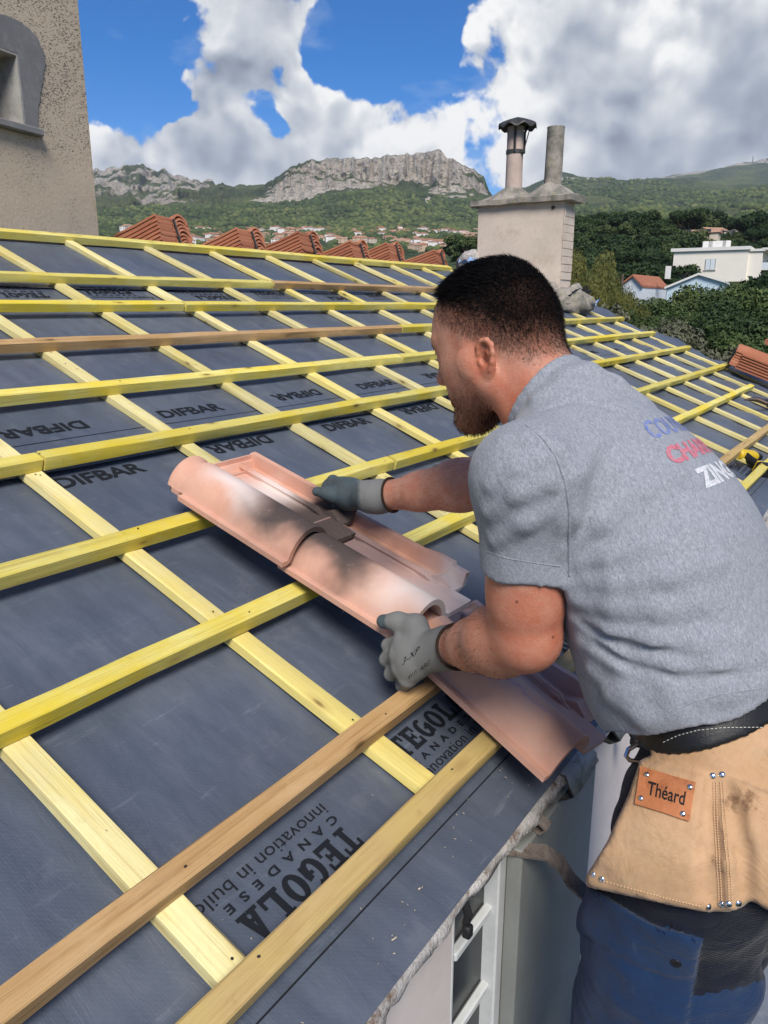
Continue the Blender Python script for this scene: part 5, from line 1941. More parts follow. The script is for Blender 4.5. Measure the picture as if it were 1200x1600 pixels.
def build_apron():
    v = Vol(axis_grid([(0.12, 0.82, 0.0045)]), axis_grid([(0.24, 0.68, 0.0045)]), axis_grid([(0.78, 1.42, 0.005)]))
    v.ell(T_(.01, -.035, -.02), BB, (.180, .130, .16), .04)
    v.ell(T_(.01, -.062, .09), BB, (.165, .105, .11), .04)
    for s_ in (-1, 1):
        h = T_(.088 * s_, -.005, -.03)
        kn = h - UPc * .43 + Yc * (.045 if s_ < 0 else .02) + Xc * .03 * s_
        v.cone(h, h * .55 + kn * .45, .122, .118, .04)
    # the pouch swings out in front
    up2 = nrm(UPc + .1 * TT)
    f2 = nrm(FF - up2 * (FF @ up2))
    r2 = np.cross(f2, up2)
    v.ell(P(1030, 1310, 1.055), np.stack([f2, r2, up2], 1), (.115, .120, .110), .04, power=2.6)
    v.ell(P(1030, 1300, 1.16), np.stack([f2, r2, up2], 1), (.115, .150, .110), .04, power=2.6)
    v.ell(P(1170, 1320, .985), np.stack([f2, r2, up2], 1), (.10, .085, .110), .05, power=2.6)
    px, py, zz = proj_grid(v, (slice(None),) * 3)
    # outer pocket leather stands proud of the back leather below its mouth
    ml = MOUTH_L + [(1112, 1440), (880, 1440), (960, 1250)]
    mr_ = MOUTH_R + [(1300, 1500), (1128, 1500)]
    m = (inside(px, py, ml) | inside(px, py, mr_)) & (zz < 1.08)
    v.D -= np.where(m, .0075, 0).astype(np.float32)
    G3 = np.meshgrid(*v.a, indexing='ij')
    band = np.abs(v.D) < .03
    q = [g[band] for g in G3]
    v.D[band] += (.0052 * fbm(q[0] * 9, q[1] * 9, q[2] * 9, 4, 61)).astype(np.float32)

    def line(pl, r, k, mode, dig):
        pts = [v.hit(x, y) for x, y in pl]
        pts = [p + nrm(p) * dig for p in pts if p is not None]
        if len(pts) > 1:
            v.chain(pts, [r] * len(pts), k, mode)
    line([(1113, 1218), (1112, 1270), (1106, 1330), (1104, 1400)], .007, .012, 'sub', -.001)
    line([(1130, 1214), (1146, 1270), (1160, 1330), (1166, 1400)], .007, .014, 'sub', -.001)
    line([(1121, 1212), (1124, 1280), (1130, 1350), (1133, 1415)], .0025, .002, 'sub', 0)
    line([(1117, 1216), (1119, 1280), (1123, 1350), (1126, 1412)], .0055, .006, 'add', .003)
    line([(1127, 1214), (1131, 1280), (1138, 1350), (1141, 1412)], .0055, .006, 'add', .003)
    keep = inside(px, py, APRON)
    # hollow out what the legs fill and trim to the outline
    v.D = np.where(keep, v.D, np.maximum(v.D, .003)).astype(np.float32)
    return v


av = build_apron()
aV, aF = av.net()
me, _ = vol_mesh('tool_apron', aV, aF, M_suede, None, 2)
apron = link('tool_apron', me, person)
ab = bvh_of(apron)

# belt: a band round the waist, a little proud of the leather
bv = Vol(axis_grid([(0.12, 0.82, 0.0045)]), axis_grid([(0.14, 0.50, 0.0040)]), axis_grid([(0.78, 1.42, 0.0048)]))
bv.ell(T_(.01, -.062, .09), BB, (.1705, .1105, .16), .02)
BN = TT
bv.cut(T_(0, 0, .158), BN)
bv.cut(T_(0, 0, .110), -BN)
cV, cF = bv.net()
me, _ = vol_mesh('belt', cV, cF, M_belt, None, 1)
belt = link('belt', me, person)
bb = bvh_of(belt)


def studs(b, pts, r, name, m_, parent, h=0.45):
    for x, y in pts:
        p, n = on(b, x, y, 0.0003)
        if p is None:
            continue
        z = Vector(n)
        q = z.to_track_quat('Z', 'Y').to_matrix().to_4x4()
        q.translation = Vector(p)
        prof = [(0, 1), (.5, .86), (.85, .5), (1, 0)]
        a = np.arange(11) * 2 * math.pi / 10
        A = np.array([[(r * u * math.cos(t), r * u * math.sin(t), r * h * w) for t in a] for u, w in prof])
        o = G().grid(A).build(name, m_, parent, smooth='all')
        o.matrix_world = q


studs(ab, [(1114, 1212), (1128, 1210), (926, 1366), (940, 1374), (1108, 1417), (1127, 1413), (1138, 1413), (1154, 1412)], .0042, 'rivet', M_chrome, apron)


def stitches(b, pl, step, name, m_, parent, r=.0007, ln=.55):
    """a row of thread stitches along a line on the leather"""
    g = G()
    pts = []
    for (x0, y0), (x1, y1) in zip(pl[:-1], pl[1:]):
        n = max(1, int(math.hypot(x1 - x0, y1 - y0) / step))
        pts += [(x0 + (x1 - x0) * i / n, y0 + (y1 - y0) * i / n, (x1 - x0) / n * ln, (y1 - y0) / n * ln) for i in range(n)]
    for x, y, dx, dy in pts:
        a, n1 = on(b, x, y, .0004)
        c, n2 = on(b, x + dx, y + dy, .0004)
        if a is None or c is None or np.linalg.norm(a - c) > .03:
            continue
        g.tube([a, (a + c) / 2 + n1 * .0006, c], r, 4)
    if g.n:
        o = g.build(name, m_, parent)
        o['kind'] = 'stuff'


stitches(ab, [(1114.5, 1222), (1116.5, 1280), (1120.5, 1350), (1123.5, 1408)], 4.0, 'stitching', M_othread, apron)
stitches(ab, [(1119, 1222), (1121, 1280), (1125, 1350), (1128, 1408)], 4.0, 'stitching', M_othread, apron)
stitches(ab, [(1125.5, 1222), (1129, 1280), (1136, 1350), (1139, 1408)], 4.0, 'stitching', M_othread, apron)
stitches(ab, [(1129.5, 1222), (1133.5, 1280), (1140.5, 1350), (1143.5, 1408)], 4.0, 'stitching', M_othread, apron)
stitches(ab, [(942, 1376), (985, 1388), (1040, 1403), (1096, 1416)], 5.0, 'stitching', M_othread, apron)
# name patch
PC = np.array([(1003, 1199), (1087, 1222), (1077, 1283), (994, 1257)], float)


def patch_pt(u, v):
    a = PC[0] * (1 - u) + PC[1] * u
    c = PC[3] * (1 - u) + PC[2] * u
    return a * (1 - v) + c * v


nu, nv = 16, 12
top, bot = np.zeros((nu, nv, 3)), np.zeros((nu, nv, 3))
for i in range(nu):
    for j in range(nv):
        p, n = on(ab, *patch_pt(i / (nu - 1), j / (nv - 1)))
        top[i, j], bot[i, j] = p + n * .0036, p - n * .001
for k in range(3):                             # iron the leather flat-ish
    for A in (top, bot):
        A[1:-1, 1:-1] = (A[:-2, 1:-1] + A[2:, 1:-1] + A[1:-1, :-2] + A[1:-1, 2:]) / 4
g = G().grid(top).grid(bot)
ringi = [(i, 0) for i in range(nu)] + [(nu - 1, j) for j in range(1, nv)] + [(i, nv - 1) for i in range(nu - 2, -1, -1)] + [(0, j) for j in range(nv - 2, -1, -1)]
g.grid(np.array([[top[q] for q in ringi], [bot[q] for q in ringi]]))
patch = g.build('name_patch', M_patch, apron, smooth=40)
pb = bvh_of(patch)


def decal(V, F, fn, b, name, m_, parent, lift=.0004, maxlen=None):
    """flat lettering laid on a curved surface; fn maps text coordinates to a view point on it"""
    bm = bmesh.new()
    vs_ = [bm.verts.new(tuple(p)) for p in V]
    for f in F:
        try:
            bm.faces.new([vs_[i] for i in f])
        except ValueError:
            pass
    bmesh.ops.triangulate(bm, faces=bm.faces[:])
    if maxlen:
        for _ in range(5):
            e = [e for e in bm.edges if e.calc_length() > maxlen]
            if not e:
                break
            bmesh.ops.subdivide_edges(bm, edges=e, cuts=1, use_grid_fill=False)
            bmesh.ops.triangulate(bm, faces=bm.faces[:])
    kill = []
    for v in bm.verts:
        p = fn(v.co.x, v.co.y, lift)
        if p is None:
            kill.append(v)
        else:
            v.co = Vector(p)
    bmesh.ops.delete(bm, geom=kill, context='VERTS')
    me = bpy.data.meshes.new(name)
    bm.to_mesh(me)
    bm.free()
    me.materials.append(m_)
    return link(name, me, parent)


V_, F_ = fit_text('Théard', 0.70, 0.36, 0.014)
decal(V_, F_, lambda x, y, l: on(pb, *patch_pt(.16 + x, .66 - y), l)[0], pb, 'name_lettering', M_patchprint, patch, maxlen=.15)
studs(pb, [patch_pt(u, v) for u, v in ((.10, .15), (.91, .16), (.06, .80), (.86, .87))], .0036, 'rivet', M_chrome, patch)
# trousers: snaps; belt stitching; chrome loop
tb = bvh_of(trousers)
studs(tb, [(909, 1391), (1056, 1505)], .0068, 'snap_button', M_belt, trousers, .3)
stitches(bb, [(1036, 1160), (1060, 1149), (1090, 1141), (1130, 1137), (1200, 1136)], 6, 'stitching', M_thread, belt, .0004)
stitches(bb, [(1150, 1097), (1200, 1093)], 6, 'stitching', M_thread, belt, .0004)
pts = []
for x, y, d in ((1034, 1158, .0), (1015, 1159, .0), (995, 1163, .0), (982, 1171, .0), (978, 1181, .0), (984, 1188, .0), (1000, 1191, .0), (1014, 1191, 0)):
    pts.append(CAMB @ P(x, y, 1.035 + d))
G().tube(pts, .0032, 8).build('tool_ring', M_chrome, person, smooth=True)

# ---- print on the shoulders of the shirt
sb_ = bvh_of(t_shirt)


def print_on_back(txt, col, px0, px1, px_up, name, bold=.03):
    V, F = fit_text(txt, 1.0, 1.0, bold)
    a, b = np.array(px0, float), np.array(px1, float)
    A, _ = on(sb_, *a)
    # lay out in space: along the shoulders and up the spine, dropped on to the cloth
    Bp, _ = on(sb_, *px_up)
    ex = CAMB @ RR
    ey = Bp - A
    return A, ex, ey


def lay(txt, m_, start, up, width, name, bold=.05, curve=0.0):
    A, n0 = on(sb_, *start)
    B, _ = on(sb_, *up)
    ex = CAMB @ RR
    ey = B - A
    hgt = np.linalg.norm(ey)
    ey = ey / hgt
    V, F = fit_text(txt, width, hgt, bold)
    dn = CAMB @ (FF * .9 + RR * .25)

    def f(x, y, l):
        o = A + ex * x + ey * y - dn * .25
        h = sb_.ray_cast(Vector(o), Vector(dn))
        if h[0] is None:
            return None
        n = np.array(h[1])
        n = n if n @ dn < 0 else -n
        return np.array(h[0]) + n * l
    decal(V, F, f, sb_, name, m_, t_shirt, lift=.0007, maxlen=.012)


def worn_print(name, col):
    def fn(N):
        p = N.obj()
        a = N.noise(N.mapping(p, (260, 260, 120)), 1.0, 3, .7)
        return {'Base Color': N.mix(N.mr(a, .40, .62, .22, .70), col, (0.30, 0.31, 0.35)), 'Roughness': .8}
    return material(name, fn)


M_pw, M_pr, M_pbl = worn_print('white_print', (0.74, 0.75, 0.76)), worn_print('red_print', (0.62, 0.06, 0.10)), worn_print('blue_print', (0.07, 0.14, 0.48))
lay('ZINGUERIE', M_pw, (1103, 764), (1082, 734), .205, 'shirt_print')
lay('CHARPENTE', M_pr, (1053, 727), (1034, 700), .215, 'shirt_print')
lay('COUVERTURE', M_pbl, (1020, 687), (1000, 660), .225, 'shirt_print', .02)

# ---- shirt seams: a raised sleeve seam, the sleeve hem stitching and the shoulder seam
def seam(pl, r, name):
    pts = []
    for (x0, y0), (x1, y1) in zip(pl[:-1], pl[1:]):
        n = max(2, int(math.hypot(x1 - x0, y1 - y0) / 7))
        for i in range(n):
            p, nn = on(sb_, x0 + (x1 - x0) * i / n, y0 + (y1 - y0) * i / n, r * .15)
            if p is not None and (not pts or np.linalg.norm(p - pts[-1]) < .03):
                pts.append(p)
    if len(pts) > 3:
        A = np.array(pts)
        for _ in range(2):
            A[1:-1] = (A[:-2] + A[1:-1] * 2 + A[2:]) / 4
        G().tube(A, r, 6).build(name, M_shirt, t_shirt, smooth=True)


seam([(890, 900), (889, 850), (890, 800), (884, 755), (868, 712), (846, 682), (815, 660)], .0016, 'sleeve_seam')
seam([(762, 862), (790, 872), (825, 878), (860, 883), (884, 886)], .0009, 'hem_seam')
seam([(1045, 1112), (1085, 1096), (1130, 1084), (1198, 1074)], .0009, 'hem_seam')

# ---- gloves
def glove(W, E, palm, knuck, fingers, thumb, name, rad0, cuffdir):
    allp = np.array([W] + palm + knuck + [q for f in fingers for q in f] + thumb)
    lo, hi = allp.min(0) - .05, allp.max(0) + .05
    v = Vol(*[axis_grid([(lo[k], hi[k], .0022)]) for k in range(3)])
    ax = nrm(W - E)
    v.chain([W - ax * .05, W - ax * .005, W + ax * .02], [.0372, .0345, .0340], .01)
    for k in range(4):
        v.chain([W + ax * .005, palm[0] * .5 + knuck[k] * .5, knuck[k]], [.0225, .0185, .0135], .022)
    for k, f in enumerate(fingers):
        v.chain([knuck[k]] + f, [.0132, .0122, .0115, .0100][:len(f) + 1], .008)
    v.chain([palm[0]] + thumb, [.0210, .0190, .0150, .0128, .0108][:len(thumb) + 1], .014)
    v.cut(W - ax * .034, -ax)
    V, F = v.net()
    c = palm[0]
    dip = np.clip(((V - W) @ nrm(np.mean(knuck, 0) - W)) / .11, 0, 1)
    return v, V, F, dip


# left glove: thumb over the tile, fingers wrapped under its edge
lk = [P(628, 1000, 1.362), P(621, 1022, 1.362), P(625, 1044, 1.362), P(637, 1062, 1.360)]
lf = [[P(607, 1008, 1.40), P(618, 1006, 1.435)], [P(603, 1030, 1.402), P(622, 1026, 1.440)], [P(611, 1053, 1.400), P(634, 1046, 1.436)], [P(630, 1072, 1.396), P(652, 1066, 1.426)]]
lth = [P(650, 978, 1.352), P(622, 971, 1.372), P(599, 971, 1.386)]
gv, gV, gF, dip = glove(LW, LE, [P(662, 1018, 1.342)], lk, lf, lth, 'glove', .03, None)
# coating on the fingertips only
dipl = np.maximum(np.exp(-((gV - P(602, 971, 1.385)) ** 2).sum(1) / .020 ** 2), np.clip((gV[:, 2] - 1.385) / .02, 0, 1))
me, _ = vol_mesh('glove', gV, gF, M_glove, {'dip': dipl}, 1)
gl = link('glove', me, person)
# right glove: laid over the tile edge, thumb along it
rk = [P(536, 755, 1.742), P(529, 764, 1.752), P(530, 776, 1.755), P(538, 787, 1.750)]
rf = [[P(520, 751, 1.775), P(512, 757, 1.800)], [P(512, 760, 1.785), P(508, 768, 1.806)], [P(514, 777, 1.785), P(513, 785, 1.803)], [P(527, 792, 1.775), P(526, 799, 1.79)]]
rth = [P(545, 776, 1.715), P(522, 774, 1.728), P(512, 771, 1.735), P(495, 768, 1.748)]
gv, gV, gF, dip = glove(RW, RE, [P(562, 772, 1.70)], rk, rf, rth, 'glove', .03, None)
dipr = np.clip((583 - (600 + 1200 * gV[:, 0] / gV[:, 2])) / 40, 0, 1) * .9
me, _ = vol_mesh('glove', gV, gF, M_glove, {'dip': dipr}, 1)
gr = link('glove', me, person)
for W, E in ((LW, LE), (RW, RE)):
    ax = nrm(W - E)
    s1 = nrm(np.cross(ax, UPc))
    s2 = np.cross(ax, s1)
    c = W - ax * .034
    ring = [CAMB @ (c + (s1 * math.cos(t) + s2 * math.sin(t)) * .0368) for t in np.linspace(0, 2 * math.pi, 25)]
    G().tube(ring, .0030, 6, caps=False).build('cuff_edge', M_cuff, gl if W is LW else gr, smooth=True)
gb = bvh_of(gl)
V_, F_ = fit_text('3-XP', 1.0, 1.0, .0)
decal(V_, F_, lambda x, y, l: on(gb, 628 + 26 * x - 4 * y * 0 + 3 * y, 1040 - 20 * x - 12 * y, l)[0], gb, 'glove_print', M_patchprint, gl, maxlen=.3)
V_, F_ = fit_text('4131 ABG', 1.0, 1.0, .0)
decal(V_, F_, lambda x, y, l: on(gb, 636 + 34 * x + 3 * y, 1063 - 24 * x - 9 * y, l)[0], gb, 'glove_print', M_patchprint, gl, maxlen=.3)
# ------------------------------------------------------------------ terrain: one polar sheet round the camera out to the mountains
def az_el(x, y):
    """azimuth (right of the heading) and elevation of a view direction"""
    d = np.array([(x - 600) / 1200, -(y - 800) / 1200, 1.0])
    w = d[0] * RIGHT + d[1] * CUP + d[2] * FWD
    w /= np.linalg.norm(w)
    return math.atan2(w @ RIGHT, w @ FH), math.asin(w[2])


def polar(a, r, z):
    return np.stack([r * (np.cos(a) * FH[0] + np.sin(a) * RIGHT[0]), r * (np.cos(a) * FH[1] + np.sin(a) * RIGHT[1]), z + 0 * a], -1)


XK = [-500, 100, 145, 180, 225, 260, 300, 340, 390, 420, 470, 500, 560, 640, 690, 700, 740, 762, 775, 820, 870, 890, 920, 960, 1000, 1040, 1060, 1100, 1150, 1200, 1300, 1700]
_ = 0
ROWS_T = [
    (300, dict([(-500, 450), (390, 448), (700, 440), (775, 425), (870, 412), (960, 398), (1060, 388), (1200, 372), (1700, 380)])),
    (520, dict([(-500, 428), (390, 425), (700, 415), (775, 410), (870, 405), (960, 402), (1060, 398), (1200, 385), (1700, 380)])),
    (1000, dict([(-500, 395), (145, 388), (390, 394), (560, 392), (700, 390), (775, 388), (870, 362), (960, 356), (1060, 352), (1200, 346), (1700, 350)])),
    (1500, dict([(-500, 350), (145, 352), (300, 358), (390, 356), (560, 356), (700, 360), (775, 362), (870, 340), (960, 334), (1060, 334), (1200, 328), (1700, 320)])),
    (1900, dict([(-500, 330), (145, 330), (260, 326), (340, 318), (390, 312), (430, 316), (500, 308), (560, 307), (640, 310), (690, 314), (740, 312), (775, 318), (870, 326), (960, 318), (1060, 322), (1200, 314), (1700, 300)])),
    (2010, dict([(-500, 322), (145, 326), (260, 318), (340, 309), (390, 303), (420, 288), (450, 276), (470, 272), (500, 274), (560, 279), (640, 283), (690, 284), (740, 290), (762, 300), (775, 314), (870, 320), (960, 312), (1060, 316), (1200, 306), (1700, 290)])),
    (2110, dict([(-500, 318), (145, 322), (260, 313), (340, 305), (390, 300), (420, 281), (450, 263), (470, 253), (485, 247), (500, 249), (525, 245), (560, 246), (600, 243), (640, 240), (672, 236), (690, 234), (697, 243), (710, 249), (740, 263), (757, 275), (764, 296), (775, 313), (870, 316), (960, 308), (1060, 313), (1200, 303), (1700, 280)])),
    (2350, dict([(-500, 312), (145, 312), (260, 303), (340, 300), (390, 297), (420, 290), (470, 266), (500, 262), (560, 260), (640, 256), (690, 252), (740, 276), (764, 306), (775, 316), (870, 306), (960, 301), (1060, 306), (1200, 297), (1700, 275)])),
    (2700, dict([(-500, 296), (145, 292), (180, 290), (260, 290), (300, 292), (340, 293), (390, 296), (470, 294), (640, 286), (764, 312), (820, 306), (870, 288), (920, 291), (960, 292), (1000, 297), (1060, 300), (1200, 292), (1700, 270)])),
    (3000, dict([(-500, 262), (145, 268), (180, 264), (225, 262), (260, 270), (300, 280), (340, 287), (390, 291), (430, 291), (500, 298), (764, 318), (820, 296), (862, 274), (875, 269), (886, 271), (905, 277), (960, 279), (1000, 281), (1050, 285), (1100, 291), (1200, 294), (1700, 270)])),
    (3400, dict([(-500, 270), (145, 278), (390, 300), (764, 322), (870, 288), (960, 288), (1060, 292), (1200, 295), (1700, 265)])),
    (4700, dict([(-500, 280), (145, 290), (390, 305), (764, 322), (900, 296), (960, 289), (1000, 284), (1030, 279), (1060, 274), (1100, 266), (1130, 259), (1150, 254), (1165, 253), (1180, 254), (1200, 248), (1300, 236), (1700, 240)])),
    (6000, dict([(-500, 300), (764, 330), (1200, 275), (1700, 270)])),
]


def row_elev(row, az):
    xs = sorted(row)
    P_ = [az_el(x, row[x]) for x in xs]
    return np.interp(az, [p[0] for p in P_], [p[1] for p in P_])


def terrain_z(az, r):
    """height of the smooth terrain"""
    az, r = np.asarray(az, float), np.asarray(r, float)
    out = abs(az) > rad(50)
    E = np.stack([row_elev(row, az) for _, row in ROWS_T], 0)
    R_ = np.array([q for q, _ in ROWS_T], float)
    Zk = R_.reshape(-1, *[1] * az.ndim) * np.tan(E)
    # near ground: falls away behind the house and climbs to the pine hill on the right
    rs = np.concatenate([[3, 14, 60, 130], R_])
    k = np.clip((az - rad(6)) / rad(8), 0, 1)
    near = np.stack([0 * az + GROUND_Z - 0.6, 0 * az + GROUND_Z - 1.6, -4.5 + 0 * az - k * 1.5, -2.0 + 5.0 * k], 0)
    Zk = np.concatenate([near, Zk], 0)
    i = np.clip(np.searchsorted(rs, r) - 1, 0, len(rs) - 2)
    t = np.clip((r - rs[i]) / (rs[i + 1] - rs[i]), 0, 1)
    z0 = np.take_along_axis(Zk, i[None], 0)[0]
    z1 = np.take_along_axis(Zk, (i + 1)[None], 0)[0]
    return z0 + (z1 - z0) * t


az_f = np.linspace(rad(-36), rad(36), 800)
az_c = np.concatenate([np.linspace(rad(-180), rad(-37), 48), az_f, np.linspace(rad(37), rad(180), 48)])
rr_ = np.concatenate([[0.3], np.geomspace(2, 900, 60), np.linspace(930, 1880, 56), np.linspace(1890, 2130, 46), np.linspace(2150, 3080, 60), np.linspace(3120, 5200, 34), [5600, 6400, 8000, 11000, 16000]])
Aa, Rr = np.meshgrid(az_c, rr_, indexing='ij')
Ac = np.clip(Aa, rad(-48), rad(48))
Zz = terrain_z(Ac, np.clip(Rr, 3, 6000))
fade_out = np.clip((np.abs(Aa) - rad(60)) / rad(50), 0, 1)
Zz = Zz * (1 - .7 * fade_out)
Zz = np.where(Rr > 6000, Zz * np.clip((16000 - Rr) / 10000, 0, 1), Zz)
Wx, Wy = Rr * np.sin(Aa), Rr * np.cos(Aa)
amp = np.clip((Rr - 300) / 1500, 0, 1)
Zz += amp * (11 * fbm(Wx / 260, Wy / 260, octaves=5, seed=3) * np.clip((Rr - 900) / 600, 0, 1) * np.clip(np.abs(Rr - 2060) / 160, .12, 1) + 4 * fbm(Wx / 60, Wy / 60, octaves=4, seed=9) * np.clip(np.abs(Rr - 2110) / 60, .15, 1))
ms = ((Aa > az_el(385, 300)[0]) & (Aa < az_el(766, 300)[0]))
dr = np.where(ms, np.exp(-((Rr - 2040) / 90) ** 2), 0)
# buttresses and gullies in the cliff
rib = fbm(Aa * 95, Zz / 240, octaves=5, seed=12)
rib2 = np.abs(vnoise(Aa * 210, Zz / 130, seed=15))
rg3 = 1 - np.abs(vnoise(Aa * 430, Zz / 70, seed=16)) * 2
rg4 = 1 - np.abs(vnoise(Aa * 820, Zz / 34, seed=17)) * 2
Rd = Rr + dr * (-36 * rib + 34 * (rib2 - .3) - 15 * rg3 - 8 * rg4) + dr * 12 * fbm(Aa * 300, Zz / 11, octaves=3, seed=18)
left_m = np.clip((Rr - 1900) / 120, 0, 1) * np.clip((3150 - Rr) / 100, 0, 1) * np.clip((az_el(400, 280)[0] - Aa) / rad(2), 0, 1)
Rd += left_m * (60 * fbm(Aa * 120, Zz / 60, octaves=5, seed=31) - 25 * np.abs(vnoise(Aa * 260, Zz / 40, seed=32)))
TP = polar(Aa, Rd, Zz)
# rock exposure: steep faces, the pale left massif, ridge crests
gz = np.gradient(Zz, axis=1) / np.maximum(np.gradient(Rr, axis=1), 1e-3)
nz_ = fbm(Wx / 70, Wy / 70, Zz / 70, octaves=5, seed=41)
nz2 = fbm(Aa * 150, Rr / 60, octaves=4, seed=44)
rock = np.where(ms, np.clip((gz - .36) * 4 + .55 * nz_ * .6, 0, 1) * np.clip((Rr - 1860) / 60, 0, 1) * np.clip((2330 - Rr) / 100, 0, 1), 0)
rock = np.maximum(rock, left_m * np.clip(.62 + .95 * nz_ + .2 * nz2, 0, 1) * np.clip((az_el(348, 280)[0] - Aa - (3000 - Rr) / 1000 * rad(1.5)) / rad(1.5) + .3, 0, 1) * np.clip((Rr - 1950 - 500 * np.clip((az_el(215, 280)[0] - Aa) / rad(1.5), 0, 1)) / 150, 0, 1))
rock = np.maximum(rock, np.clip(nz_ * 1.1 - .72, 0, 1) * np.clip((Rr - 1350) / 300, 0, 1) * .9)
kn = np.exp(-((Rr - 2950) / 170) ** 2) * np.clip((Aa - az_el(840, 280)[0]) / rad(1), 0, 1) * np.clip((az_el(1010, 280)[0] - Aa) / rad(5), 0, 1)
rock = np.maximum(rock, kn * np.clip(.45 + 1.4 * nz_ + .4 * nz2, 0, 1))
crest = np.exp(-((Rr - 4620) / 200) ** 2) * np.clip((Aa - az_el(1000, 280)[0]) / rad(2), 0, 1)
rock = np.maximum(rock, crest * np.clip(.35 + nz_, 0, 1))
# scree tongues under the cliff
scree = np.where(ms, np.exp(-((Rr - 1830) / 70) ** 2) * np.clip(vnoise(Aa * 130, Rr / 200, seed=51) * 2 - .75, 0, 1), 0)
rock = np.maximum(rock, scree)


def terrain_fn(N):
    rk = N.n('ShaderNodeAttribute', {'attribute_name': 'rock'}, out=2)
    p = N.obj()
    big = N.noise(p, 0.006, 5, 0.6)
    mid = N.noise(p, 0.035, 5, 0.65)
    tr = N.n('ShaderNodeTexVoronoi', Vector=p, Scale=0.13)
    fine = N.noise(p, 0.25, 4, .7)
    veg = N.mix(N.mr(big, .42, .60), (0.034, 0.062, 0.020), (0.125, 0.150, 0.042))
    veg = N.mix(N.mr(mid, .45, .66), veg, (0.12, 0.128, 0.058))
    veg = N.mix(N.mr(tr, .1, .7, .55, 0), veg, (0.022, 0.040, 0.016))
    st = N.noise(N.mapping(p, (.012, .012, .16)), 1.0, 7, .68)
    rockc = N.mix(N.mr(st, .35, .66), (0.37, 0.33, 0.28), (0.60, 0.52, 0.43))
    rockc = N.mix(N.mr(N.noise(N.mapping(p, (.10, .10, .045)), 1.0, 6, .7), .50, .66), rockc, (0.15, 0.145, 0.14))
    rockc = N.mix(N.mr(N.noise(p, 0.05, 6, .75), .58, .66), rockc, (0.055, 0.070, 0.032))
    rm = N.mr(N.math('ADD', rk, N.math('MULTIPLY', N.math('SUBTRACT', mid, .5), .7)), .35, .55)
    c = N.mix(rm, veg, rockc)
    h = N.math('ADD', N.math('MULTIPLY', st, 9.0), N.math('ADD', N.math('MULTIPLY', fine, 2.0), N.math('MULTIPLY', tr, 5.0)))
    return {'Base Color': c, 'Roughness': .95, 'Normal': N.bump(h, .9, 1.6)}


M_terrain = material('limestone_hills', terrain_fn, spec=.1)
g = G().grid(TP)
me = g.mesh('hills', M_terrain, smooth='all', fix=False)
me.flip_normals()
at = me.attributes.new('rock', 'FLOAT', 'POINT')
at.data.foreach_set('value', rock.ravel().astype(np.float32))
hills = link('hills', me)
hills['kind'] = 'structure'

# the wooded lower slopes: thousands of small crowns, read as one mass
def ico():
    bm = bmesh.new()
    bmesh.ops.create_icosphere(bm, subdivisions=1, radius=1)
    V = np.array([v.co[:] for v in bm.verts])
    F = np.array([[v.index for v in f.verts] for f in bm.faces])
    bm.free()
    return V, F


IV, IF = ico()
r2 = np.random.default_rng(5)


def tri_mesh(name, V, F, mats, mi=None, smooth=False, attr=None):
    me = bpy.data.meshes.new(name)
    me.vertices.add(len(V))
    me.vertices.foreach_set('co', np.asarray(V, np.float32).ravel())
    F = np.asarray(F, np.int32)
    k = F.shape[1]
    me.loops.add(F.size)
    me.loops.foreach_set('vertex_index', F.ravel())
    me.polygons.add(len(F))
    me.polygons.foreach_set('loop_start', np.arange(0, F.size, k, dtype=np.int32))
    me.update(calc_edges=True)
    for m in (mats if isinstance(mats, (list, tuple)) else [mats]):
        me.materials.append(m)
    if mi is not None:
        me.polygons.foreach_set('material_index', np.asarray(mi, np.int32))
    if smooth:
        me.polygons.foreach_set('use_smooth', np.ones(len(F), dtype=bool))
    if attr is not None:
        for nm, val in attr.items():
            at = me.attributes.new(nm, 'FLOAT', 'POINT')
            at.data.foreach_set('value', np.asarray(val, np.float32))
    return me


def clumps(name, n, xr, rr, size, keep, mat_, seed, label_kind='stuff'):
    r = np.random.default_rng(seed)
    az = r.uniform(az_el(xr[0], 400)[0], az_el(xr[1], 400)[0], n)
    rad_ = np.sqrt(r.uniform(rr[0] ** 2, rr[1] ** 2, n))
    k = keep(az, rad_, r)
    az, rad_ = az[k], rad_[k]
    z = terrain_z(az, rad_) + 4 * 0
    n = len(az)
    s = r.uniform(*size, n)
    wx, wy = rad_ * np.sin(az), rad_ * np.cos(az)
    amp_ = np.clip((rad_ - 300) / 1500, 0, 1)
    z = z + amp_ * (11 * fbm(wx / 260, wy / 260, octaves=5, seed=3) * np.clip((rad_ - 900) / 600, 0, 1) * np.clip(np.abs(rad_ - 2060) / 160, .12, 1) + 4 * fbm(wx / 60, wy / 60, octaves=4, seed=9) * np.clip(np.abs(rad_ - 2110) / 60, .15, 1))
    c = polar(az, rad_, z + s * .35)
    V = IV[None] * (s[:, None, None] * np.array([1, 1, .85])) * r.uniform(.75, 1.2, (n, len(IV), 1)) + c[:, None]
    F = (np.arange(n)[:, None, None] * len(IV) + IF[None]).reshape(-1, 3)
    tone = np.repeat(r.uniform(0, 1, n) * .6 + .4 * (vnoise(wx / 90, wy / 90, seed=6) * .5 + .5), len(IV))
    me = tri_mesh(name, V.reshape(-1, 3), F, mat_, attr={'tone': tone})
    o = link(name, me)
    o['kind'] = 'stuff'
    o['label'] = 'pine and oak scrub covering the lower mountain slopes'
    o['category'] = 'woodland'
    return o


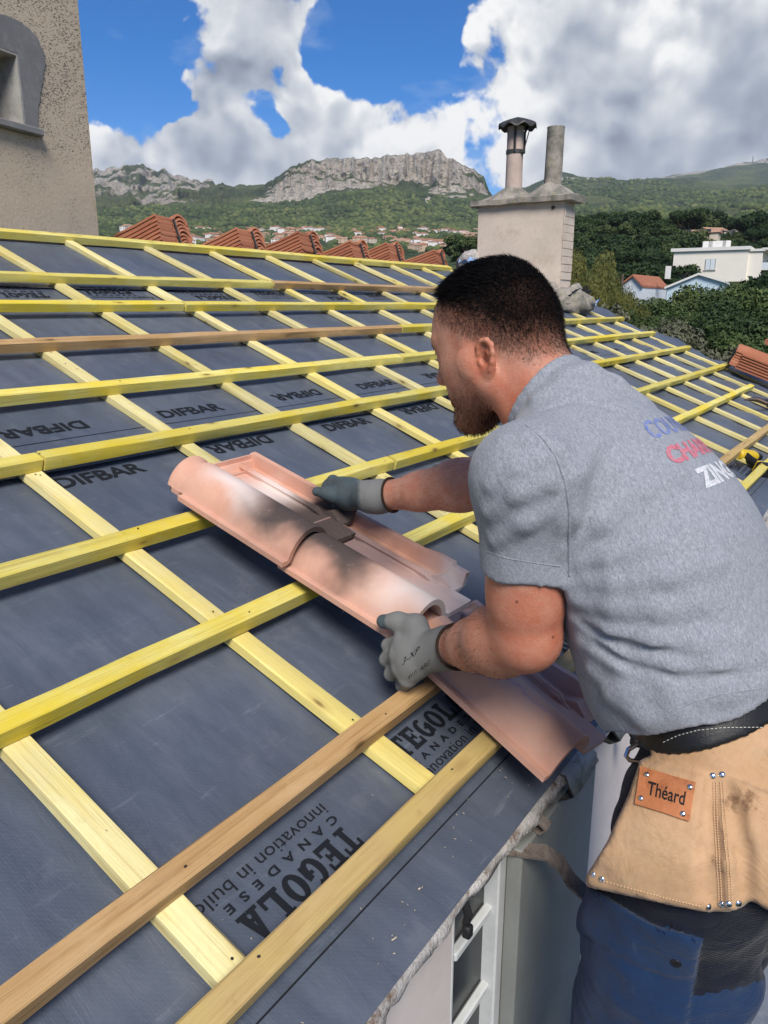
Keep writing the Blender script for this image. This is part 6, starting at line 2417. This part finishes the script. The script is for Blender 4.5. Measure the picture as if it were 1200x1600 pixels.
def wood_tone(N):
    t = N.n('ShaderNodeAttribute', {'attribute_name': 'tone'}, out=2)
    p = N.obj()
    c = N.ramp(t, [(0, (0.030, 0.050, 0.016)), (.5, (0.055, 0.080, 0.026)), (.8, (0.115, 0.140, 0.040)), (1, (0.165, 0.170, 0.058))])
    return {'Base Color': c, 'Roughness': .95, 'Normal': N.bump(N.noise(p, .8, 3, .7), .8, .8)}


M_wood = material('slope_woodland', wood_tone, spec=.1)
clumps('woodland', 15000, (120, 800), (880, 1900), (3.0, 6.5), lambda a, r, g: (vnoise(a * 60, r / 120, seed=7) * .5 + .5 + g.uniform(-.4, .4, len(a))) > np.where(r < 1150, .62, .30), M_wood, 8)
clumps('woodland', 9000, (840, 1260), (700, 2900), (3.5, 8.0), lambda a, r, g: (vnoise(a * 50, r / 150, seed=9) * .5 + .5 + g.uniform(-.3, .3, len(a))) > .42, M_wood, 9)

# ------------------------------------------------------------------ far town under the cliffs
def house_mesh(name, w, d, h, rh, walls, roofm, hip=True, chim=False):
    g = G()
    g.box((0, 0, h / 2 - 2), (w, d, h + 4), 0)
    o = .4
    if hip:
        k = min(w, d) / 2
        top = [(-w / 2 + k * .9, 0, h + rh), (w / 2 - k * .9, 0, h + rh)]
        V = [(-w / 2 - o, -d / 2 - o, h), (w / 2 + o, -d / 2 - o, h), (w / 2 + o, d / 2 + o, h), (-w / 2 - o, d / 2 + o, h)] + top
        g.add(V, [(0, 1, 5, 4), (2, 3, 4, 5), (1, 2, 5), (3, 0, 4), (0, 3, 2, 1)], 1)
    else:
        V = [(-w / 2 - o, -d / 2 - o, h), (w / 2 + o, -d / 2 - o, h), (w / 2 + o, d / 2 + o, h), (-w / 2 - o, d / 2 + o, h), (-w / 2 - o, 0, h + rh), (w / 2 + o, 0, h + rh)]
        g.add(V, [(0, 1, 5, 4), (2, 3, 4, 5), (1, 2, 5), (3, 0, 4), (0, 3, 2, 1)], 1)
    for sx in (-1, 1):
        for k in range(2):
            g.box((sx * w * .25, -d / 2 - .03, 1.7 + 2.6 * k if h > 4.5 else 1.6), (1.1, .06, 1.3), 2)
            if h <= 4.5:
                break
    return g.mesh(name, [walls, roofm, M_farglass])


M_farglass = material('far_window_glass', base=(0.05, 0.06, 0.07), rough=.25)
M_fw = [grimy('far_wall_cream', (0.62, 0.54, 0.43), .9, .1, .3), grimy('far_wall_white', (0.72, 0.69, 0.65), .9, .08, .3), grimy('far_wall_ochre', (0.52, 0.38, 0.26), .9, .1, .3)]
M_fr = [grimy('far_tiled_roof', (0.36, 0.165, 0.095), .9, .25, .5), grimy('far_pale_roof', (0.45, 0.27, 0.18), .9, .2, .5)]
HM = [house_mesh('town_house', w, d, h, rh, M_fw[i % 3], M_fr[i % 2], i % 3 != 2) for i, (w, d, h, rh) in enumerate(((11, 8, 5.5, 2), (9, 9, 5, 2), (14, 9, 5.5, 2), (10, 7, 3.5, 1.6), (16, 10, 8, 2.2), (12, 8, 6, 2)))]
r4 = np.random.default_rng(22)
cnt = 0
while cnt < 290:
    x = r4.uniform(185, 745)
    y = r4.uniform(365, 398)
    dens = 1.0 if x > 280 else .45
    if r4.uniform() > dens or vnoise(x / 45, y / 14, seed=61) < -.25:
        continue
    a, e = az_el(x, y)
    r = np.interp(y, [360, 398], [1460, 930]) + r4.uniform(-30, 30)
    z = float(terrain_z(np.array(a), np.array(r)))
    o = link('town_house', HM[r4.integers(0, 6)])
    o.location = polar(np.array(a), np.array(r), np.array(z + .8)).tolist()
    o.scale = (1.08, 1.08, 1.05)
    o.rotation_euler = (0, 0, AZ - math.pi / 2 - a + r4.choice([0, .5, -.5, 1.57, .9]) + r4.uniform(-.15, .15))
    tag(o, 'small pale house with tiled roof in the far town below the cliffs', 'house', 'houses of the far town below the cliffs')
    cnt += 1

# ------------------------------------------------------------------ trees
def leaf_fn(dark, mid, light):
    def fn(N):
        t = N.n('ShaderNodeAttribute', {'attribute_name': 'tone'}, out=2)
        c = N.ramp(N.math('ADD', t, N.math('MULTIPLY', N.math('SUBTRACT', N.rand(), .5), .65)), [(.1, dark), (.55, mid), (1, light)])
        return {'Base Color': c, 'Roughness': .6, 'Subsurface Weight': 0.0}
    return fn


M_leaf = material('broad_leaves', leaf_fn((0.030, 0.055, 0.018), (0.055, 0.088, 0.026), (0.105, 0.130, 0.036)), spec=.2)
M_leafy = material('yellowing_leaves', leaf_fn((0.062, 0.080, 0.022), (0.125, 0.130, 0.034), (0.20, 0.18, 0.05)), spec=.2)
M_grey = material('dusty_leaves', leaf_fn((0.045, 0.055, 0.035), (0.085, 0.092, 0.058), (0.13, 0.13, 0.08)), spec=.2)
M_needle = material('pine_needles', leaf_fn((0.016, 0.034, 0.012), (0.034, 0.060, 0.019), (0.080, 0.105, 0.036)), spec=.15)
M_bark = grimy('tree_bark', (0.13, 0.10, 0.075), .95, .4, 3, bump=.8, bdist=.03)


def crown(lobes, n, leaf, seed, mat_, fill=.5, droop=0.0, aspect=1.0):
    """leaf-sized faces scattered through lumpy lobes; lobes: (x, y, z, rx, ry, rz)"""
    r = np.random.default_rng(seed)
    L = np.array(lobes, float)
    w = L[:, 3] * L[:, 4] + L[:, 4] * L[:, 5]
    i = r.choice(len(L), n, p=w / w.sum())
    d = r.normal(size=(n, 3))
    d /= np.linalg.norm(d, axis=1)[:, None]
    d[:, 2] = np.where(d[:, 2] < -.35, -d[:, 2] * .6, d[:, 2])
    k = 1 - fill * r.uniform(0, 1, n) ** 2.2
    lump = 1 + .22 * fbm(d[:, 0] * 2.4 + i * 3.1, d[:, 1] * 2.4, d[:, 2] * 2.4, 3, seed)
    c = L[i, :3] + d * L[i, 3:] * (k * lump)[:, None]
    nrm_ = d + r.normal(0, .55, (n, 3))
    nrm_ /= np.linalg.norm(nrm_, axis=1)[:, None]
    u = np.cross(nrm_, r.normal(size=(n, 3)))
    u /= np.linalg.norm(u, axis=1)[:, None]
    if droop:
        u = u * (1 - droop) + np.array([0, 0, -1.0]) * droop
        u /= np.linalg.norm(u, axis=1)[:, None]
    v = np.cross(nrm_, u)
    s = leaf * r.uniform(.6, 1.4, n)[:, None]
    V = np.stack([c - u * s, c + v * s * .45 * aspect - nrm_ * s * .12, c + u * s, c - v * s * .45 * aspect - nrm_ * s * .12], 1).reshape(-1, 3)
    F = np.arange(4 * n).reshape(-1, 4)
    tone = np.clip(.5 + .35 * fbm(c[:, 0] * .55, c[:, 1] * .55, c[:, 2] * .55, 3, seed + 3) + r.normal(0, .16, n), 0, 1)
    me = tri_mesh('crown', V, F, mat_, attr={'tone': np.repeat(tone, 4)})
    me['top'] = float(np.quantile(V[:, 2], .998))
    return me


def trunk_mesh(h, r0, forks, seed):
    r = np.random.default_rng(seed)
    g = G()
    pts = [(0, 0, -1.0)]
    for k in range(1, 6):
        pts.append((r.normal(0, .04 * h) * k / 5, r.normal(0, .04 * h) * k / 5, h * k / 5))
    g.tube(pts, list(np.linspace(r0, r0 * .55, 6)), 8)
    for (x, y, z) in forks:
        m = (x * .45 + r.normal(0, .1), y * .45 + r.normal(0, .1), h + (z - h) * .4)
        g.tube([pts[-2], m, (x, y, z)], [r0 * .5, r0 * .34, r0 * .12], 6)
    return g.mesh('trunk', M_bark, smooth=True)


def rand_lobes(rg, n, R_, H0, H1, rl, flat=1.0):
    out = []
    for k in range(n):
        a = rg.uniform(0, 2 * math.pi)
        rr0 = R_ * math.sqrt(rg.uniform(0, 1))
        z = rg.uniform(H0, H1) - .25 * (rr0 / R_) ** 2 * (H1 - H0)
        s = rl * rg.uniform(.75, 1.25)
        out.append((rr0 * math.cos(a), rr0 * math.sin(a), z, s, s, s * flat))
    return out


def tree_kind(seed, kind):
    rg = np.random.default_rng(seed)
    if kind == 'pine':        # umbrella pine, about 9 m
        L = rand_lobes(rg, 15, 3.4, 5.6, 8.2, 1.35, .62)
        return crown(L, 7000, .26, seed, M_needle, .45), trunk_mesh(5.4, .24, [l[:3] for l in L[:8]], seed)
    if kind == 'tallpine':
        L = rand_lobes(rg, 16, 2.2, 3.2, 9.4, 1.25, .8)
        return crown(L, 7000, .25, seed, M_needle, .5), trunk_mesh(6, .22, [l[:3] for l in L[:7]], seed)
    if kind == 'broad':       # about 7 m
        L = rand_lobes(rg, 18, 2.5, 1.5, 6.2, 1.15, .9)
        return crown(L, 30000, .105, seed, M_leaf, .5), trunk_mesh(2.6, .17, [l[:3] for l in L[:9]], seed)
    if kind == 'yellow':
        L = rand_lobes(rg, 14, 1.7, 1.6, 6.4, .85, 1.25)
        return crown(L, 30000, .085, seed, M_leafy, .75, droop=.5, aspect=.6), trunk_mesh(3, .12, [l[:3] for l in L[:8]], seed)
    L = rand_lobes(rg, 13, 1.9, .5, 3.2, .8, .9)
    return crown(L, 9000, .10, seed, M_grey, .5), trunk_mesh(1, .10, [l[:3] for l in L[:7]], seed)


KINDS = {k: [tree_kind(s, k) for s in ss] for k, ss in dict(pine=(1, 2, 3), tallpine=(4, 5), broad=(6, 7, 8), yellow=(9, 10), bush=(11, 12)).items()}


def plant_tree(kind, var, x, ytop, depth, height_m, lab, cat='tree', group=None, name=None, base_h=None):
    """stand a tree so that its top shows at this view direction, at this distance"""
    a, e = az_el(x, ytop)
    c, tr = KINDS[kind][var % len(KINDS[kind])]
    nominal = c['top']
    ztop = depth * math.tan(e)
    s = height_m / nominal
    p = polar(np.array(a), np.array(float(depth)), np.array(ztop - height_m))
    t = thing(name or {'pine': 'pine_tree', 'tallpine': 'pine_tree', 'broad': 'tree', 'yellow': 'tree', 'bush': 'bush'}[kind], lab, cat, p.tolist(), random.uniform(0, 6.28), group)
    k = s * (.72 if kind == 'yellow' else 1)
    t.scale = (k * random.uniform(.92, 1.1), k * random.uniform(.92, 1.1), s)
    link('crown', c, t)
    link('trunk', tr, t)
    return t


# garden trees just beyond the gable: individually placed
GARDEN = [
    ('yellow', 0, 925, 392, 17, 6.4, 'tall yellowing tree with drooping leaves beside the chimney'),
    ('yellow', 1, 948, 428, 18, 5.6, 'lower yellowing tree right of the tall one by the chimney'),
    ('yellow', 0, 905, 430, 15, 5.2, 'yellowish shrubby tree just behind the chimney foot'),
    ('yellow', 1, 985, 462, 17, 4.8, 'yellow green tree in front of the blue gabled house'),
    ('broad', 0, 1055, 462, 20, 6.2, 'green leafy tree below the white flats'),
    ('broad', 1, 1105, 452, 22, 6.6, 'dense green tree in front of the white flats'),
    ('broad', 2, 1150, 448, 21, 7.0, 'largest dark green tree at the right of the garden'),
    ('broad', 0, 1200, 445, 22, 7.4, 'dark green tree cut by the right edge of the picture'),
    ('broad', 1, 1080, 490, 17, 5.0, 'green tree low in the middle of the garden'),
    ('broad', 2, 1135, 492, 16, 5.4, 'dark tree low beside the neighbouring roof'),
    ('broad', 0, 1185, 480, 16.5, 5.6, 'dark tree directly behind the neighbouring gable'),
    ('bush', 0, 1020, 500, 14.5, 3.4, 'dusty grey bush behind the ends of the upper battens'),
    ('bush', 1, 1065, 512, 14, 3.2, 'dusty bush left of the green tree behind the battens'),
    ('bush', 0, 965, 480, 14, 3.6, 'greyish bush behind the topmost batten end'),
    ('broad', 1, 1230, 470, 18, 6.5, 'green tree beyond the right edge behind the tiles'),
    ('broad', 2, 870, 450, 16, 4.6, 'green tree hidden behind the roofer and the chimney foot'),
    ('broad', 0, 1030, 470, 19, 5.6, 'green tree between the yellowing tree and the blue gable'),
    ('broad', 1, 1128, 470, 20, 6.0, 'green tree just left of the largest dark one'),
    ('broad', 2, 1165, 470, 19, 6.0, 'green tree between the largest dark one and the frame edge'),
    ('broad', 0, 985, 490, 17, 5.0, 'low green tree behind the second batten end'),
    ('broad', 1, 1045, 500, 16, 5.0, 'low green tree behind the third batten end'),
    ('broad', 2, 1100, 520, 15, 4.6, 'low dark tree behind the fourth batten end'),
    ('broad', 0, 1160, 520, 15.5, 5.0, 'low dark tree left of the neighbouring wall'),
    ('yellow', 1, 945, 455, 16, 4.8, 'low yellowing tree under the tall one by the chimney'),
    ('broad', 1, 935, 478, 16, 4.8, 'low green tree right behind the chimney foot'),
    ('tallpine', 0, 1193, 425, 60, 9, 'dark conifer beside the balconies of the white flats'),
    ('pine', 1, 735, 366, 150, 11, 'dark round pine left of the chimney'),
    ('pine', 0, 760, 372, 160, 11, 'dark pine half hidden by the left side of the chimney'),
]
for k, v_, x, yt, dp, hm, lab in GARDEN:
    far = 2.7 if dp < 40 else 1
    plant_tree(k, v_, x, yt, dp * far, hm * (1.15 if far > 1 else 1), lab)
HILL = []
r5 = np.random.default_rng(33)
tops = [(905, 338), (925, 334), (945, 336), (965, 332), (985, 331), (1005, 330), (1022, 345), (1040, 340), (1075, 328), (1090, 327), (1105, 333), (1150, 343), (1168, 336), (1185, 333), (1203, 342)]
for i, (x, y) in enumerate(tops):
    HILL.append((x, y, 235 + 6 * (i % 4), 12.5))
for row, (yy, dd) in enumerate(((352, 205), (366, 185), (380, 168), (396, 150), (412, 138))):
    for x in np.arange(896 + 9 * (row % 2), 1060 if row > 1 else 1075, 25):
        if 1050 < x and row > 1:
            continue
        HILL.append((x + r5.uniform(-7, 7), yy + r5.uniform(-7, 7), dd + r5.uniform(-8, 8), 10.5 + r5.uniform(-2.5, 3.5)))
for x, y, d in ((1120, 362, 230), (1140, 368, 225), (1165, 362, 228), (1188, 358, 226), (1205, 366, 222), (1100, 372, 225), (1180, 376, 200), (1150, 377, 205)):
    HILL.append((x, y, d, 9))
for i, (x, y, d, h) in enumerate(HILL):
    plant_tree('pine' if (i % 3 or i < 15) else 'tallpine', i, x, y, d, h, 'dark green pine on the wooded hill beyond the garden', 'tree', 'pines on the wooded hill')

# ------------------------------------------------------------------ buildings beyond the garden
def at_px(x, y, depth):
    a, e = az_el(x, y)
    return polar(np.array(a), np.array(float(depth)), np.array(depth * math.tan(e)))


M_flat = grimy('cream_flats_wall', (0.80, 0.75, 0.66), .85, .05, .4)
M_trim = grimy('white_trim', (0.72, 0.70, 0.66), .8, .06, 1.0)
M_shut = grimy('pale_blue_shutters', (0.62, 0.67, 0.70), .7, .05, 2.0)
M_redroof = grimy('red_tiled_roof', (0.36, 0.145, 0.085), .9, .25, 1.2, bump=.6, bdist=.05)
A0, B0 = at_px(1048, 450, 138.0), at_px(1163, 450, 136.5)
ux = B0 - A0
ux[2] = 0
Lw = np.linalg.norm(ux)
ux /= Lw
uy = np.array([-ux[1], ux[0], 0])
if uy @ FH < 0:
    uy = -uy
ztop = 138 * math.tan(az_el(1048, 394)[1])
zbase = -3.0
flat_t = thing('apartment_building', 'cream three storey block of flats with a flat roof behind the garden trees', 'building', mat=m4(np.stack([ux, uy, [0, 0, 1]], 1), (A0[0], A0[1], zbase)))
Hh = ztop - zbase
G().box((Lw / 2, 5, Hh / 2 - 2), (Lw, 10, Hh + 4)).build('wall', M_flat, flat_t)
G().box((Lw / 2 - .1, 5, Hh + .28), (Lw + .7, 10.7, .5)).build('roof_edge', M_trim, flat_t)
G().box((Lw + 1.0, 5.3, Hh / 2 - 2.1), (2.0, 9.5, Hh + 3.6)).build('stair_wing', M_flat, flat_t)
G().box((Lw + 1.1, 5.3, Hh - .05), (2.4, 10, .35)).build('roof_edge', M_trim, flat_t)
def flat_x(px):
    a, _ = az_el(px, 440)
    d = np.array([math.cos(a) * FH[0] + math.sin(a) * RIGHT[0], math.cos(a) * FH[1] + math.sin(a) * RIGHT[1]])
    n2 = np.array([uy[0], uy[1]])
    t = (A0[:2] @ n2) / (d @ n2)
    return float((d * t - A0[:2]) @ ux[:2])
xw = flat_x(1107)
for zz in (Hh - 2.0, Hh - 5.2):
    w_ = G().box((xw, -.04, zz), (1.5, .1, 1.55)).build('window', M_farglass, flat_t)
    G().box((xw - .36, -.10, zz), (.66, .05, 1.5)).build('shutter', M_shut, w_)
    G().box((xw + .36, -.10, zz), (.66, .05, 1.5)).build('shutter', M_shut, w_)
    G().box((xw, -.10, zz - .85), (1.8, .2, .1)).build('sill', M_trim, w_)
for k in range(4):
    zz = Hh - 2.9 * k - 2.9
    b_ = G().box((Lw + 3.1, 4.6, zz), (2.4, 8, .22)).build('balcony', M_trim, flat_t)
    G().box((Lw + 4.2, 4.6, zz + .55), (.1, 8, .9)).build('railing', M_shut, b_)
    G().box((Lw + 3.1, .65, zz + .55), (2.3, .1, .9)).build('railing', M_shut, b_)
G().box((Lw + 3.2, 4.6, Hh + .1), (2.8, 8.6, .3)).build('roof_edge', M_trim, flat_t)
G().tube([(Lw + 4.2, .8, -3), (Lw + 4.2, .8, Hh)], .14, 8).build('post', M_trim, flat_t)
for x_, w_ in ((flat_x(1094), 1.6), (flat_x(1101), 1.2), (flat_x(1115), 1.5), (flat_x(1123), 1.2)):
    G().box((x_, 4.5, Hh + 1.0), (w_, .9, 1.5), bev=.06).build('chimney', M_trim, flat_t)

M_bluew = grimy('pale_blue_wall', (0.52, 0.64, 0.71), .85, .06, .5)
M_whitew = grimy('bluish_white_wall', (0.62, 0.66, 0.70), .85, .06, .5)
def gable_house(lab, apex, left, right, dep, wallm, length, roofm, pxshift, turn):
    a = at_px(*apex, dep)
    l = at_px(left[0], left[1], dep)
    r = at_px(right[0], right[1], dep)
    fw = FH * math.cos(turn) + RIGHT * math.sin(turn)
    ri = RIGHT * math.cos(turn) - FH * math.sin(turn)
    t = thing('gabled_house', lab, 'house', mat=m4(np.stack([ri, fw, [0, 0, 1]], 1), a))
    c = np.stack([ri, fw, [0, 0, 1]], 1).T
    la, ra = c @ (l - a), c @ (r - a)
    prof = [(la[0], la[2] - 6), (ra[0], ra[2] - 6), (ra[0], ra[2]), (0, 0), (la[0], la[2])]
    V = [(x, 0, z) for x, z in prof] + [(x + pxshift, length, z) for x, z in prof]
    G().add(V, [[0, 1, 2, 3, 4], [9, 8, 7, 6, 5]] + [[i, (i + 1) % 5, 5 + (i + 1) % 5, 5 + i] for i in range(5)]).build('wall', wallm, t)
    for sd, q in ((0, la), (1, ra)):
        k = 1.08
        e = np.array([q[0] * k, -.35, q[2] * k])
        V = [(0, -.35, .02), e, (e[0] + pxshift, length + .3, e[2]), (pxshift, length + .3, .02)]
        V = [np.array(v, float) for v in V]
        V2 = [v + np.array([0, 0, .22]) for v in V]
        G().add(V + V2, [(0, 1, 2, 3), (4, 7, 6, 5), (0, 4, 5, 1), (1, 5, 6, 2), (2, 6, 7, 3), (3, 7, 4, 0)]).build('roof', roofm, t)
    return t


h1 = gable_house('white gabled house with a red tiled roof slope among the trees', (990, 432), (972, 444), (1006, 448), 95, M_whitew, 9, M_redroof, 0, rad(36))
G().box((2.6, 4, .5), (.5, .5, 1.4)).build('chimney', M_trim, h1)
h2 = gable_house('pale blue gabled house in front of the white flats', (1092, 430), (1042, 450), (1130, 441), 90, M_bluew, 10, M_trim, 0, rad(26))
HS = [((1093, 372), (9, 5, 1.4, 1.0), 0, 1, 'tan roofed low house among the hill pines', 215, -.5), ((1154, 358), (7, 5, 2.6, 1.2), 1, 0, 'white house with red roof high on the wooded hill', 245, .3), ((1112, 368), (5, 5, 2.0, 1.0), 0, 1, 'small pale house just right of the tan roofed one on the hill', 228, .2)]
for (x, y), dims, wi, ri, lab, dp, rz in HS:
    o = link('hill_house', house_mesh('hill_house', *dims, M_fw[wi], M_fr[ri], False))
    p = at_px(x, y, dp)
    o.location = (p[0], p[1], p[2] - dims[2] + 1.0)
    o.rotation_euler = (0, 0, AZ - math.pi / 2 + rz)
    tag(o, lab, 'house')
p = at_px(973, 428, 80)
tag(G().tube([(p[0], p[1], p[2] - 9), tuple(p)], .13, 8).build('utility_pole', M_bark), 'short utility pole left of the white gabled house', 'utility pole')
p = at_px(1177, 243, 4640)
g = G().tube([(p[0], p[1], p[2] - 60), tuple(p)], [3.2, 1.2], 6)
tag(g.build('radio_mast', M_darkmetal), 'tiny radio mast on the far blue mountain crest', 'mast')
p = at_px(507, 372, 1350)
g = G()
for sx in (-1, 1):
    for sy in (-1, 1):
        g.tube([(p[0] + sx * 4, p[1] + sy * 4, p[2] - 26), (p[0] + sx * .6, p[1] + sy * .6, p[2] + 12)], .45, 4)
for z_, w_ in ((4, 7), (9, 6), (-8, 3.5)):
    g.box((p[0], p[1], p[2] + z_), (w_, w_, .7))
tag(g.build('pylon', M_trim), 'pale lattice pylon standing in the far town', 'pylon')
# neighbouring roof and wall at the right edge
nb = thing('neighbour_house', 'cream rendered neighbour house with an old tiled roof at the right edge', 'house', mat=m4(np.stack([EV, [0, 1, 0], [0, 0, 1]], 1), (10.0, -0.02, GROUND_Z - .66)))
M_cream = grimy('cream_render', (0.58, 0.50, 0.38), .9, .12, 2.0, dirt=(.42, .33, .24))
G().box((2.2, .35, 1.62), (3.6, 2.0, 3.24)).build('wall', M_cream, nb)
g = G()
g.add([(.2, -.75, 3.25), (4.2, -.75, 3.25), (4.2, 1.55, 3.62), (.2, 1.55, 3.62), (.2, -.75, 3.31), (4.2, -.75, 3.31), (4.2, 1.55, 3.68), (.2, 1.55, 3.68)], [(0, 1, 2, 3), (4, 7, 6, 5), (0, 4, 5, 1), (1, 5, 6, 2), (2, 6, 7, 3), (3, 7, 4, 0)])
rf = g.build('roof', M_redroof, nb)
# ------------------------------------------------------------------ small things on the roof, far right
b = bundle(roof_pt(6.62, .60, .066), RB @ rot_local(.12, 0, 0), 6, 'red tile stack lying on the battens at the far right end of the roof', None)
M_yel = material('yellow_plastic', base=(0.62, 0.42, 0.02), rough=.45)
M_blk = material('black_plastic', base=(0.014, 0.014, 0.015), rough=.5)
RD = RB @ np.array([[math.cos(-.5), -math.sin(-.5), 0], [math.sin(-.5), math.cos(-.5), 0], [0, 0, 1]])
dr_ = thing('cordless_drill', 'yellow and black cordless drill lying between battens at the far right', 'drill', mat=m4(RD, roof_pt(4.13, .335, .03)))
g = G().tube([(-.085, 0, .0), (-.075, 0, 0), (.03, 0, 0), (.055, 0, 0)], [.022, .030, .030, .022], 14)
g.build('motor_housing', M_yel, dr_, smooth=35)
G().tube([(.055, 0, 0), (.075, 0, 0), (.095, 0, 0), (.102, 0, 0)], [.021, .021, .015, .007], 12).build('chuck', M_blk, dr_, smooth=35)
G().tube([(-.045, -.02, 0), (-.055, -.07, 0), (-.062, -.125, 0)], [.019, .017, .019], 12, flat=(1, 1.25)).build('handle', M_blk, dr_, smooth=35)
G().box((-.058, -.155, 0), (.105, .055, .062), bev=.008).build('battery', M_blk, dr_)
G().box((-.058, -.124, 0), (.085, .014, .058), bev=.004).build('battery_clip', M_yel, dr_)
hm = thing('hammer', 'steel hammer lying near the stacked tiles at the far right', 'hammer', mat=m4(RB, roof_pt(5.50, .54, .085)))
G().tube([(0, 0, 0), (.30, -.05, -.01)], [.013, .017], 10).build('handle', M_blk, hm, smooth=True)
g = G().tube([(0, -.065, 0), (0, -.045, 0), (0, -.04, 0), (0, .02, 0), (-.01, .06, -.012), (-.028, .095, -.03)], [.019, .019, .014, .016, .012, .004], 12)
g.build('head', M_steel, hm, smooth=35)

pc = [(2.3, .33, DECK + .012), (2.1, .22, DECK + .010), (1.93, .10, DECK + .010), (1.80, -.05, DECK + .010), (1.72, -.30, DECK + .010), (1.60, -.60, DECK + .010)]
tag(G().tube(pc, .007, 8).build('cable', M_blk, smooth=True), 'thin black cable lying across the grey scaffold deck', 'cable')

# air between here and the mountains
def haze_fn():
    m = bpy.data.materials.new('valley_haze')
    m.use_nodes = True
    t = m.node_tree
    t.nodes.clear()
    o = t.nodes.new('ShaderNodeOutputMaterial')
    v = t.nodes.new('ShaderNodeVolumePrincipled')
    v.inputs['Color'].default_value = (0.78, 0.86, 1.0, 1)
    v.inputs['Density'].default_value = HAZE
    v.inputs['Anisotropy'].default_value = 0.0
    t.links.new(v.outputs[0], o.inputs['Volume'])
    return m


HAZE = 7.0e-5
zlo, zhi = float(TP[..., 2].min()) - 1.0, float(TP[..., 2].max()) + 12
hz = G().box((0, 0, (zlo + zhi) / 2), (34000, 34000, zhi - zlo)).build('haze', haze_fn())
hz['kind'] = 'stuff'
